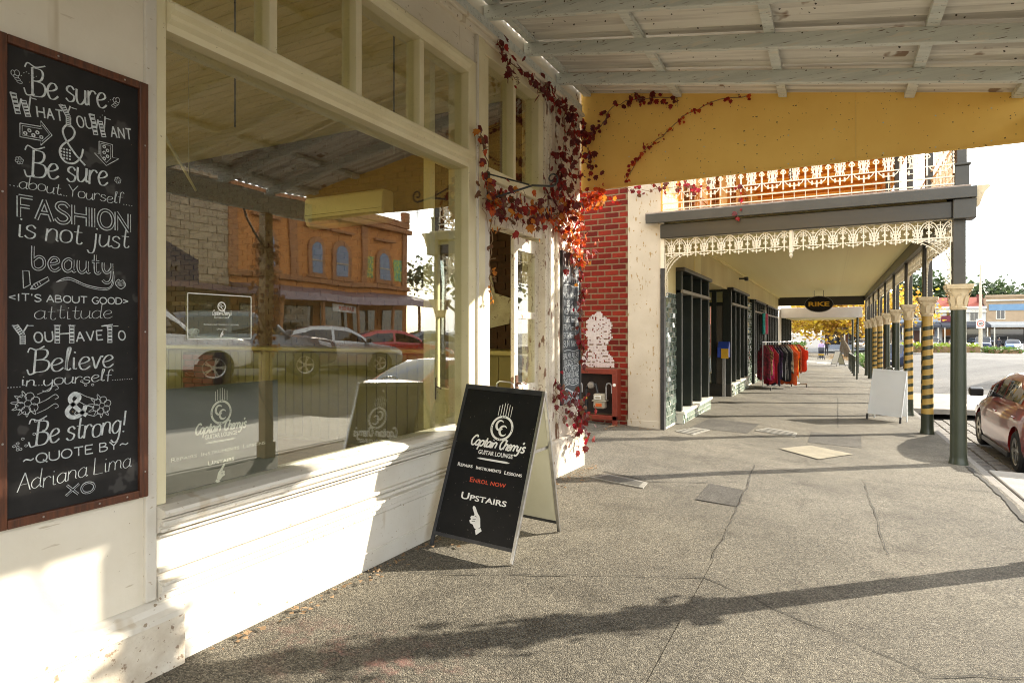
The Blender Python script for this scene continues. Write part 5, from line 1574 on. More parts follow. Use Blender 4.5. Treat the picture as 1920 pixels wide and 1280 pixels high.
def bay(y0, y1, n, sill, top, tr, out=.10, riser=True):
    g = gslope(y0) + .10
    f = hotel.part('bay_window', B(-2.62, HX + out + .06, y0 - .02, y1 + .04, top - .03, top + .04), 'beam_dark', bev=.01)
    r_ = hotel.part('bay_riser', B(-2.7, HX + out + .02, y0, y1 + .02, g - .35, sill - .05), 'grout')
    tiles('tile', y0 + .005, y1 + .015, g - .16, sill - .06, HX + out + .021, .21, .092, 'tile_riser', parent=r_, gap=.010)
    hotel.part('bay_sill', B(-2.7, HX + out + .06, y0 - .01, y1 + .05, sill - .05, sill), 'sill_white', parent=f, bev=.008)
    hotel.part('transom', B(-2.6, HX + out + .035, y0, y1, tr - .03, tr + .03), mat('trim_grey', (.30, .27, .21), (.24, .21, .16), 5, .5), parent=f, bev=.006)
    for i in range(n):
        y = y0 + (y1 - y0) * i / (n - 1)
        hotel.part('mullion', B(-2.62, HX + out, y - .055 + .055 * (i == 0) - .055 * (i == n - 1), y + .055 + .055 * (i == 0) - .055 * (i == n - 1), sill, top - .03), 'dark_green', parent=f, bev=.012)
    for i in range(n - 1):
        ya, yb = y0 + (y1 - y0) * i / (n - 1), y0 + (y1 - y0) * (i + 1) / (n - 1)
        hotel.part('pane', B(-2.555, -2.549, ya + .05, yb - .05, sill, tr - .03), 'plain_glass', parent=f)
        hotel.part('pane', B(-2.555, -2.549, ya + .05, yb - .05, tr + .03, top - .03), 'plain_glass', parent=f)
    return f
bay(11.26, 14.1, 4, .17, 2.72, 2.33)
bay(17.45, 21.1, 5, .19, 2.76, 2.36)
bay(23.6, 27.4, 6, .05, 2.72, 2.33, .04)
bay(28.4, 34.8, 8, .0, 2.72, 2.33, .02)
hotel.part('dark_post', B(-2.56, HX + .10, 23.05, 23.3, -.5, 2.74), 'dark_green', bev=.01)
hotel.part('dark_post', B(-2.56, HX + .06, 27.42, 27.6, -.5, 2.74), 'dark_green', bev=.01)
# recessed entry between the bays: return window with notices
hotel.part('return_frame', B(-3.6, HX + .05, 17.40, 17.46, 2.30, 2.40), 'dark_green', bev=.006)
hotel.part('return_frame', B(-3.6, HX + .05, 17.40, 17.46, 2.68, 2.76), 'dark_green', bev=.006)
hotel.part('return_base', B(-3.6, HX + .10, 17.38, 17.46, -.45, .20), 'beam_dark', bev=.01)
for x0, x1 in ((-2.62, HX + .10), (-2.90, -2.78), (-3.62, -3.5)):
    hotel.part('return_post', B(x0, x1, 17.39, 17.46, .20, 2.70), 'dark_green', bev=.008)
hotel.part('return_panel', B(-2.78, -2.62, 17.415, 17.45, .20, 2.30), mat('brown_green', (.10, .085, .06), (.07, .06, .045), 4, .4), bev=.004)
hotel.part('pane', B(-3.5, -2.90, 17.43, 17.436, .20, 2.30), 'plain_glass')
hotel.part('pane', B(-3.5, -2.62, 17.43, 17.436, 2.40, 2.68), 'plain_glass')
hotel.part('entry_wall', B(-3.9, -3.62, 14.1, 17.4, -.4, 2.74), 'beam_dark')
hotel.part('entry_ceiling', B(-3.9, -3.002, 14.1, 17.4, 2.76, 2.85), 'wall_cream')
hotel.part('shop_interior', B(-6.2, -6.1, 10.7, 36, -.4, 3.3), mat('room_grey', (.32, .33, .30), (.2, .2, .18), .5, .8))
hotel.part('shop_floor', B(-6.1, -2.72, 10.7, 36, -.6, -.35), 'room_floor')
hotel.part('shop_ceiling', B(-6.1, -3.002, 10.7, 36, 3.0, 3.1), 'wall_cream')
hotel.part('back_wall', B(-6.1, -3.115, 10.62, 10.9, -.4, 3.3), 'room_grey')
ptex = [(.70, .72, .66), (.55, .60, .62), (.72, .66, .55), (.50, .58, .66)]
for i, (z0, z1, lab) in enumerate(((1.92, 2.25, 'white notice with dark heading at the top of the entry window'), (1.40, 1.80, 'grey picture notice below the top one in the entry window'), (.92, 1.30, 'pale printed notice in the middle of the entry window'), (.50, .86, 'pale blue notice low in the entry window'), (.22, .46, 'lowest notice with a blue picture in the entry window'))):
    t = T('window_poster', lab, 'poster', (-3.05, 17.42, z0))
    t.part('sheet', B(-3.14, -2.94, 17.418, 17.424, z0, z1), mat('paper%d' % (i % 4), ptex[i % 4], tuple(c * .9 for c in ptex[i % 4]), 8, .6))
    if i == 0:
        print_text('heading', 'Home', Matrix.Translation(-Vector(t.loc)) @ face_matrix((-3.04, 17.4165, z1 - .09), (1, 0, 0), (0, 0, 1)), .07, 'frame_black', t.o)
        t.part('emblem', B(-3.06, -3.01, 17.4155, 17.418, z0 + .06, z0 + .12), 'gold_paint')
    else:
        t.part('picture', B(-3.12, -2.96, 17.4155, 17.418, z0 + .04, z0 + (z1 - z0) * .55), mat('pic%d' % i, [(.2, .2, .2), (.35, .3, .3), (.3, .4, .5), (.05, .2, .5)][i - 1], [(.4, .4, .4), (.5, .2, .2), (.5, .5, .4), (.5, .25, .1)][i - 1], 14, .6, lo=.45, hi=.55))
        for q in range(3):
            z = z0 + (z1 - z0) * (.65 + .1 * q)
            t.part('text_line', B(-3.12, -2.98 + .01 * q, 17.416, 17.418, z, z + .012), 'frame_black')
for k, z in enumerate((1.55, 1.12, .65)):
    t = T('window_banner', ['top', 'middle', 'lowest'][k] + ' blue banner at the edge of the entry window', 'banner', (-3.22, 17.36, z))
    t.part('cloth', MB().prism([(-3.26, z), (-3.16, z), (-3.13, z + .08), (-3.14, z + .2), (-3.20, z + .3), (-3.26, z + .32)], lambda a, b, d: (a, d, b), 17.37, 17.376), mat('banner_blue', (.02, .06, .42), (.03, .08, .5), 5, .6))
for i, (y, z0, z1, c, lab) in enumerate(((11.62, 1.0, 2.1, (.55, .62, .66), 'tall pale display board in the first bay window nearest the tiles'), (12.55, .35, 1.2, (.60, .52, .34), 'low cream display board in the middle of the first bay window'), (13.4, .9, 2.0, (.22, .40, .60), 'blue display board at the far side of the first bay window'),
        (18.2, .5, 1.9, (.58, .55, .48), 'pale display board in the near pane of the second bay window'), (20.2, .6, 1.8, (.35, .45, .50), 'grey blue display board in the far pane of the second bay window'))):
    t = T('display_board', lab, 'display board', (-2.72, y, z0), 'boards in the shop windows')
    t.part('panel', B(-2.735, -2.705, y, y + .55, z0, z1), mat('disp%d' % i, c, tuple(x * .85 for x in c), 6, .6))
    t.part('picture', B(-2.704, -2.700, y + .06, y + .49, z0 + (z1 - z0) * .45, z1 - .06), mat('dpic%d' % i, tuple(min(1, x * 1.2) for x in c), tuple(x * .25 for x in c), 11, .5, lo=.42, hi=.56))
    for q in range(4):
        t.part('text_line', B(-2.704, -2.701, y + .08, y + .46 - .05 * (q % 2), z0 + (z1 - z0) * (.08 + .08 * q), z0 + (z1 - z0) * (.08 + .08 * q) + .018), 'frame_black')
    t.part('stand', B(-2.74, -2.71, y + .25, y + .30, -.35, z0), 'frame_black')
lb = T('leaflet_box', 'blue leaflet box with yellow front on the shopfront corner', 'box', (-2.52, 17.2, 1.02))
lb.part('shell', MB().prism([(17.05, .92), (17.36, .92), (17.36, 1.32), (17.26, 1.34), (17.05, 1.18)], lambda a, b, d: (d, a, b), -2.70, -2.42), 'banner_blue', bev=.008)
lb.part('front', B(-2.60, -2.415, 17.02, 17.046, .90, 1.16), mat('bright_yellow', (.70, .42, .02), (.62, .36, .02), 5, .5), bev=.004)
lb.part('stand', B(-2.60, -2.52, 17.2, 17.26, -.2, .92), 'steel', bev=.004)

# ---------------------------------------------------------------- its verandah
hv = T('street_verandah', 'long verandah with cast iron lace, dark beams and round posts under a balcony', 'verandah', (1.53, 10.35, fz(1.53, 10.35)))
PXX, PYY, DY = 1.53, 10.38, 3.14
sof = hv.part('soffit', B(-2.495, 1.42, 10.45, 35.4, 3.385, 3.46), 'soffit_cream')
me = MB().box(0, 3.9, 0, .15, 0, .008).mesh('soffit_board', 'soffit_cream')
for i in range(155):
    inst('soffit_board', me, sof, (-2.49 - hv.loc[0], 10.46 + i * .158 - hv.loc[1], 3.374 - hv.loc[2]))
hv.part('floor_slab', B(-2.78, 1.66, 10.20, 35.6, 3.46, 3.585), 'slab_edge', bev=.01)
hv.part('fascia_board', B(-2.76, 1.72, 10.165, 10.198, 3.40, 3.555), 'beam_grey', bev=.008)
hv.part('front_beam', B(-2.54, 1.46, 10.26, 10.45, 3.15, 3.384), 'beam_dark', bev=.012)
hv.part('side_beam', B(1.42, 1.64, 10.45, 35.4, 3.15, 3.46), 'beam_dark', bev=.012)
hv.part('side_fascia', B(1.662, 1.70, 10.20, 35.6, 3.38, 3.56), 'beam_grey', bev=.008)
hv.part('end_beam', B(-2.5, 1.42, 35.2, 35.4, 2.95, 3.385), 'beam_dark')
hv.part('corner_block', B(1.46, 1.72, 10.20, 10.46, 3.13, 3.398), 'beam_grey', bev=.01)
for y in [10.24 + i * DY for i in range(9)]:
    hv.part('cornice_bracket', MB().prism([(1.72, 3.57), (1.86, 3.57), (1.88, 3.55), (1.82, 3.48), (1.79, 3.40), (1.76, 3.30), (1.72, 3.27)], lambda a, b, d: (a, d, b), y, y + .10), 'capital_cream', bev=.008)
hv.part('scotia', B(-2.494, -2.44, 10.45, 35.4, 3.33, 3.373), 'soffit_cream')
# posts: lower shaft, capital, upper square post; some shafts painted with gold and green spirals
def post_proto(striped):
    t = bpy.data.objects.new('post', MB().lathe([(.115, -.12), (.115, .02), (.105, .05), (.099, .10), (.093, 1.0), (.088, 2.0), (.088, 2.02)], 28).mesh('post', 'gold_paint' if striped else 'green_post', 40))
    COL.objects.link(t)
    cp = MB()
    n = 40
    rows = [(0, .092, 0), (.03, .105, 0), (.035, .095, 0), (.10, .092, 0), (.16, .102, .015), (.22, .118, .03), (.262, .135, .045), (.27, .150, .055), (.285, .152, .055), (.30, .160, .055), (.325, .163, .05)]
    vs_ = []
    for z, r_, am in rows:
        for k in range(n):
            a = 2 * math.pi * k / n
            rr = r_ + am * max(0, math.cos(4 * (a - math.pi / 4))) ** 1.5 - (.006 if (k % 5 == 0 and .05 < z < .25) else 0)
            vs_.append((rr * math.cos(a), rr * math.sin(a), 1.99 + z))
    cp.add(vs_, [(i * n + k, i * n + (k + 1) % n, (i + 1) * n + (k + 1) % n, (i + 1) * n + k) for i in range(len(rows) - 1) for k in range(n)] + [tuple(range((len(rows) - 1) * n, len(rows) * n))])
    c = put('capital', cp, 'capital_cream', t, smooth=45)
    for k in range(4):
        a = math.pi / 4 + k * math.pi / 2
        pts = [(.155 * math.cos(a) + .028 * (1 - i / 14) * math.cos(i * .6) * math.cos(a), .155 * math.sin(a) + .028 * (1 - i / 14) * math.cos(i * .6) * math.sin(a), 2.225 + .028 * (1 - i / 14) * math.sin(i * .6)) for i in range(12)]
        put('volute', MB().tube(pts, .011, 6), 'capital_cream', t, smooth=60)
    for k in range(8):
        a = k * math.pi / 4
        ca, sa = math.cos(a), math.sin(a)
        lf = []
        for i in range(5):
            z = 2.03 + i * .045
            w = [.02, .034, .036, .026, .004][i]
            rr = .098 + i * .008 + (.02 if i == 4 else 0)
            for s in (-1, 1):
                lf.append((rr * ca - s * w * sa, rr * sa + s * w * ca, z))
        put('acanthus_leaf', MB().add(lf, [(2 * i, 2 * i + 1, 2 * i + 3, 2 * i + 2) for i in range(4)]), 'capital_cream', t)
    put('upper_post', MB().box(-.075, .075, -.075, .075, 2.315, 3.40), 'beam_grey' if not striped else 'beam_dark', t, bev=.012)
    if striped:
        rr = lambda z: .1005 - .0055 * max(0, z - .1)
        for s in range(9):
            mb = MB()
            m = 28
            vs_ = []
            z0 = .42 + s * .165
            for i in range(m + 1):
                a = -2.6 + i * (2 * math.pi) / m
                zz = z0 + .10 * i / m
                vs_ += [(rr(zz) * math.cos(a), rr(zz) * math.sin(a), zz), (rr(zz + .065) * math.cos(a), rr(zz + .065) * math.sin(a), zz + .065)]
            mb.add(vs_, [(2 * i, 2 * i + 2, 2 * i + 3, 2 * i + 1) for i in range(m)])
            put('painted_band', mb, 'green_post', t, smooth=60)
        put('painted_foot', MB().lathe([(.117, -.11), (.117, .022), (.107, .052), (.101, .10), (.0985, .34)], 28), 'green_post', t, smooth=40)
    return t
P0, P1 = post_proto(False), post_proto(True)
for pr in (P0, P1):
    pr.parent = hv.o
seq = [0, 1, 1, 0, 0, 1, 1, 0, 0]
first = {0: True, 1: True}
for i, k in enumerate(seq):
    src = (P0, P1)[k]
    y = PYY + i * DY
    loc = (1.545 - hv.loc[0], y - hv.loc[1], fz(1.53, y) - hv.loc[2])
    # keep capitals level: the far posts stand on lower ground and are a little longer
    if first[k]:
        o = src
        first[k] = False
    else:
        o = dup(src, hv.o)
    o.location = loc
    o.scale = (1, 1, (3.39 - fz(1.53, y)) / 3.39 if True else 1)
# cast iron lace
def lace_unit(w, h, style):
    S = []
    c = w / 2
    arc = lambda cx, cy, rx, ry, a0, a1, n=9: [(cx + rx * math.cos(a0 + (a1 - a0) * i / (n - 1)), cy + ry * math.sin(a0 + (a1 - a0) * i / (n - 1))) for i in range(n)]
    base = h * (.26 if style == 'f' else .30)
    top = h
    S.append((arc(0, base, c * .95, (top - base) * .93, 0, math.pi / 2), .011))
    S.append((arc(w, base, c * .95, (top - base) * .93, math.pi, math.pi / 2), .011))
    S.append((arc(0, base, c * .78, (top - base) * .76, 0, math.pi / 2), .006))
    S.append((arc(w, base, c * .78, (top - base) * .76, math.pi, math.pi / 2), .006))
    S.append(([(c, base), (c, top * .93)], .010))
    for f, ww in ((.40, .30), (.58, .36), (.76, .22)):
        z = base + (top - base) * (f - .3)
        for s in (-1, 1):
            S.append((smooth_pts([(c, z), (c + s * w * ww * .45, z + h * .05), (c + s * w * ww * .62, z + h * .13), (c + s * w * ww * .40, z + h * .13)], 3), .010))
    for x in (0, w):
        s = 1 if x == 0 else -1
        S.append(([(x + s * .004, base), (x + s * .004, top)], .009))
        S.append((smooth_pts([(x, top * .80), (x + s * w * .13, top * .86), (x + s * w * .11, top * .95), (x, top * .97)], 3), .009))
        S.append((smooth_pts([(x, base + h * .18), (x + s * w * .12, base + h * .22), (x, base + h * .30)], 3), .009))
    S.append(([(0, base), (w, base)], .010))
    for x in (w * .12, w * .88):
        S.append((arc(x, base + (top - base) * .62, w * .055, h * .05, 0, 2 * math.pi, 8), .007))
    for x, s in ((w * .30, 1), (w * .70, -1)):
        S.append((smooth_pts([(x, base), (x + s * w * .05, base + h * .12), (x - s * w * .03, base + h * .22), (x + s * w * .06, base + h * .30)], 3), .008))
        S.append(([(x - w * .05, base + h * .14), (x + w * .05, base + h * .14)], .008))
    S.append(([(c - w * .13, top * .80), (c + w * .13, top * .80)], .009))
    S.append(([(c - w * .18, base + h * .10), (c + w * .18, base + h * .10)], .007))
    S.append(([(0, h * .995), (w, h * .995)], .012))
    S.append((arc(c, base, c * .8, h * .13, math.pi, 2 * math.pi), .008))
    for s in (-1, 0, 1):
        x = c + s * w * .20
        S.append(([(x, base - h * .05), (x, base - h * (.22 if s == 0 else .15))], .014))
        S.append(([(x - w * .05, base - h * .12), (x + w * .05, base - h * .12)], .010))
    for x in (0, w):
        S.append(([(x, base), (x, base - h * .20)], .014))
    return S
def lace_mesh(name, w, h, style, n=1):
    mb = MB()
    for k in range(n):
        for pts, ww in lace_unit(w, h, style):
            mb.ribbon([(a + k * w, b) for a, b in pts], ww * (1.5 if style == 'r' else 1.25), lambda a, b, d: (a, d, b), -.008, .016)
    return mb.mesh(name, 'lace_white')
fr = lace_mesh('lace_panel', .2643, .335, 'f')
for i in range(15):
    inst('lace_panel', fr, hv.o, (-2.50 + i * .2643 - hv.loc[0], 10.33 - hv.loc[1], 2.815 - hv.loc[2]))
hv.part('frieze_pendant', B(-.58, -.53, 10.30, 10.36, 2.80, 3.15), 'lace_white', bev=.006)
hv.part('pendant_drop', MB().lathe([(.001, 2.72), (.018, 2.74), (.03, 2.77), (.02, 2.79), (.034, 2.80)], 12, (-.555, 10.33, 0)), 'lace_white', smooth=40)
fl = lace_mesh('lace_frieze', .2643, .335, 'f', 11)
for i in range(8):
    inst('lace_frieze', fl, hv.o, (1.53 - hv.loc[0], PYY + .11 + i * DY - hv.loc[1], 2.815 - hv.loc[2]), (0, 0, math.pi / 2))
# quarter-round brackets
def bracket_mesh():
    mb = MB()
    fn = lambda a, b, d: (a, d, b)
    q = lambda r_, n=14: [(r_ * (1 - math.cos(t * math.pi / 2 / (n - 1))) if False else .62 - r_ * math.sin(t * math.pi / 2 / (n - 1)), -.72 + r_ * 1.16 * math.cos(t * math.pi / 2 / (n - 1)) - .0) for t in range(n)]
    arcp = [(.62 * (1 - math.sin(t * math.pi / 26)), -.72 * (1 - math.cos(t * math.pi / 26)) * 1.0) for t in range(14)]
    mb.ribbon(arcp, .012, fn, -.008, .016)
    arc2 = [(x * .8, y * .8) for x, y in arcp]
    mb.ribbon(arc2, .008, fn, -.008, .016)
    mb.ribbon([(.008, 0), (.008, -.95)], .014, fn, -.008, .016)
    mb.ribbon([(0, -.006), (.66, -.006)], .012, fn, -.008, .016)
    for i in range(0, 14):
        x, y = arcp[i]
        nx, ny = -(.62 - x) * .0, 0
        dx, dy = .045 * math.cos(i * .12 - 1.57 + .6), .05 * math.sin(i * .12 - 1.57 + .2)
        mb.ribbon([(x, y), (x + .02 + .02 * (i / 13), y - .035 + .02 * (i / 13))], [.022, .004], fn, -.006, .012)
        x2, y2 = arc2[i]
        mb.ribbon([(x2, y2), (x2 * .55 + .01, y2 * .55 - .01)], .007, fn, -.006, .012)
        mb.ribbon(smooth_pts([(x2 * .9, y2 * .9), (x2 * .7 + .03, y2 * .7 - .03), (x2 * .5 + .01, y2 * .55 - .03)], 3), .009, fn, -.006, .012)
    for k in range(7):
        y = -.5 - k * .062
        mb.ribbon(smooth_pts([(.008, y), (.05, y - .01), (.07, y - .045), (.03, y - .05)], 3), .010, fn, -.006, .012)
        mb.ribbon([(.008, y - .02), (.05, y - .06)], .007, fn, -.006, .012)
    return mb.mesh('lace_bracket', 'lace_white')
bk = bracket_mesh()
inst('lace_bracket', bk, hv.o, (-2.475 - hv.loc[0], 10.33 - hv.loc[1], 2.90 - hv.loc[2]), (0, 0, 0), (.75, 1, .75))
inst('lace_bracket', bk, hv.o, (1.455 - hv.loc[0], 10.33 - hv.loc[1], 2.90 - hv.loc[2]), (0, 0, math.pi), (1, 1, .80))
for i in range(9):
    y = PYY + i * DY
    if i < 8:
        inst('lace_bracket', bk, hv.o, (1.53 - hv.loc[0], y + .085 - hv.loc[1], 2.90 - hv.loc[2]), (0, 0, math.pi / 2), (.85, 1, .8))
    if i > 0:
        inst('lace_bracket', bk, hv.o, (1.53 - hv.loc[0], y - .085 - hv.loc[1], 2.90 - hv.loc[2]), (0, 0, -math.pi / 2), (.85, 1, .8))
# balcony railing above
rl = lace_mesh('rail_panel', .305, .62, 'r')
for i in range(13):
    inst('rail_panel', rl, hv.o, (-2.49 + i * .305 - hv.loc[0], 10.26 - hv.loc[1], 3.70 - hv.loc[2]))
for z in (3.62, 3.72, 4.34, 4.50):
    hv.part('rail', B(-2.50, 1.48, 10.245, 10.275, z - .009, z + .009), 'lace_white')
    hv.part('rail', B(1.585, 1.612, 10.45, 35.4, z - .009, z + .009), 'lace_white')
for i in range(27):
    hv.part('baluster', B(-2.49 + i * .1525 - .004, -2.49 + i * .1525 + .004, 10.256, 10.264, 3.585, 3.715), 'lace_white')
rl2 = lace_mesh('rail_section', .305, .62, 'r', 10)
for i in range(8):
    inst('rail_section', rl2, hv.o, (1.60 - hv.loc[0], PYY + .05 + i * DY - hv.loc[1], 3.70 - hv.loc[2]), (0, 0, math.pi / 2))
for i in range(9):
    y = PYY + i * DY - .03
    p_ = hv.part('balcony_post', B(1.51, 1.63, y - .06, y + .06, 3.585, 6.55), 'beam_grey', bev=.012)
    hv.part('post_pedestal', B(1.485, 1.655, y - .085, y + .085, 3.586, 3.86), 'beam_grey', parent=p_, bev=.012)
    hv.part('pedestal_cap', B(1.47, 1.67, y - .10, y + .10, 3.86, 3.90), 'beam_grey', parent=p_, bev=.014)
hv.part('balcony_roof', B(-2.55, 1.95, 10.1, 35.6, 6.78, 6.86), 'upper_yellow')
for i in range(26):
    hv.part('balcony_rafter', B(-2.5, 1.9, 10.25 + i * 1.0, 10.31 + i * 1.0, 6.68, 6.78), 'upper_brown')
hv.part('balcony_plate', B(1.50, 1.64, 10.15, 35.5, 6.5, 6.62), 'upper_brown')
hv.part('deck', B(-2.5, 1.55, 10.3, 35.5, 3.586, 3.60), 'upper_brown')
for i in range(6):                                          # benches against the upper wall
    y = 12.9 + i * 3.1
    bt = T('balcony_bench', ['slatted brown bench nearest the corner on the balcony', 'second slatted bench along the balcony', 'third slatted bench along the balcony', 'fourth slatted bench along the balcony', 'fifth slatted bench along the balcony', 'farthest slatted bench along the balcony'][i], 'bench', (-2.1, y + .7, 3.6), 'balcony benches')
    for k in range(4):
        bt.part('slat', B(-2.45 + k * .11, -2.36 + k * .11, y, y + 1.4, 4.02, 4.05), 'upper_brown')
    for k in range(3):
        bt.part('back_slat', B(-2.47, -2.44, y, y + 1.4, 4.15 + k * .12, 4.24 + k * .12), 'upper_brown')
    for yy in (y + .1, y + 1.26):
        bt.part('leg', B(-2.47, -2.42, yy, yy + .05, 3.6, 4.48), 'upper_brown')
        bt.part('leg', B(-2.08, -2.03, yy, yy + .05, 3.6, 4.02), 'upper_brown')

# gas meter in its red frame against the brick wall
gm = T('gas_meter', 'grey gas meter with hooked pipes in a red steel frame on the brick wall', 'gas meter', (-3.6, 10.2, .0))
RF = mat('red_steel', (.22, .032, .014), (.17, .025, .012), 5, .5)
Yf = 10.08
for a in ((-4.02, -3.23, .88, .965), (-4.02, -3.23, .10, .175), (-4.02, -3.94, .175, .88), (-3.31, -3.23, -.04, .88)):
    gm.part('frame_rail', B(a[0], a[1], Yf, Yf + .06, a[2], a[3]), 'red_steel', bev=.006)
gm.part('cabinet_side', B(-3.30, -3.24, Yf + .062, 10.348, .10, .96), 'red_steel')
gm.part('cabinet_top', B(-4.02, -3.30, Yf + .062, 10.348, .90, .96), 'red_steel')
gm.part('cabinet_back', B(-4.0, -3.305, 10.325, 10.348, .18, .895), mat('cabinet_dark', (.03, .02, .016), (.05, .03, .02), 5, .8))
gm.part('meter_body', B(-3.66, -3.45, 10.10, 10.26, .28, .54), mat('meter_grey', (.40, .36, .28), (.32, .29, .22), 5, .5), bev=.03)
gm.part('meter_band', B(-3.68, -3.43, 10.09, 10.27, .405, .425), 'meter_grey', bev=.006)
gm.part('dial', B(-3.63, -3.51, 10.088, 10.10, .44, .505), 'sign_white', bev=.004)
gm.part('dial_window', B(-3.61, -3.53, 10.084, 10.088, .455, .49), 'meter_grey')
gm.part('warning_label', B(-3.61, -3.50, 10.092, 10.10, .32, .375), mat('label_orange', (.65, .14, .02), (.55, .1, .02), 30, .5))
gm.part('regulator', MB().lathe([(.001, 10.08), (.05, 10.085), (.062, 10.11), (.062, 10.15), (.03, 10.17)], 16, (-3.70, 0, .68), 'y'), mat('bare_metal', (.42, .38, .34), (.3, .27, .24), 8, .45, metal=.6), smooth=40)
gm.part('inlet_pipe', MB().tube([(-3.80, 10.16, -.1), (-3.80, 10.16, .62), (-3.76, 10.14, .68), (-3.62, 10.14, .70), (-3.60, 10.16, .54)], .026, 8), 'frame_black', smooth=50)
gm.part('valve_handle', B(-3.83, -3.77, 10.10, 10.13, .44, .47), 'bright_yellow', bev=.004)
for x in (-3.98, -3.44):
    gm.part('hook_pipe', MB().tube([(x, 10.16, .44), (x, 10.16, .64)] + [(x + .05 - .05 * math.cos(t * .45), 10.16, .66 + .06 * math.sin(t * .45)) for t in range(8)] + [(x + .10, 10.16, .55)], .014, 8), 'steel', smooth=50)
gm.part('badge', MB().lathe([(.001, Yf - .003), (.028, Yf - .002), (.028, Yf)], 18, (-3.27, 0, .70), 'y'), 'sign_white')

# ================================================================ along the far footpath
wb = thing('sandwich_board', 'blank pale grey a-board beside the gold striped post', 'sandwich board', (1.02, 15.08, fz(1.02, 15.08) + .008), rot=(-.02, .045, R(-22)))
mat('pale_board', (.78, .81, .83), (.74, .77, .79), 2, .4)
aframe(wb, .64, 1.06, .20, .13, ('pale_board', 'pale_board'), 'pale_board', 'pale_board')
for s_ in (-1, 1):
    put('leg_foot', MB().box(s_ * .31 - .016, s_ * .31 + .016, -.225, -.185, -.002, .12), 'frame_black', wb)
fb = thing('sandwich_board', 'small far a-board near the green bollards', 'sandwich board', (.35, 46.0, fz(.35, 46) + .01), rz=R(-55))
aframe(fb, .6, 1.0, .32, .12, ('frame_black', 'frame_black'), 'sign_white', 'panel_back')
rk = T('hanging_sign', 'black oval hanging sign with gold letters under the verandah soffit', 'sign', (-.50, 29.6, 3.37))
rk.part('plate', MB().prism([(-.5 + .56 * math.cos(t * math.pi / 18), 2.79 + .35 * math.sin(t * math.pi / 18)) for t in range(36)], lambda a, b, d: (a, d, b), 29.57, 29.62), 'sign_black', bev=.006)
mb = MB()
mb.ribbon([(-.5 + .545 * math.cos(t * math.pi / 20), 2.79 + .335 * math.sin(t * math.pi / 20)) for t in range(41)], .014, lambda a, b, d: (a, 29.568 + d, b))
rk.part('border', mb, mat('dull_trim', (.30, .30, .30), (.24, .24, .24), 5, .5))
print_text('lettering', 'RIKE', Matrix.Translation(-Vector(rk.loc)) @ face_matrix((-.5, 29.566, 2.70), (1, 0, 0), (0, 0, 1)), .26, 'bright_yellow', rk.o, fit=.80, offset=.008)
for x in (-.68, -.32):
    rk.part('hanger', MB().tube([(x, 29.6, 3.08), (x, 29.6, 3.38)], .01, 6), 'frame_black')
sp2 = T('wall_lamp', 'small black lamp on the wall over the second shopfront', 'lamp', (-2.48, 19.8, 3.2))
sp2.part('arm', B(-2.50, -2.30, 19.76, 19.82, 3.18, 3.23), 'frame_black', bev=.006)
sp2.part('head', B(-2.34, -2.24, 19.70, 19.88, 3.14, 3.25), 'frame_black', bev=.01)

# clothes rack with garments
RA, RB = Vector((-1.92, 20.75)), Vector((-0.98, 22.75))
rdir = (RB - RA).normalized()
gz0 = fz(-1.45, 21.7)
rack = T('clothes_rack', 'chrome wheeled clothes rack on the footpath outside the dark shopfront', 'clothes rack', (-1.45, 21.75, gz0))
P3 = lambda t, z, s=0: (RA.x + (RB.x - RA.x) * t - rdir.y * s, RA.y + (RB.y - RA.y) * t + rdir.x * s, z)
zt_ = gz0 + 1.52
rack.part('top_rail', MB().tube([P3(-.03, zt_), P3(1.03, zt_)], .016, 8), 'steel', smooth=50)
for t in (0, 1):
    rack.part('upright', MB().tube([P3(t, gz0 + .12), P3(t, zt_)], .014, 8), 'steel', smooth=50)
    rack.part('foot_bar', MB().tube([P3(t, gz0 + .11, -.28), P3(t, gz0 + .11, .28)], .016, 8), 'steel', smooth=50)
    for s in (-.26, .26):
        p = P3(t, gz0 + .052, s)
        rack.part('castor', MB().lathe([(.02, -.016), (.05, -.014), (.05, .014), (.02, .016)], 14, p, 'x'), 'rubber', smooth=40)
rack.part('base_rail', MB().tube([P3(0, gz0 + .13), P3(1, gz0 + .13)], .013, 8), 'steel', smooth=50)
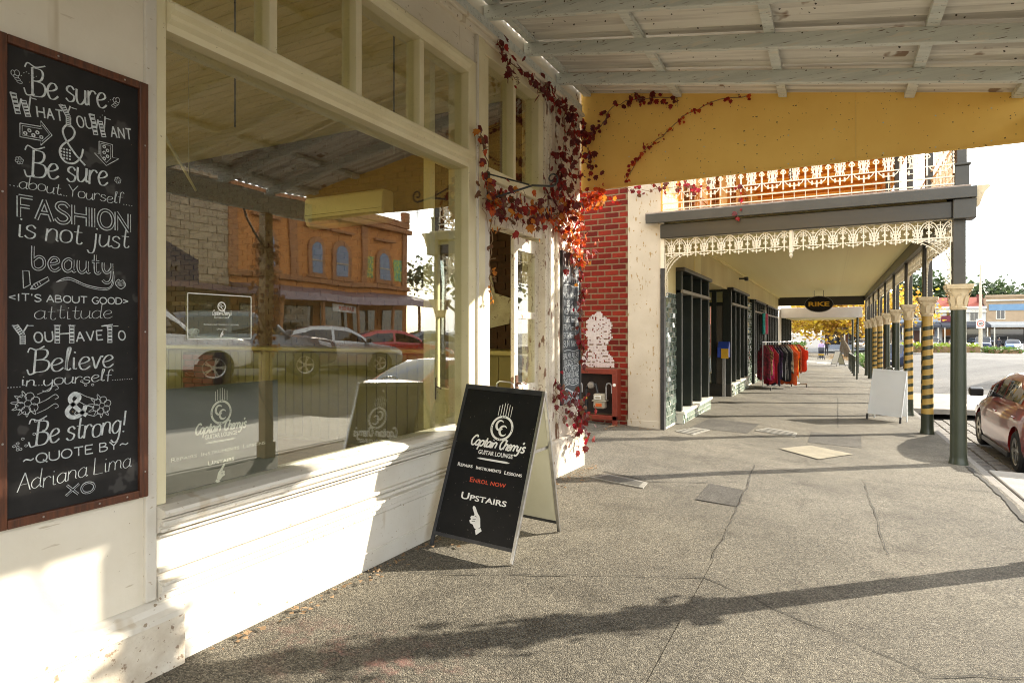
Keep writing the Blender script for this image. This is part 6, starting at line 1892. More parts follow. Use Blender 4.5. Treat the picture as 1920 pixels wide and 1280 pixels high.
def garment(t, m, L, w, sleeve, label, flare=1.0, th=.035, hem=None):
    top = Vector(P3(t, zt_))
    g = T('garment', label, 'garment', tuple(top), 'garments on the clothes rack')
    sd = Vector((-rdir.y, rdir.x))
    ang = random.uniform(-.25, .25)
    ax = Vector((sd.x * math.cos(ang) - sd.y * math.sin(ang), sd.x * math.sin(ang) + sd.y * math.cos(ang)))
    nx = Vector((-ax.y, ax.x))
    n, rows = 20, 11
    vs_ = []
    for j in range(rows):
        v = j / (rows - 1)
        z = -.10 - v * L + (.0 if j < rows - 1 else 0)
        hw = w * (.30 if j == 0 else (.80 if j == 1 else 1.0 + (flare - 1) * v))
        if sleeve and 2 <= j <= 2 + int(sleeve * 8):
            hw = w * 1.28
        for k in range(n):
            a = 2 * math.pi * k / n
            fold = 1 + .55 * math.sin(5 * a + t * 20 + v * 1.5) * min(1, v * 2)
            x = hw * math.cos(a)
            y = th * (1 + v * .6) * math.sin(a) * fold + .02 * math.sin(6 * x / w + t * 9) * v
            zz = z + (.05 * math.sin(3 * a + t * 31) if j == rows - 1 else 0) - (abs(x) * .35 if j < 2 else .05 * (j > 1))
            vs_.append((top.x + ax.x * x + nx.x * y, top.y + ax.y * x + nx.y * y, top.z + zz))
    fs = [(j * n + k, j * n + (k + 1) % n, (j + 1) * n + (k + 1) % n, (j + 1) * n + k) for j in range(rows - 1) for k in range(n)]
    g.part('cloth', MB().add(vs_, fs), m, smooth=70)
    hk_ = [(top.x, top.y, top.z + .02), (top.x, top.y, top.z - .06)]
    g.part('hanger_hook', MB().tube([(top.x + nx.x * .0, top.y, top.z + .035), (top.x + ax.x * .02, top.y + ax.y * .02, top.z + .02), (top.x, top.y, top.z - .02), (top.x, top.y, top.z - .10)], .005, 5), 'steel')
    g.part('hanger_bar', MB().tube([(top.x - ax.x * w * .8, top.y - ax.y * w * .8, top.z - .17), (top.x, top.y, top.z - .09), (top.x + ax.x * w * .8, top.y + ax.y * w * .8, top.z - .17)], .008, 5), 'dark_timber')
    return g
def cloth(nm, c1, c2, sc=12, lo=.42, hi=.58):
    return mat(nm, c1, c2, sc, .85, .15, 60, lo=lo, hi=hi)
GA = [(.03, cloth('g_wine', (.22, .015, .03), (.05, .01, .015)), 1.0, .20, 0, 'dark wine red dress at the near end of the rack'),
      (.09, cloth('g_gold', (.36, .22, .09), (.09, .03, .02), 20), .85, .22, .3, 'brown and gold patterned tunic near the near end of the rack'),
      (.15, cloth('g_magenta', (.52, .015, .13), (.36, .01, .09)), 1.02, .19, 0, 'magenta pink dress on the rack'),
      (.21, cloth('g_crimson', (.34, .012, .02), (.2, .01, .015)), 1.15, .2, .3, 'long crimson robe on the rack'),
      (.28, cloth('g_navy', (.008, .012, .03), (.02, .02, .035)), 1.2, .21, 0, 'long navy black dress reaching lowest on the rack'),
      (.35, cloth('g_purple', (.045, .02, .08), (.015, .01, .02)), 1.0, .22, .3, 'black kimono with purple edging on the rack'),
      (.42, cloth('g_black', (.008, .008, .009), (.02, .02, .022)), 1.05, .22, .3, 'plain black kimono in the middle of the rack'),
      (.49, cloth('g_grey', (.16, .15, .14), (.03, .03, .03), 16), 1.0, .2, 0, 'black and grey patterned robe in the middle of the rack'),
      (.56, cloth('g_ink', (.012, .012, .016), (.006, .006, .008)), 1.1, .22, .3, 'black robe with a cream edge beyond the middle of the rack'),
      (.63, cloth('g_cream', (.42, .34, .22), (.10, .07, .05), 9), .85, .21, 0, 'cream and dark robe before the orange ones'),
      (.70, cloth('g_rust', (.62, .10, .012), (.46, .06, .01)), 1.22, .24, .4, 'long rust orange kimono on the rack'),
      (.78, cloth('g_orange', (.68, .13, .012), (.52, .09, .012)), .92, .22, .35, 'shorter orange kimono on the rack'),
      (.84, cloth('g_yellow', (.75, .48, .02), (.6, .36, .02)), 1.02, .17, 0, 'yellow dress showing below the orange garments'),
      (.90, cloth('g_stripe', (.40, .13, .05), (.14, .05, .03), 18), .85, .2, 0, 'brown striped tunic near the far end of the rack'),
      (.97, cloth('g_vermilion', (.72, .055, .015), (.58, .04, .012)), .82, .26, .45, 'bright vermilion kimono at the far end of the rack')]
for t, m, L, w, sl, lab in GA:
    nm = m.name
    garment(t, nm, L, w, sl, lab, flare=1.15)
for i, (y, c1, lab) in enumerate(((25.0, (.02, .42, .40), 'turquoise top hung high on the shopfront above the rack'), (25.6, (.45, .02, .05), 'crimson top hung high on the shopfront above the rack'), (26.1, (.55, .06, .16), 'pink top hung high on the shopfront above the rack'))):
    g = T('garment', lab, 'garment', (-2.3, y, 2.25), 'garments hung on the shopfront')
    vs_ = []
    for j, (hw, z) in enumerate(((.10, 0), (.24, -.06), (.26, -.2), (.18, -.32), (.17, -.6), (.20, -.78))):
        for k in range(14):
            a = 6.283 * k / 14
            vs_.append((-2.28 + .05 * math.sin(a) * (1 + .4 * math.sin(4 * a)), y + hw * math.cos(a), 2.3 + z))
    g.part('cloth', MB().add(vs_, [(j * 14 + k, j * 14 + (k + 1) % 14, (j + 1) * 14 + (k + 1) % 14, (j + 1) * 14 + k) for j in range(5) for k in range(14)]), cloth('g_top%d' % i, c1, tuple(c * .6 for c in c1)), smooth=70)
    g.part('hanger_hook', MB().tube([(-2.28, y, 2.28), (-2.28, y, 2.42), (-2.40, y, 2.44)], .006, 5), 'steel')

# bollards and tall post near the kerb
BLB = ['nearest green bollard beside the tall post', 'second green bollard along the kerb', 'third green bollard along the kerb', 'fourth green bollard along the kerb', 'farthest green bollard along the kerb']
for i, y in enumerate((34.0, 36.6, 39.1, 41.5, 43.8)):
    x = .95
    b_ = T('bollard', BLB[i], 'bollard', (x, y, fz(x, y)), 'green bollards along the kerb')
    z = fz(x, y)
    b_.part('shaft', MB().lathe([(.06, z - .02), (.055, z + .06), (.045, z + .08), (.042, z + .86), (.052, z + .88), (.052, z + .92), (.04, z + .95), (.001, z + .99)], 14, (x, y, 0)), 'green_post', smooth=40)
    b_.part('collar', MB().lathe([(.05, z + .60), (.054, z + .62), (.05, z + .64)], 14, (x, y, 0)), 'green_post', smooth=40)
tp = T('sign_post', 'tall thin dark post standing by the bollards', 'post', (.97, 31.0, fz(.97, 31)))
tp.part('shaft', MB().tube([(.97, 31, fz(.97, 31) - .05), (.97, 31, fz(.97, 31) + 2.35)], .035, 10), 'green_post', smooth=40)
tp.part('cap', MB().lathe([(.04, 2.35 + fz(.97, 31)), (.045, 2.38 + fz(.97, 31)), (.001, 2.42 + fz(.97, 31))], 10, (.97, 31, 0)), 'green_post')

# ================================================================ cars
CAR_N = 0
WHEEL = None
def make_wheel(r=.31, w=.20):
    o = bpy.data.objects.new('wheel', MB().lathe([(r * .66, -w / 2), (r * .9, -w / 2), (r, -w / 2 + .03), (r, w / 2 - .03), (r * .9, w / 2), (r * .66, w / 2), (r * .66, -w / 2)], 28, (0, 0, 0), 'y', cap=False).mesh('wheel', 'rubber', 40))
    COL.objects.link(o)
    rim = put('rim', MB().lathe([(r * .68, -w / 2 + .004), (r * .70, w / 2 - .012), (r * .62, w / 2 - .016), (r * .58, w / 2 - .05), (r * .2, w / 2 - .06), (.001, w / 2 - .06)], 24, (0, 0, 0), 'y'), 'black_plastic', o, smooth=40)
    for k in range(5):
        a = 2 * math.pi * k / 5
        for s in (-.12, .12):
            p, q = (r * .12 * math.cos(a), w / 2 - .03, r * .12 * math.sin(a)), (r * .64 * math.cos(a + s), w / 2 - .02, r * .64 * math.sin(a + s))
            put('spoke', MB().bar(p, q, .028, .02, up=(0, 1, 0)), 'alloy', o)
    put('rim_lip', MB().lathe([(r * .60, w / 2 - .02), (r * .66, w / 2 - .004), (r * .70, w / 2 - .010)], 28, (0, 0, 0), 'y', cap=False), 'alloy', o, smooth=40)
    put('hub_cap', MB().lathe([(.001, w / 2 - .012), (r * .14, w / 2 - .016), (r * .16, w / 2 - .04)], 14, (0, 0, 0), 'y'), 'alloy', o, smooth=40)
    return o
KINDS = {
 'sedan': dict(body=[(2.27, .60, .40, .58), (2.20, .72, .28, .66), (2.0, .82, .21, .74), (1.6, .87, .19, .82), (1.05, .885, .18, .93), (.4, .89, .18, .955), (-.4, .89, .18, .965), (-1.1, .89, .18, .985), (-1.6, .88, .20, 1.01), (-2.0, .84, .24, 1.03), (-2.2, .76, .30, .98), (-2.27, .62, .40, .84)],
               cab=[(1.18, .78, .0), (.78, .73, .52), (.30, .62, .93), (-.1, .61, 1.0), (-.7, .60, .97), (-1.2, .65, .66), (-1.75, .74, .03)], roof=1.46, wb=(1.36, -1.30), wr=.315),
 'hatch': dict(body=[(2.0, .60, .40, .60), (1.94, .72, .28, .70), (1.75, .82, .21, .80), (1.4, .86, .19, .88), (.95, .875, .18, .97), (.3, .88, .18, .99), (-.5, .88, .18, 1.01), (-1.2, .875, .18, 1.04), (-1.7, .85, .22, 1.05), (-1.93, .78, .30, 1.02), (-2.0, .66, .42, .9)],
               cab=[(1.10, .76, .0), (.62, .70, .55), (.18, .61, .94), (-.3, .60, 1.0), (-1.0, .60, .95), (-1.5, .64, .72), (-1.88, .70, .03)], roof=1.50, wb=(1.22, -1.25), wr=.305),
 'suv': dict(body=[(2.3, .66, .55, .86), (2.24, .80, .42, .98), (2.0, .88, .34, 1.06), (1.5, .92, .30, 1.12), (1.0, .93, .30, 1.16), (.3, .93, .30, 1.17), (-.6, .93, .30, 1.18), (-1.4, .93, .30, 1.19), (-2.0, .91, .34, 1.19), (-2.25, .85, .42, 1.16), (-2.32, .74, .52, 1.02)],
             cab=[(1.02, .82, .0), (.72, .79, .52), (.42, .74, .93), (-.1, .73, 1.0), (-1.4, .73, .99), (-2.02, .76, .92), (-2.22, .80, .03)], roof=1.84, wb=(1.42, -1.38), wr=.37)}
def car(label, loc, heading, kind, paint, group=None, cut=False, name='parked_car'):
    k = KINDS[kind]
    t = thing(name, label, 'car', loc, heading, group)
    body, n = k['body'], 0
    rings = []
    xs = [b[0] for b in body]
    def sec(x, w, zb, zt):
        h = zt - zb
        half = [(0, zb), (w * .80, zb), (w * .96, zb + .05), (w, zb + h * .22), (w * .995, zb + h * .48), (w * .985, zb + h * .62), (w * .955, zb + h * .82), (w * .90, zt - .02), (w * .70, zt + .012), (0, zt + .03)]
        return half
    N2 = None
    vs_, fs = [], []
    for b in body:
        half = sec(*b)
        ring = [(b[0], y, z) for y, z in half] + [(b[0], -y, z) for y, z in half[-2:0:-1]]
        N2 = len(ring)
        vs_ += ring
    for i in range(len(body) - 1):
        for j in range(N2):
            j2 = (j + 1) % N2
            fs.append((i * N2 + j, i * N2 + j2, (i + 1) * N2 + j2, (i + 1) * N2 + j))
    fs += [tuple(range(N2)), tuple(range((len(body) - 1) * N2, len(body) * N2))]
    bo = put('body', MB().add(vs_, fs), paint, t, smooth=38)
    if cut:                                            # real wheel wells on the near car
        cm = MB()
        for xw in k['wb']:
            for s in (1, -1):
                cm.lathe([(k['wr'] + .05, s * .60), (k['wr'] + .05, s * 1.2)], 28, (xw, 0, k['wr'] + .015), 'y')
        co_ = put('cutter', cm, 'rubber')
        md = bo.modifiers.new('wells', 'BOOLEAN')
        md.object = co_
        md.operation = 'DIFFERENCE'
        md.solver = 'EXACT'
        bo.parent = None
        bpy.context.view_layer.update()
        me_ = bpy.data.meshes.new_from_object(bo.evaluated_get(bpy.context.evaluated_depsgraph_get()))
        bo.modifiers.clear()
        bo.data = me_
        me_.set_sharp_from_angle(angle=R(38))
        bo.parent = t
        bpy.data.objects.remove(co_)
    def zt(x):
        for a, b in zip(body, body[1:]):
            if b[0] <= x <= a[0]:
                f = (a[0] - x) / (a[0] - b[0])
                return a[3] + (b[3] - a[3]) * f
        return body[-1][3]
    def wd(x):
        for a, b in zip(body, body[1:]):
            if b[0] <= x <= a[0]:
                f = (a[0] - x) / (a[0] - b[0])
                return a[1] + (b[1] - a[1]) * f
        return body[-1][1]
    R_ = k['roof']
    cab = k['cab']
    vs_, fs, cr_ = [], [], []
    for x, w, f in cab:
        zb = zt(x) - .01
        z = zb + (R_ - zb) * f if f > .05 else zb + .02
        wb_ = wd(x) * .915
        row = [(x, wb_, zb - .02), (x, wb_ + (w - wb_) * .15, zb + .02), (x, w + .04, z - .10 * f), (x, w - .02, z - .02 * f), (x, w * .55, z + .01 * f), (x, 0, z + .02 * f)]
        if f <= .05:
            row = [(x, wb_, zb - .02), (x, wb_ * .97, zb), (x, wb_ * .9, zb + .008), (x, wb_ * .82, zb + .012), (x, w * .5, zb + .018), (x, 0, zb + .022)]
        row = row + [(a, -b, c) for a, b, c in row[-2::-1]]
        cr_.append(row)
        vs_ += row
    m_ = len(cr_[0])
    for i in range(len(cab) - 1):
        for j in range(m_ - 1):
            fs.append((i * m_ + j, i * m_ + j + 1, (i + 1) * m_ + j + 1, (i + 1) * m_ + j))
    put('cabin', MB().add(vs_, fs), paint, t, smooth=35)
    # glass set a few millimetres proud of the cabin skin
    def glassq(rows, j0, j1, nm, e=.004):
        mb = MB()
        pts = []
        for r_ in rows:
            pts.append([Vector(cr_[r_][j]) for j in range(j0, j1 + 1)])
        vv, ff = [], []
        c = Vector((-.2, 0, .7))
        for row in pts:
            for p in row:
                vv.append(tuple(p + (p - c).normalized() * e))
        q = j1 - j0 + 1
        for i in range(len(pts) - 1):
            for j in range(q - 1):
                ff.append((i * q + j, i * q + j + 1, (i + 1) * q + j + 1, (i + 1) * q + j))
        return put(nm, mb.add(vv, ff), 'car_glass', t, smooth=40)
    glassq([0, 1, 2], 3, m_ - 4, 'windscreen')
    nl = len(cab)
    glassq([nl - 2, nl - 1] if kind == 'suv' else [nl - 3, nl - 2, nl - 1], 3, m_ - 4, 'rear_window')
    def side_pt(x, f, s):
        """point on the cabin side: f from belt (0) to roof rail (1)"""
        for a, b in zip(range(nl - 1), range(1, nl)):
            if cab[b][0] <= x <= cab[a][0]:
                g = (cab[a][0] - x) / (cab[a][0] - cab[b][0])
                lo_ = Vector(cr_[a][1]).lerp(Vector(cr_[b][1]), g)
                hi_ = Vector(cr_[a][2]).lerp(Vector(cr_[b][2]), g)
                p = lo_.lerp(hi_, f)
                return (x, s * (p.y + .006), p.z)
    x0, x1 = cab[1][0] + .22, cab[-2][0] - .12
    mid = (x0 + x1) / 2 + .06
    for s in (1, -1):
        for a, b in ((x0 - .02, mid + .04), (mid - .04, x1 + .10)):
            mb = MB()
            vv = []
            kk = 6
            for i in range(kk + 1):
                x = a + (b - a) * i / kk
                f1 = .93 if cab[2][0] - .1 >= x >= cab[-2][0] + .45 else .78
                if x > cab[2][0] - .1:
                    f1 = max(.06, .90 - (x - cab[2][0] + .1) * .12)
                vv += [side_pt(x, .10, s), side_pt(x, f1, s)]
            mb.add(vv, [(2 * i, 2 * i + 1, 2 * i + 3, 2 * i + 2) for i in range(kk)])
            put('side_window', mb, 'car_glass', t)
        # door seams, handles, sill, mirror
        for x in (x0 + .12, mid, x1 + .02):
            mb = MB()
            w_ = wd(x)
            mb.ribbon([(0, 0), (0, 1)], .008, lambda a, b, d, x=x, w_=w_, s=s: (x + a, s * (w_ * (1.0 - .07 * max(0, b - .35)) + .004), k['body'][4][2] + .08 + b * (zt(x) - k['body'][4][2] - .12)))
            put('door_seam', mb, 'black_plastic', t)
        for x in (mid + .10, x1 + .14):
            put('door_handle', MB().box(x, x + .17, s * (wd(x) * .965) - .012, s * (wd(x) * .965) + .012, zt(x) - .19, zt(x) - .165), paint, t, bev=.006)
        mx_ = x0 + .02
        yb = wd(mx_) * .93
        put('mirror', MB().prism([(mx_ - .05, zt(mx_) + .01), (mx_ + .10, zt(mx_) + .04), (mx_ + .11, zt(mx_) + .13), (mx_ + .03, zt(mx_) + .17), (mx_ - .07, zt(mx_) + .15)], lambda a, b, d: (a, d, b), s * (yb + .03), s * (yb + .24)), 'black_plastic' if kind != 'suv' else paint, t, bev=.02)
        put('sill', MB().box(k['wb'][1] + .4, k['wb'][0] - .4, s * .84 - .05, s * .84 + .05, body[4][2] - .02, body[4][2] + .06), 'black_plastic', t, bev=.01)
        fx_, rx_ = body[2][0], body[-3][0]
        put('headlight', MB().prism([(fx_ + .13, body[1][3] - .17), (fx_ + .10, body[1][3] - .03), (fx_ - .22, body[2][3] - .03), (fx_ - .18, body[2][3] - .14)], lambda a, b, d: (a, d * (1 - .10 * (a - fx_ + .2)), b), s * (wd(fx_ + .05) * .62), s * (wd(fx_ - .1) * .975 + .004)), 'lamp_lens', t, bev=.01)
        put('tail_light', MB().prism([(rx_ - .24, body[-3][3] - .24), (rx_ - .22, body[-3][3] - .06), (rx_ + .10, body[-3][3] - .07), (rx_ + .12, body[-3][3] - .20)], lambda a, b, d: (a, d, b), s * (wd(rx_ - .1) * .70), s * (wd(rx_) * .965 + .006)), 'tail_lens', t, bev=.01)
        for xw in k['wb']:
            r_ = k['wr']
            if not cut:
              put('wheel_arch', MB().lathe([(r_ + .055, -.02), (r_ + .05, .008), (.001, .006)], 28, (xw, s * (wd(xw) - .004), r_ + .01), 'y') if s > 0 else MB().lathe([(r_ + .055, .02), (r_ + .05, -.008), (.001, -.006)], 28, (xw, s * (wd(xw) - .004), r_ + .01), 'y'), 'rubber', t, smooth=40)
            w_ = make_wheel(r_) if WH.get(r_) is None else dup(WH[r_])
            WH.setdefault(r_, w_)
            w_.parent = t
            w_.location = (xw, s * (wd(xw) - (.11 if cut else .04)), r_)
            w_.rotation_euler = (0, 0, 0 if s > 0 else math.pi)
    put('grille', MB().box(body[0][0] - .05, body[0][0] + .012, -.45, .45, body[0][2] + .03, body[0][2] + .14), 'black_plastic', t, bev=.01)
    put('number_plate', MB().box(body[0][0] - .02, body[0][0] + .022, -.19, .19, body[0][2] - .06, body[0][2] + .03), 'sign_white', t)
    put('rear_plate', MB().box(body[-1][0] - .022, body[-1][0] + .02, -.19, .19, body[-1][2] + .10, body[-1][2] + .20), 'sign_white', t)
    return t
WH = {}
def paintm(nm, c, metal=.3):
    return mat(nm, c, tuple(x * .9 for x in c), 3, .28, metal=metal, coat=1.0)
paintm('paint_maroon', (.26, .010, .008), .1)
paintm('paint_silver', (.48, .49, .50), .6)
paintm('paint_white', (.76, .76, .74), 0)
paintm('paint_red', (.42, .018, .02), .2)
paintm('paint_navy', (.02, .035, .09), .3)
paintm('paint_black', (.015, .015, .018), .3)
paintm('paint_grey', (.14, .15, .17), .4)
paintm('paint_blue', (.06, .13, .26), .4)
car('maroon red sedan parked at the kerb beyond the concrete crossing', (3.33, 13.1, rz_(3.0, 13.1) + .03), math.pi / 2, 'sedan', 'paint_maroon', cut=True)
# cars parked nose out along the other kerb (they show in the window)
h2 = math.atan2(.80, -.60)
for i, (y, kd, pt, lab) in enumerate(((9.3, 'suv', 'paint_white', 'white four wheel drive parked across the road, first reflected in the window'), (12.2, 'suv', 'paint_grey', 'dark four wheel drive parked across the road, reflected behind the small notice'), (15.8, 'hatch', 'paint_silver', 'silver hatchback parked across the road, reflected right of the tan post'),
        (18.6, 'sedan', 'paint_red', 'red sedan parked across the road, reflected below the arched windows'), (21.4, 'sedan', 'paint_grey', 'grey sedan parked across the road, reflected next to the inner door'), (24.2, 'hatch', 'paint_white', 'white hatchback parked across the road, last of the reflected row'))):
    car(lab, (9.3, y, rz_(9.3, y) + .02), h2, kd, pt, 'cars parked across the road')
# cars parked at the far end of the street
FARC = [(3.6, 'hatch', 'paint_white', 'small white car far off between the striped posts'), (6.6, 'sedan', 'paint_silver', 'silver car far off left of the green corner post'), (9.2, 'sedan', 'paint_red', 'red car far off behind the yellow shrubs'), (11.9, 'suv', 'paint_black', 'black four wheel drive far off behind the green corner post'),
        (14.6, 'hatch', 'paint_red', 'red hatchback far off just right of the green corner post'), (17.5, 'suv', 'paint_navy', 'navy four wheel drive far off behind the speed sign'), (20.6, 'hatch', 'paint_blue', 'blue hatchback far off at the right edge'), (23.4, 'suv', 'paint_silver', 'pale silver four wheel drive far off at the right edge')]
for x, kd, pt, lab in FARC:
    car(lab, (x, 100.0, gslope(100) + .40), R(-100), kd, pt, 'cars parked at the far shops')
car('red car parked beyond the plane tree trunk', (4.2, 74, rz_(4.2, 74)), math.pi / 2, 'hatch', 'paint_red')
car('dark blue car parked between the far posts', (3.6, 52, rz_(3.6, 52)), math.pi / 2, 'suv', 'paint_navy')

# ================================================================ far things
def tree(label, base, height, crown_r, leafm, nleaf_, trunk_r, barkm, low=.35, flat=.8, lsize=.28, lean=0, group=None, name='street_tree'):
    t = T(name, label, 'tree', base, group)
    tips = []
    br_ = MB()
    def limb(p, d, L, r, lev):
        pts, rs = [p], [r]
        q = Vector(p)
        dd = Vector(d).normalized()
        for i in range(4):
            dd = (dd + Vector((random.gauss(0, .14), random.gauss(0, .14), random.gauss(.05, .10)))).normalized()
            q = q + dd * (L / 4)
            pts.append(tuple(q))
            rs.append(r * (1 - .16 * (i + 1)))
        br_.tube(pts, rs, 7 if lev < 2 else 5)
        if lev >= 3:
            tips.append(q)
            tips.append(Vector(pts[2]))
            return
        for k in range(3 if lev else 5):
            a = 2 * math.pi * (k + random.random() * .7) / (3 if lev else 5)
            up_ = random.uniform(.25, .85)
            limb(tuple(q), (math.cos(a) + dd.x * .5, math.sin(a) + dd.y * .5, up_), L * random.uniform(.62, .85), r * .42, lev + 1)
    limb(base, (lean, 0, 1), height * low, trunk_r, 0)
    tk = t.part('trunk', br_, barkm, smooth=60)
    zs = [p.z for p in tips]
    zc = base[2] + height * (low + (1 - low) * .5)
    mbs = [MB() for _ in leafm]
    for i in range(nleaf_):
        p = random.choice(tips) + Vector((random.gauss(0, 1), random.gauss(0, 1), random.gauss(0, .7))) * crown_r * .16
        s = lsize * random.uniform(.5, 1.2)
        M4 = Matrix.Translation(p) @ Matrix.Rotation(random.uniform(0, 6.28), 4, 'Z') @ Matrix.Rotation(random.uniform(-1.2, 1.2), 4, 'X') @ Matrix.Scale(s, 4)
        mb = random.choice(mbs)
        mb.add([tuple(M4 @ Vector(q)) for q in ((0, 0, 0), (.5, .35, .05), (0, 1, -.05), (-.5, .35, .05))], [(0, 1, 2, 3)])
    for m, mb in zip(leafm, mbs):
        t.part('crown', mb, m, kind='stuff')
    return t
tree('spreading plane tree with yellow autumn leaves at the end of the footpath', (1.5, 76, -1.2), 11, 8, ['tree_yellow', 'tree_yellow', 'tree_rust'], 5600, .42, 'bark', .24, lsize=.42)
tree('yellow leaved tree over the far footpath left of the plane tree', (-5.0, 84, -1.2), 11, 8, ['tree_yellow', 'tree_rust', 'tree_yellow'], 4200, .32, 'bark', .25, lsize=.45)
tree('farthest yellow tree over the footpath', (1.2, 98, -1.3), 11, 8, ['tree_yellow', 'tree_rust'], 3200, .3, 'bark', .24, lsize=.5)
tree('yellow tree showing between the far verandah posts', (4.3, 60, -1.0), 6.5, 4, ['tree_yellow', 'tree_yellow', 'tree_rust'], 1100, .2, 'bark', .4, lsize=.3)
for i, (x, y, h, lab) in enumerate(((12.5, 150, 15, 'dark green gum tree behind the far shops, left of the corner post'), (26.5, 150, 14, 'round dark green gum tree just right of the corner post'), (36, 165, 11, 'low dark gum tree at the right behind the far shops'), (19.3, 150, 16, 'tall dark gum tree seen between the bracket and the corner post'))):
    tree(lab, (x, y, -1.5), h, 9, ['tree_green'], 4200, .5, 'bark', .36, lsize=.8, group='gum trees behind the far shops', name='gum_tree')
# conifer spike
cf = T('conifer', 'small dark pointed conifer on the skyline at the right', 'tree', (31.0, 160, -1.5))
cf.part('trunk', MB().tube([(31.0, 160, -1.5), (31.0, 160, 8)], .3, 6), 'bark')
mb = MB()
for i in range(700):
    z = random.uniform(2, 11.5)
    r_ = 1.5 * (1 - (z - 2) / 10) * random.uniform(.3, 1)
    a = random.uniform(0, 6.28)
    M4 = Matrix.Translation((31.0 + r_ * math.cos(a), 160 + r_ * math.sin(a), z)) @ Matrix.Rotation(a, 4, 'Z') @ Matrix.Rotation(random.uniform(-1, 1), 4, 'X') @ Matrix.Scale(.8, 4)
    mb.add([tuple(M4 @ Vector(q)) for q in ((0, 0, 0), (.5, .35, .05), (0, 1, -.05), (-.5, .35, .05))], [(0, 1, 2, 3)])
cf.part('crown', mb, 'tree_green', kind='stuff')
tree('dark leaved tree past the end of the building across the road', (20.5, 40.5, 0), 7.5, 4, ['tree_green'], 2200, .22, 'bark', .4, lsize=.4)

# low hedge, bin and shrubs
def hedge(label, x0, x1, y0, y1, z0, h, m, n, s=.16, name='hedge'):
    t = T(name, label, name, ((x0 + x1) / 2, (y0 + y1) / 2, z0))
    t.part('branches', B(x0 + .15, x1 - .15, y0 + .15, y1 - .15, z0 - .3, z0 + h * .75), 'vine_stem')
    mb = MB()
    for i in range(n):
        p = Vector((random.uniform(x0, x1), random.uniform(y0, y1), z0 + h * random.random() ** .6))
        M4 = Matrix.Translation(p) @ Matrix.Rotation(random.uniform(0, 6.28), 4, 'Z') @ Matrix.Rotation(random.uniform(-1.2, 1.2), 4, 'X') @ Matrix.Scale(s * random.uniform(.6, 1.3), 4)
        mb.add([tuple(M4 @ Vector(q)) for q in ((0, 0, 0), (.5, .35, .05), (0, 1, -.05), (-.5, .35, .05))], [(0, 1, 2, 3)])
    t.part('foliage', mb, m, kind='stuff')
hedge('clipped green hedge beside the far footpath', -6, -2.6, 64, 80, -1.0, 1.5, 'hedge_green', 2600, .22)
hedge('lime green shrubs at the foot of the plane tree', 1.9, 3.6, 50, 70, -1.25, .8, 'hedge_green', 1800, .2, 'shrub')
isl = tag(put('traffic_island', MB().box(5.5, 18.0, 78, 86, -1.6, -.62), 'concrete', bev=.1), kind='structure')
for i, (x0, x1, m, lab) in enumerate(((6.0, 9.0, 'shrub_lime', 'yellow green shrubs on the traffic island left of the corner post'), (9.6, 13.8, 'shrub_lime', 'yellow green shrubs on the traffic island at the speed sign'), (14.4, 17.2, 'hedge_green', 'green low shrubs at the right end of the traffic island'))):
    hedge(lab, x0, x1, 79, 84, -.62, .9 if i < 2 else .5, m, 1300, .26, 'shrub')
# speed sign on the lamp pole
lp = T('lamp_pole', 'tall grey street pole on the traffic island', 'pole', (14.4, 83.5, -.62))
lp.part('shaft', MB().tube([(14.4, 83.5, -.7), (14.4, 83.5, 3.5), (14.4, 83.5, 8.9)], [.19, .16, .09], 12), 'pier_render', smooth=40)
lp.part('arm', MB().tube([(14.4, 83.5, 8.6), (13.6, 83.4, 9.2), (13.0, 83.3, 9.3)], .045, 8), 'galv', smooth=50)
lp.part('lamp_head', B(12.6, 13.1, 83.2, 83.45, 9.24, 9.34), 'galv', bev=.02)
ss = T('speed_sign', 'square white speed sign with red ring reading 40', 'traffic sign', (14.35, 83.2, 2.0))
ss.part('plate', B(13.97, 14.77, 83.22, 83.26, 1.98, 2.98), 'sign_white', bev=.03)
mb = MB()
mb.ribbon(circ(14.37, 2.50, .30, 32), .085, lambda a, b, d: (a, 83.214, b))
ss.part('ring', mb, 'sign_red')
print_text('numerals', '40', Matrix.Translation(-Vector(ss.loc)) @ face_matrix((14.37, 83.212, 2.36), (1, 0, 0), (0, 0, 1)), .38, 'frame_black', ss.o, fit=.36, offset=.012)
tm = T('sign_stand', 'small white sign standing on the traffic island by the shrubs', 'sign', (17.6, 83, -.62))
tm.part('board', B(17.25, 18.0, 83.0, 83.05, -.55, .35), 'sign_white', bev=.02)
mb = MB()
mb.ribbon([(17.35, -.25), (17.85, .1)], .08, lambda a, b, d: (a, 82.994, b))
tm.part('mark', mb, 'frame_black')
pw = T('power_line', 'thin overhead wire crossing the sky at the right', 'wire', (14.4, 83.5, 8.7))
pw.part('wire', MB().tube([(14.4 + i * 3.0, 83.5 - i * 2, 8.85 - .9 * math.sin(i / 10 * math.pi) + i * .35) for i in range(11)], .02, 4), 'frame_black')

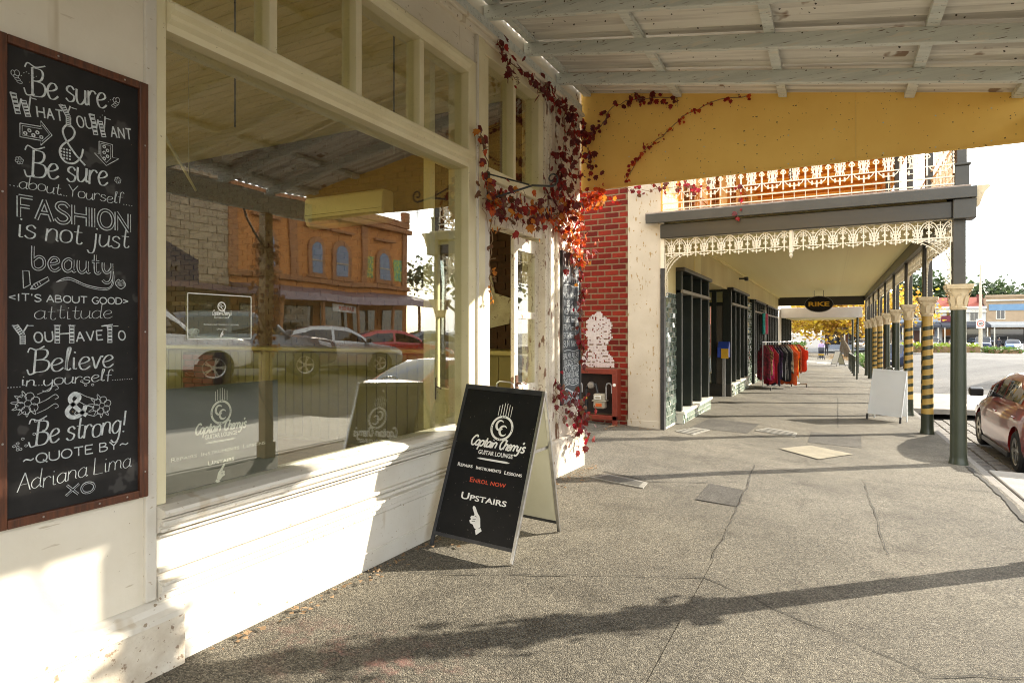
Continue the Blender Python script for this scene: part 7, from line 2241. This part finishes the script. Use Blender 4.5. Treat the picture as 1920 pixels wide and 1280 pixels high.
# shops facing us at the far end: parapets, awnings, posts, windows
def far_shop(label, x0, x1, y, h, wallm, awn, roofm=None, nwin=2, signm=None, winz=3.7, pr=0):
    t = T('far_shop', label, 'building', ((x0 + x1) / 2, y, -1.0))
    t.part('wall', B(x0, x1 - .05, y, y + 9, -1.2, h), wallm)
    t.part('parapet', B(x0 - .1, x1 + .05, y - .18, y + .2, h, h + .35), wallm, bev=.04)
    t.part('cornice', B(x0 - .05, x1, y - .28, y - .005, h - .55, h - .35), 'sill_white', bev=.04)
    if roofm:
        t.part('roof', MB().prism([(y + .3, h + .2), (y + 4.5, h + 1.9), (y + 9, h + .2)], lambda a, b, d: (d, a, b), x0 + .2, x1 - .2), roofm)
        for cx in (x0 + (x1 - x0) * .25, x1 - .7):
            c_ = t.part('chimney', B(cx, cx + .6, y + 2, y + 2.6, h, h + 2.0), 'brick_red', bev=.03)
            t.part('chimney_cap', B(cx - .06, cx + .66, y + 1.94, y + 2.66, h + 2.0, h + 2.15), 'brick_red', parent=c_)
    for i in range(nwin):
        wx = x0 + (x1 - x0) * (i + .5) / nwin
        w_ = t.part('window', B(wx - .55, wx + .55, y - .07, y + .05, winz, winz + 1.6), 'sill_white', bev=.02)
        t.part('pane', B(wx - .45, wx - .03, y - .085, y - .06, winz + .1, winz + 1.5), 'car_glass', parent=w_)
        t.part('pane', B(wx + .03, wx + .45, y - .085, y - .06, winz + .1, winz + 1.5), 'car_glass', parent=w_)
    t.part('awning', MB().prism([(y - 3.2, 2.25), (y - 3.2, 2.60), (y - .01, 3.1), (y - .01, 2.8)], lambda a, b, d: (d, a, b), x0 + .02, x1 - .07), awn)
    for i in range(3):
        px_ = x0 + .4 + (x1 - x0 - .8) * i / 2
        t.part('awning_post', B(px_ - .07, px_ + .07, y - 3.1, y - 2.96, -1.0, 2.24), 'sill_white')
    t.part('shop_window', B(x0 + .5, (x0 + x1) / 2 - .6, y - .06, y + .05, -.4, 2.0), 'car_glass')
    t.part('shop_window', B((x0 + x1) / 2 + .6, x1 - .5, y - .06, y + .05, -.4, 2.0), 'car_glass')
    t.part('shop_door', B((x0 + x1) / 2 - .5, (x0 + x1) / 2 + .5, y - .05, y + .05, -1.0, 1.8), 'dark_timber')
    if signm:
        t.part('shop_sign', B(x0 + .3, x0 + .3 + (x1 - x0) * .42, y - .12, y - .01, h - 1.9, h - 1.0), signm, bev=.02)
    return t
mat('wall_bluegrey', (.36, .42, .50), (.30, .36, .44), 1, .6)
mat('wall_white', (.62, .62, .60), (.54, .54, .52), 1, .7)
mat('wall_beige', (.42, .31, .20), (.34, .25, .16), 1, .8)
mat('sign_maroon', (.16, .012, .03), (.13, .01, .025), 2, .5)
mat('sign_blue', (.16, .28, .42), (.13, .24, .38), 2, .5)
mat('awning_dark', (.05, .055, .07), (.04, .045, .055), 2, .6)
mat('awning_pale', (.45, .46, .46), (.38, .39, .39), 2, .6)
mat('roof_tile', (.32, .07, .035), (.24, .05, .03), 6, .8)
far_shop('blue grey two storey shop far off left of the corner post', -1.5, 5.0, 112, 5.2, 'wall_bluegrey', 'awning_pale', None, 3)
far_shop('orange brick shop far off behind the striped posts', 5.0, 9.0, 112, 4.6, 'wall_beige', 'awning_dark', 'roof_tile', 2)
far_shop('pale shop far off directly behind the green corner post', 9.0, 14.2, 112, 5.6, 'wall_bluegrey', 'awning_dark', None, 3)
far_shop('white far shop with maroon sign and red tiled roof right of the corner post', 14.2, 20.0, 112, 5.0, 'wall_white', 'awning_dark', 'roof_tile', 2, 'sign_maroon', 3.2)
far_shop('beige far shop with blue sign at the right edge', 20.0, 30.0, 112, 6.6, 'wall_beige', 'awning_pale', None, 3, 'sign_blue', 3.4)
far_shop('white far shop beyond the right edge of the row', 30.0, 40.0, 112, 5.5, 'wall_white', 'awning_dark', None, 3)
# low shop past the long verandah, with its pale awning over the footpath
ns = T('next_shop', 'low shop with a pale box awning beyond the long verandah', 'building', (-2.5, 36.5, -.5))
ns.part('wall', B(-6, -2.55, 35.7, 47.5, -1.0, 4.2), 'pier_render')
ns.part('awning', B(-2.55, 1.35, 37.0, 46.5, 2.42, 2.85), 'wall_white', bev=.02)
ns.part('awning_soffit', B(-2.54, 1.30, 37.1, 46.4, 2.40, 2.418), 'soffit_cream')
ns.part('valance', B(-2.5, 1.40, 36.93, 36.99, 2.35, 2.9), 'wall_white', bev=.02)
for y in (38.2, 40.0, 41.8, 43.6, 45.4):
    ns.part('window_post', B(-2.6, -2.42, y, y + .2, -.9, 2.4), 'dark_green', bev=.01)
    ns.part('shop_window', B(-2.56, -2.53, y + .3, y + 1.6, -.2, 2.1), 'car_glass')
for y in (37.3, 46.2):
    ns.part('awning_post', MB().tube([(1.2, y, fz(1.2, y)), (1.2, y, 2.42)], .06, 10), 'green_post', smooth=40)
fh = T('far_house', 'small red roofed building behind the far hedge', 'building', (-10, 90, -1.3))
fh.part('wall', B(-16, -7.5, 86, 100, -1.5, 2.6), 'brick_dark')
fh.part('roof', MB().prism([(85.4, 2.6), (93, 5.6), (100.6, 2.6)], lambda a, b, d: (d, a, b), -16.3, -7.2), 'roof_tile')
for y in (88, 92, 96):
    ff_ = fh.part('window', B(-7.52, -7.44, y, y + 1.4, .2, 1.8), 'sill_white')
    fh.part('pane', B(-7.46, -7.43, y + .1, y + 1.3, .3, 1.7), 'car_glass', parent=ff_)
gb = T('wheelie_bin', 'dark green bin at the edge of the far footpath', 'bin', (-2.35, 58, fz(-2.35, 58)))
zb_ = fz(-2.35, 58)
gb.part('body', MB().add([(-2.6, 57.75, zb_ + .1), (-2.1, 57.75, zb_ + .1), (-2.1, 58.25, zb_ + .1), (-2.6, 58.25, zb_ + .1), (-2.68, 57.67, zb_ + 1.0), (-2.02, 57.67, zb_ + 1.0), (-2.02, 58.33, zb_ + 1.0), (-2.68, 58.33, zb_ + 1.0)], [(0, 3, 2, 1), (4, 5, 6, 7), (0, 1, 5, 4), (1, 2, 6, 5), (2, 3, 7, 6), (3, 0, 4, 7)]), 'green_post', bev=.03)
gb.part('lid', B(-2.72, -1.98, 57.6, 58.36, zb_ + 1.0, zb_ + 1.08), mat('bin_lid', (.35, .16, .03), (.3, .13, .03), 4, .6), bev=.03)
for x in (-2.6, -2.1):
    gb.part('wheel', MB().lathe([(.03, -.03), (.10, -.025), (.10, .025), (.03, .03)], 14, (x, 58.25, zb_ + .1), 'x'), 'rubber', smooth=40)
# pale crossing of the side street, and fallen leaves past it
sheet('crossing_strip', [(-4.4, 50.5), (1.6, 50.5), (1.6, 54.0), (-4.4, 54.0)], 'concrete', .006, foot, 4)
sheet('crossing_plate', [(-.95, 49.0), (-.35, 49.0), (-.35, 50.0), (-.95, 50.0)], 'sill_white', .012, foot, 2)
mb = MB()
for i in range(900):
    x, y = random.gauss(.9, .7), random.uniform(62, 90)
    if x > 1.65:
        continue
    s = random.uniform(.06, .14)
    a = random.uniform(0, 6.28)
    z = foot_z(x, y) + .02
    mb.add([(x + s * math.cos(a + q), y + s * math.sin(a + q), z + random.uniform(0, .02)) for q in (0, 1.57, 3.14, 4.71)], [(0, 1, 2, 3)])
tag(put('fallen_leaves', mb, 'tree_rust'), 'brown fallen leaves scattered on the far footpath', 'leaves', kind='stuff')
mb = MB()
for i in range(420):
    x, y = random.choice([(-2.61, random.uniform(1.9, 6.9)), (-2.60, random.uniform(1.9, 4.6)), (-2.55, random.uniform(5.8, 6.9)), (-3.3, random.uniform(9.6, 10.2)), (-2.45, random.uniform(3.5, 6.5)), (random.uniform(-3.8, -2.7), 10.1)])
    x += abs(random.gauss(0, .07))
    y += random.gauss(0, .08)
    s = random.uniform(.004, .018) if random.random() < .8 else random.uniform(.015, .022)
    a = random.uniform(0, 6.28)
    z = foot_z(x, y) + .012
    mb.add([(x + s * math.cos(a + q), y + s * math.sin(a + q), z + random.uniform(0, .012)) for q in (0, 1.57, 3.14, 4.71)], [(0, 1, 2, 3)])
tag(put('fallen_leaves', mb, 'vine_stem'), 'small dry leaves gathered at the foot of the shop walls', 'leaves', kind='stuff')

# ================================================================ across the road (seen in the display window)
ax = T('stone_building', 'brown rendered building with arched upper windows across the road', 'building', (20.4, 27, .4))
XB = 20.4
mat('render_brown', (.55, .22, .055), (.42, .16, .04), 1.4, .8, .1, 20)
mat('render_trim', (.36, .16, .06), (.28, .12, .05), 2, .8)
mat('stone_block', (.42, .33, .21), (.30, .23, .15), 2, .85)
ax.part('wall', B(XB, XB + 9, 20.3, 34.2, .3, 8.6), 'render_brown')
ax.part('parapet', B(XB - .15, XB + .3, 20.25, 34.3, 8.6, 9.0), 'render_trim', bev=.03)
ax.part('cornice', B(XB - .35, XB - .005, 20.2, 34.4, 8.2, 8.5), 'render_trim', bev=.05)
ax.part('string_course', B(XB - .2, XB - .005, 20.2, 34.3, 4.35, 4.65), 'render_trim', bev=.04)
ax.part('finial', B(XB - .2, XB + .25, 33.8, 34.25, 9.0, 9.7), 'render_trim', bev=.06)
for y in (20.4, 24.2, 29.9, 33.8):
    ax.part('pilaster', B(XB - .12, XB - .003, y - .25, y + .25, 4.65, 8.2), 'render_trim', bev=.03)
for y in (22.4, 25.9, 28.0, 31.7):
    archp = [(y - .72, 4.8), (y + .72, 4.8), (y + .72, 6.3)] + [(y + .72 * math.cos(t * math.pi / 10), 6.3 + .72 * math.sin(t * math.pi / 10)) for t in range(1, 10)] + [(y - .72, 6.3)]
    w_ = ax.part('arch_surround', MB().prism(archp, lambda a, b, d: (d, a, b), XB - .14, XB - .002), 'render_trim', bev=.03)
    innr = [(y - .45, 4.95), (y + .45, 4.95), (y + .45, 6.25)] + [(y + .45 * math.cos(t * math.pi / 8), 6.25 + .45 * math.sin(t * math.pi / 8)) for t in range(1, 8)] + [(y - .45, 6.25)]
    ax.part('pane', MB().prism(innr, lambda a, b, d: (d, a, b), XB - .155, XB - .142), mat('sky_glass', (.13, .16, .24), (.10, .13, .2), 2, .08), parent=w_)  # blue base colour stands in for sky mirrored in the pane
    ax.part('meeting_rail', B(XB - .18, XB - .156, y - .46, y + .46, 5.62, 5.70), 'wall_beige', parent=w_)
    ax.part('hood', B(XB - .24, XB - .004, y - .95, y + .95, 7.45, 7.62), 'render_trim', bev=.03)
    ax.part('sill', B(XB - .24, XB - .004, y - .85, y + .85, 4.66, 4.79), 'render_trim', bev=.03)
for y0, y1, c1, c2 in ((29.9, 30.8, (.55, .42, .05), (.10, .25, .12)), (32.7, 33.6, (.05, .30, .20), (.45, .45, .06))):
    ax.part('painted_sign', B(XB - .03, XB - .004, y0, y1, 5.0, 6.4), mat('mural%d' % int(y0), c1, c2, 7, .7, lo=.47, hi=.53))
ax.part('awning', MB().prism([(XB - 3.3, 3.25), (XB - 3.3, 3.45), (XB - .01, 4.05), (XB - .01, 3.9)], lambda a, b, d: (d * 0 + a, d, b), 20.3, 34.2), mat('awning_purple', (.16, .09, .10), (.12, .07, .08), 2, .5))
ax.part('fascia', B(XB - 3.36, XB - 3.302, 20.3, 34.2, 3.1, 3.48), mat('fascia_mauve', (.34, .26, .28), (.28, .2, .22), 2, .5))
for i in range(6):
    y = 20.5 + i * 2.7
    ax.part('awning_post', B(XB - 3.25, XB - 3.1, y - .07, y + .07, .38, 3.25), 'render_trim')
for i in range(5):
    y = 20.8 + i * 2.7
    ax.part('shop_window', B(XB - .05, XB + .02, y, y + 2.1, .9, 3.0), 'car_glass')
bs = T('barber_sign', 'long white sign hanging under the awning across the road', 'sign', (17.6, 25.2, 2.9))
bs.part('board', B(17.5, 17.56, 24.2, 26.2, 2.62, 3.02), 'sign_white', bev=.01)
print_text('lettering', 'BARBER', Matrix.Translation(-Vector(bs.loc)) @ face_matrix((17.494, 25.2, 2.72), (0, -1, 0), (0, 0, 1)), .30, 'sign_red', bs.o, fit=1.3, offset=.006)
sb2 = T('stone_building', 'taller stone block building with a dark blue gable sign across the road', 'building', (20.2, 14, .4))
sb2.part('wall', B(20.4, 29, 2, 20.24, .3, 11.5), 'stone_block')
mb = MB()
for j in range(20):
    for i in range(20):
        y0 = 2.05 + i * .92 + (.46 if j % 2 else 0)
        y1 = min(y0 + .88, 20.22)
        if y1 - y0 > .1:
            mb.box(20.36 - random.uniform(0, .03), 20.41, y0, y1, 3.9 + j * .38, 3.9 + j * .38 + .34)
sb2.part('stone', mb, 'stone_block', kind='stuff')
sb2.part('gable_sign', MB().prism([(13.4, 3.56), (16.9, 3.56), (16.9, 4.6), (15.2, 5.3), (13.4, 4.6)], lambda a, b, d: (d, a, b), 18.0, 18.2), mat('deep_blue', (.012, .015, .045), (.016, .02, .05), 2, .6, spec=.2))
sb2.part('awning', B(17.2, 20.35, 2, 20.2, 3.3, 3.55), 'awning_purple')
print_text('lettering', 'M&M', Matrix.Translation(-Vector(sb2.loc)) @ face_matrix((17.985, 15.2, 4.0), (0, -1, 0), (0, 0, 1)), .7, mat('dull_gold', (.10, .08, .08), (.08, .06, .06), 3, .5).name, sb2.o, fit=1.7, offset=.02)
for i in range(4):
    sb2.part('awning_post', B(17.3, 17.45, 4 + i * 5, 4.15 + i * 5, .38, 3.3), 'render_trim')
    sb2.part('shop_window', B(20.3, 20.42, 2.6 + i * 4.5, 5.8 + i * 4.5, .8, 2.9), 'car_glass')

# ================================================================ people
def person(label, loc, rz, H_, shirt, trousers, skin, hair, pose='push'):
    t = thing('person', label, 'person', loc, rz)
    k = H_ / 1.7
    J = {'pel': (0, 0, .93), 'chest': (0, .03, 1.28), 'neck': (0, .04, 1.45), 'head0': (0, .06, 1.52), 'head1': (0, .07, 1.60), 'head2': (0, .06, 1.69)}
    for s, n in ((1, 'l'), (-1, 'r')):
        J['sh' + n] = (s * .17, .02, 1.38)
        J['el' + n] = (s * .24, .06, 1.12) if pose == 'push' else (s * .25, -.02, 1.10)
        J['wr' + n] = (s * .18, .30, 1.03) if pose == 'push' else (s * .24, .06, .86)
        J['hd' + n] = (s * .16, .38, 1.04) if pose == 'push' else (s * .23, .08, .78)
        J['hip' + n] = (s * .09, 0, .86)
        st = .16 * s
        J['kn' + n] = (s * .10, st * .6 + .04, .48)
        J['an' + n] = (s * .10, st - .02, .08)
        J['to' + n] = (s * .11, st + .15, .03)
    E_ = [('pel', 'chest'), ('chest', 'neck'), ('neck', 'head0'), ('head0', 'head1'), ('head1', 'head2')]
    RD = {'pel': .15, 'chest': .155, 'neck': .055, 'head0': .075, 'head1': .10, 'head2': .075}
    for n in 'lr':
        E_ += [('chest', 'sh' + n), ('sh' + n, 'el' + n), ('el' + n, 'wr' + n), ('wr' + n, 'hd' + n), ('pel', 'hip' + n), ('hip' + n, 'kn' + n), ('kn' + n, 'an' + n), ('an' + n, 'to' + n)]
        RD.update({'sh' + n: .075, 'el' + n: .05, 'wr' + n: .036, 'hd' + n: .045, 'hip' + n: .10, 'kn' + n: .062, 'an' + n: .045, 'to' + n: .04})
    names = list(J)
    me = bpy.data.meshes.new('body')
    me.from_pydata([tuple(c * k for c in J[n]) for n in names], [(names.index(a), names.index(b)) for a, b in E_], [])
    o = bpy.data.objects.new('body_tmp', me)
    COL.objects.link(o)
    m = o.modifiers.new('skin', 'SKIN')
    for i, n in enumerate(names):
        me.skin_vertices[0].data[i].radius = (RD[n] * k, RD[n] * k * (.72 if n in ('pel', 'chest') else 1))
    me.skin_vertices[0].data[0].use_root = True
    sb_m = o.modifiers.new('sub', 'SUBSURF')
    sb_m.levels = 2
    sb_m.render_levels = 2
    dg = bpy.context.evaluated_depsgraph_get()
    me2 = bpy.data.meshes.new_from_object(o.evaluated_get(dg))
    bpy.data.objects.remove(o)
    me2.materials.clear()
    for mm in (shirt, trousers, skin, hair):
        me2.materials.append(MATS[mm])
    for p in me2.polygons:
        c = p.center
        z = c.z / k
        p.use_smooth = True
        if z > 1.63 or (z > 1.5 and c.y < .03):
            p.material_index = 3
        elif z > 1.44 or (c.y > .24 and z > .9) or (pose != 'push' and z < .86 and abs(c.x) > .19):
            p.material_index = 2
        elif z < .93:
            p.material_index = 1
        else:
            p.material_index = 0
    b = bpy.data.objects.new('body', me2)
    COL.objects.link(b)
    b.parent = t
    put('hair', MB().lathe([(.001, 1.75 * k), (.07, 1.735 * k), (.108, 1.67 * k), (.112, 1.60 * k), (.10, 1.55 * k)], 14, (0, .03, 0)), hair, t, smooth=60)
    return t
mat('skin', (.50, .30, .20), (.45, .26, .17), 5, .6)
mat('hair_dark', (.03, .02, .015), (.04, .028, .02), 5, .6)
mat('shirt_lilac', (.52, .40, .62), (.45, .34, .55), 5, .8)
mat('cloth_dark', (.03, .03, .04), (.04, .04, .05), 5, .8)
pz = lambda x, y: foot_z(x, y) + .0
person('person in lilac top and dark trousers pushing a pram on the far footpath', (-.82, 60.6, pz(-.82, 60.6)), math.pi, 1.66, 'shirt_lilac', 'cloth_dark', 'skin', 'hair_dark')
person('person in dark clothes walking far behind the pram', (-.55, 80, pz(-.55, 80)), math.pi, 1.75, 'cloth_dark', 'cloth_dark', 'skin', 'hair_dark', 'walk')
person('person in dark clothes far off at the speed sign', (18.6, 97, gslope(97) + .38), 0, 1.75, 'cloth_dark', 'cloth_dark', 'skin', 'hair_dark', 'walk')
sx_, sy_ = -.82, 59.85
sz_ = pz(sx_, sy_)
pm = T('pram', 'black pram with yellow trim pushed along the far footpath', 'pram', (sx_, sy_, sz_))
pm.part('seat', MB().prism([(59.55, sz_ + .35), (60.0, sz_ + .35), (60.2, sz_ + .85), (60.05, sz_ + .9), (59.85, sz_ + .55), (59.52, sz_ + .5)], lambda a, b, d: (d, a, b), sx_ - .23, sx_ + .23), 'cloth_dark', bev=.03)
pm.part('hood', MB().prism([(60.2, sz_ + .85)] + [(60.1 + .38 * math.cos(t * .3 + 1.3), sz_ + .72 + .36 * math.sin(t * .3 + 1.3)) for t in range(7)], lambda a, b, d: (d, a, b), sx_ - .24, sx_ + .24), 'cloth_dark', bev=.02)
pm.part('basket', B(sx_ - .2, sx_ + .2, 59.6, 60.1, sz_ + .16, sz_ + .30), 'cloth_dark', bev=.02)
pm.part('trim', B(sx_ - .235, sx_ + .235, 59.50, 59.53, sz_ + .42, sz_ + .50), 'bright_yellow', bev=.005)
for s in (-.26, .26):
    for y in (59.45, 60.15):
        pm.part('wheel', MB().lathe([(.02, -.02), (.115, -.018), (.115, .018), (.02, .02)], 16, (sx_ + s, y, sz_ + .118), 'x'), 'rubber', smooth=40)
    pm.part('frame_tube', MB().tube([(sx_ + s * .9, 59.45, sz_ + .12), (sx_ + s * .9, 60.1, sz_ + .62), (sx_ + s * .8, 60.28, sz_ + 1.02)], .014, 6), 'frame_black')
pm.part('push_bar', MB().tube([(sx_ - .21, 60.28, sz_ + 1.02), (sx_ + .21, 60.28, sz_ + 1.02)], .016, 6), 'frame_black')
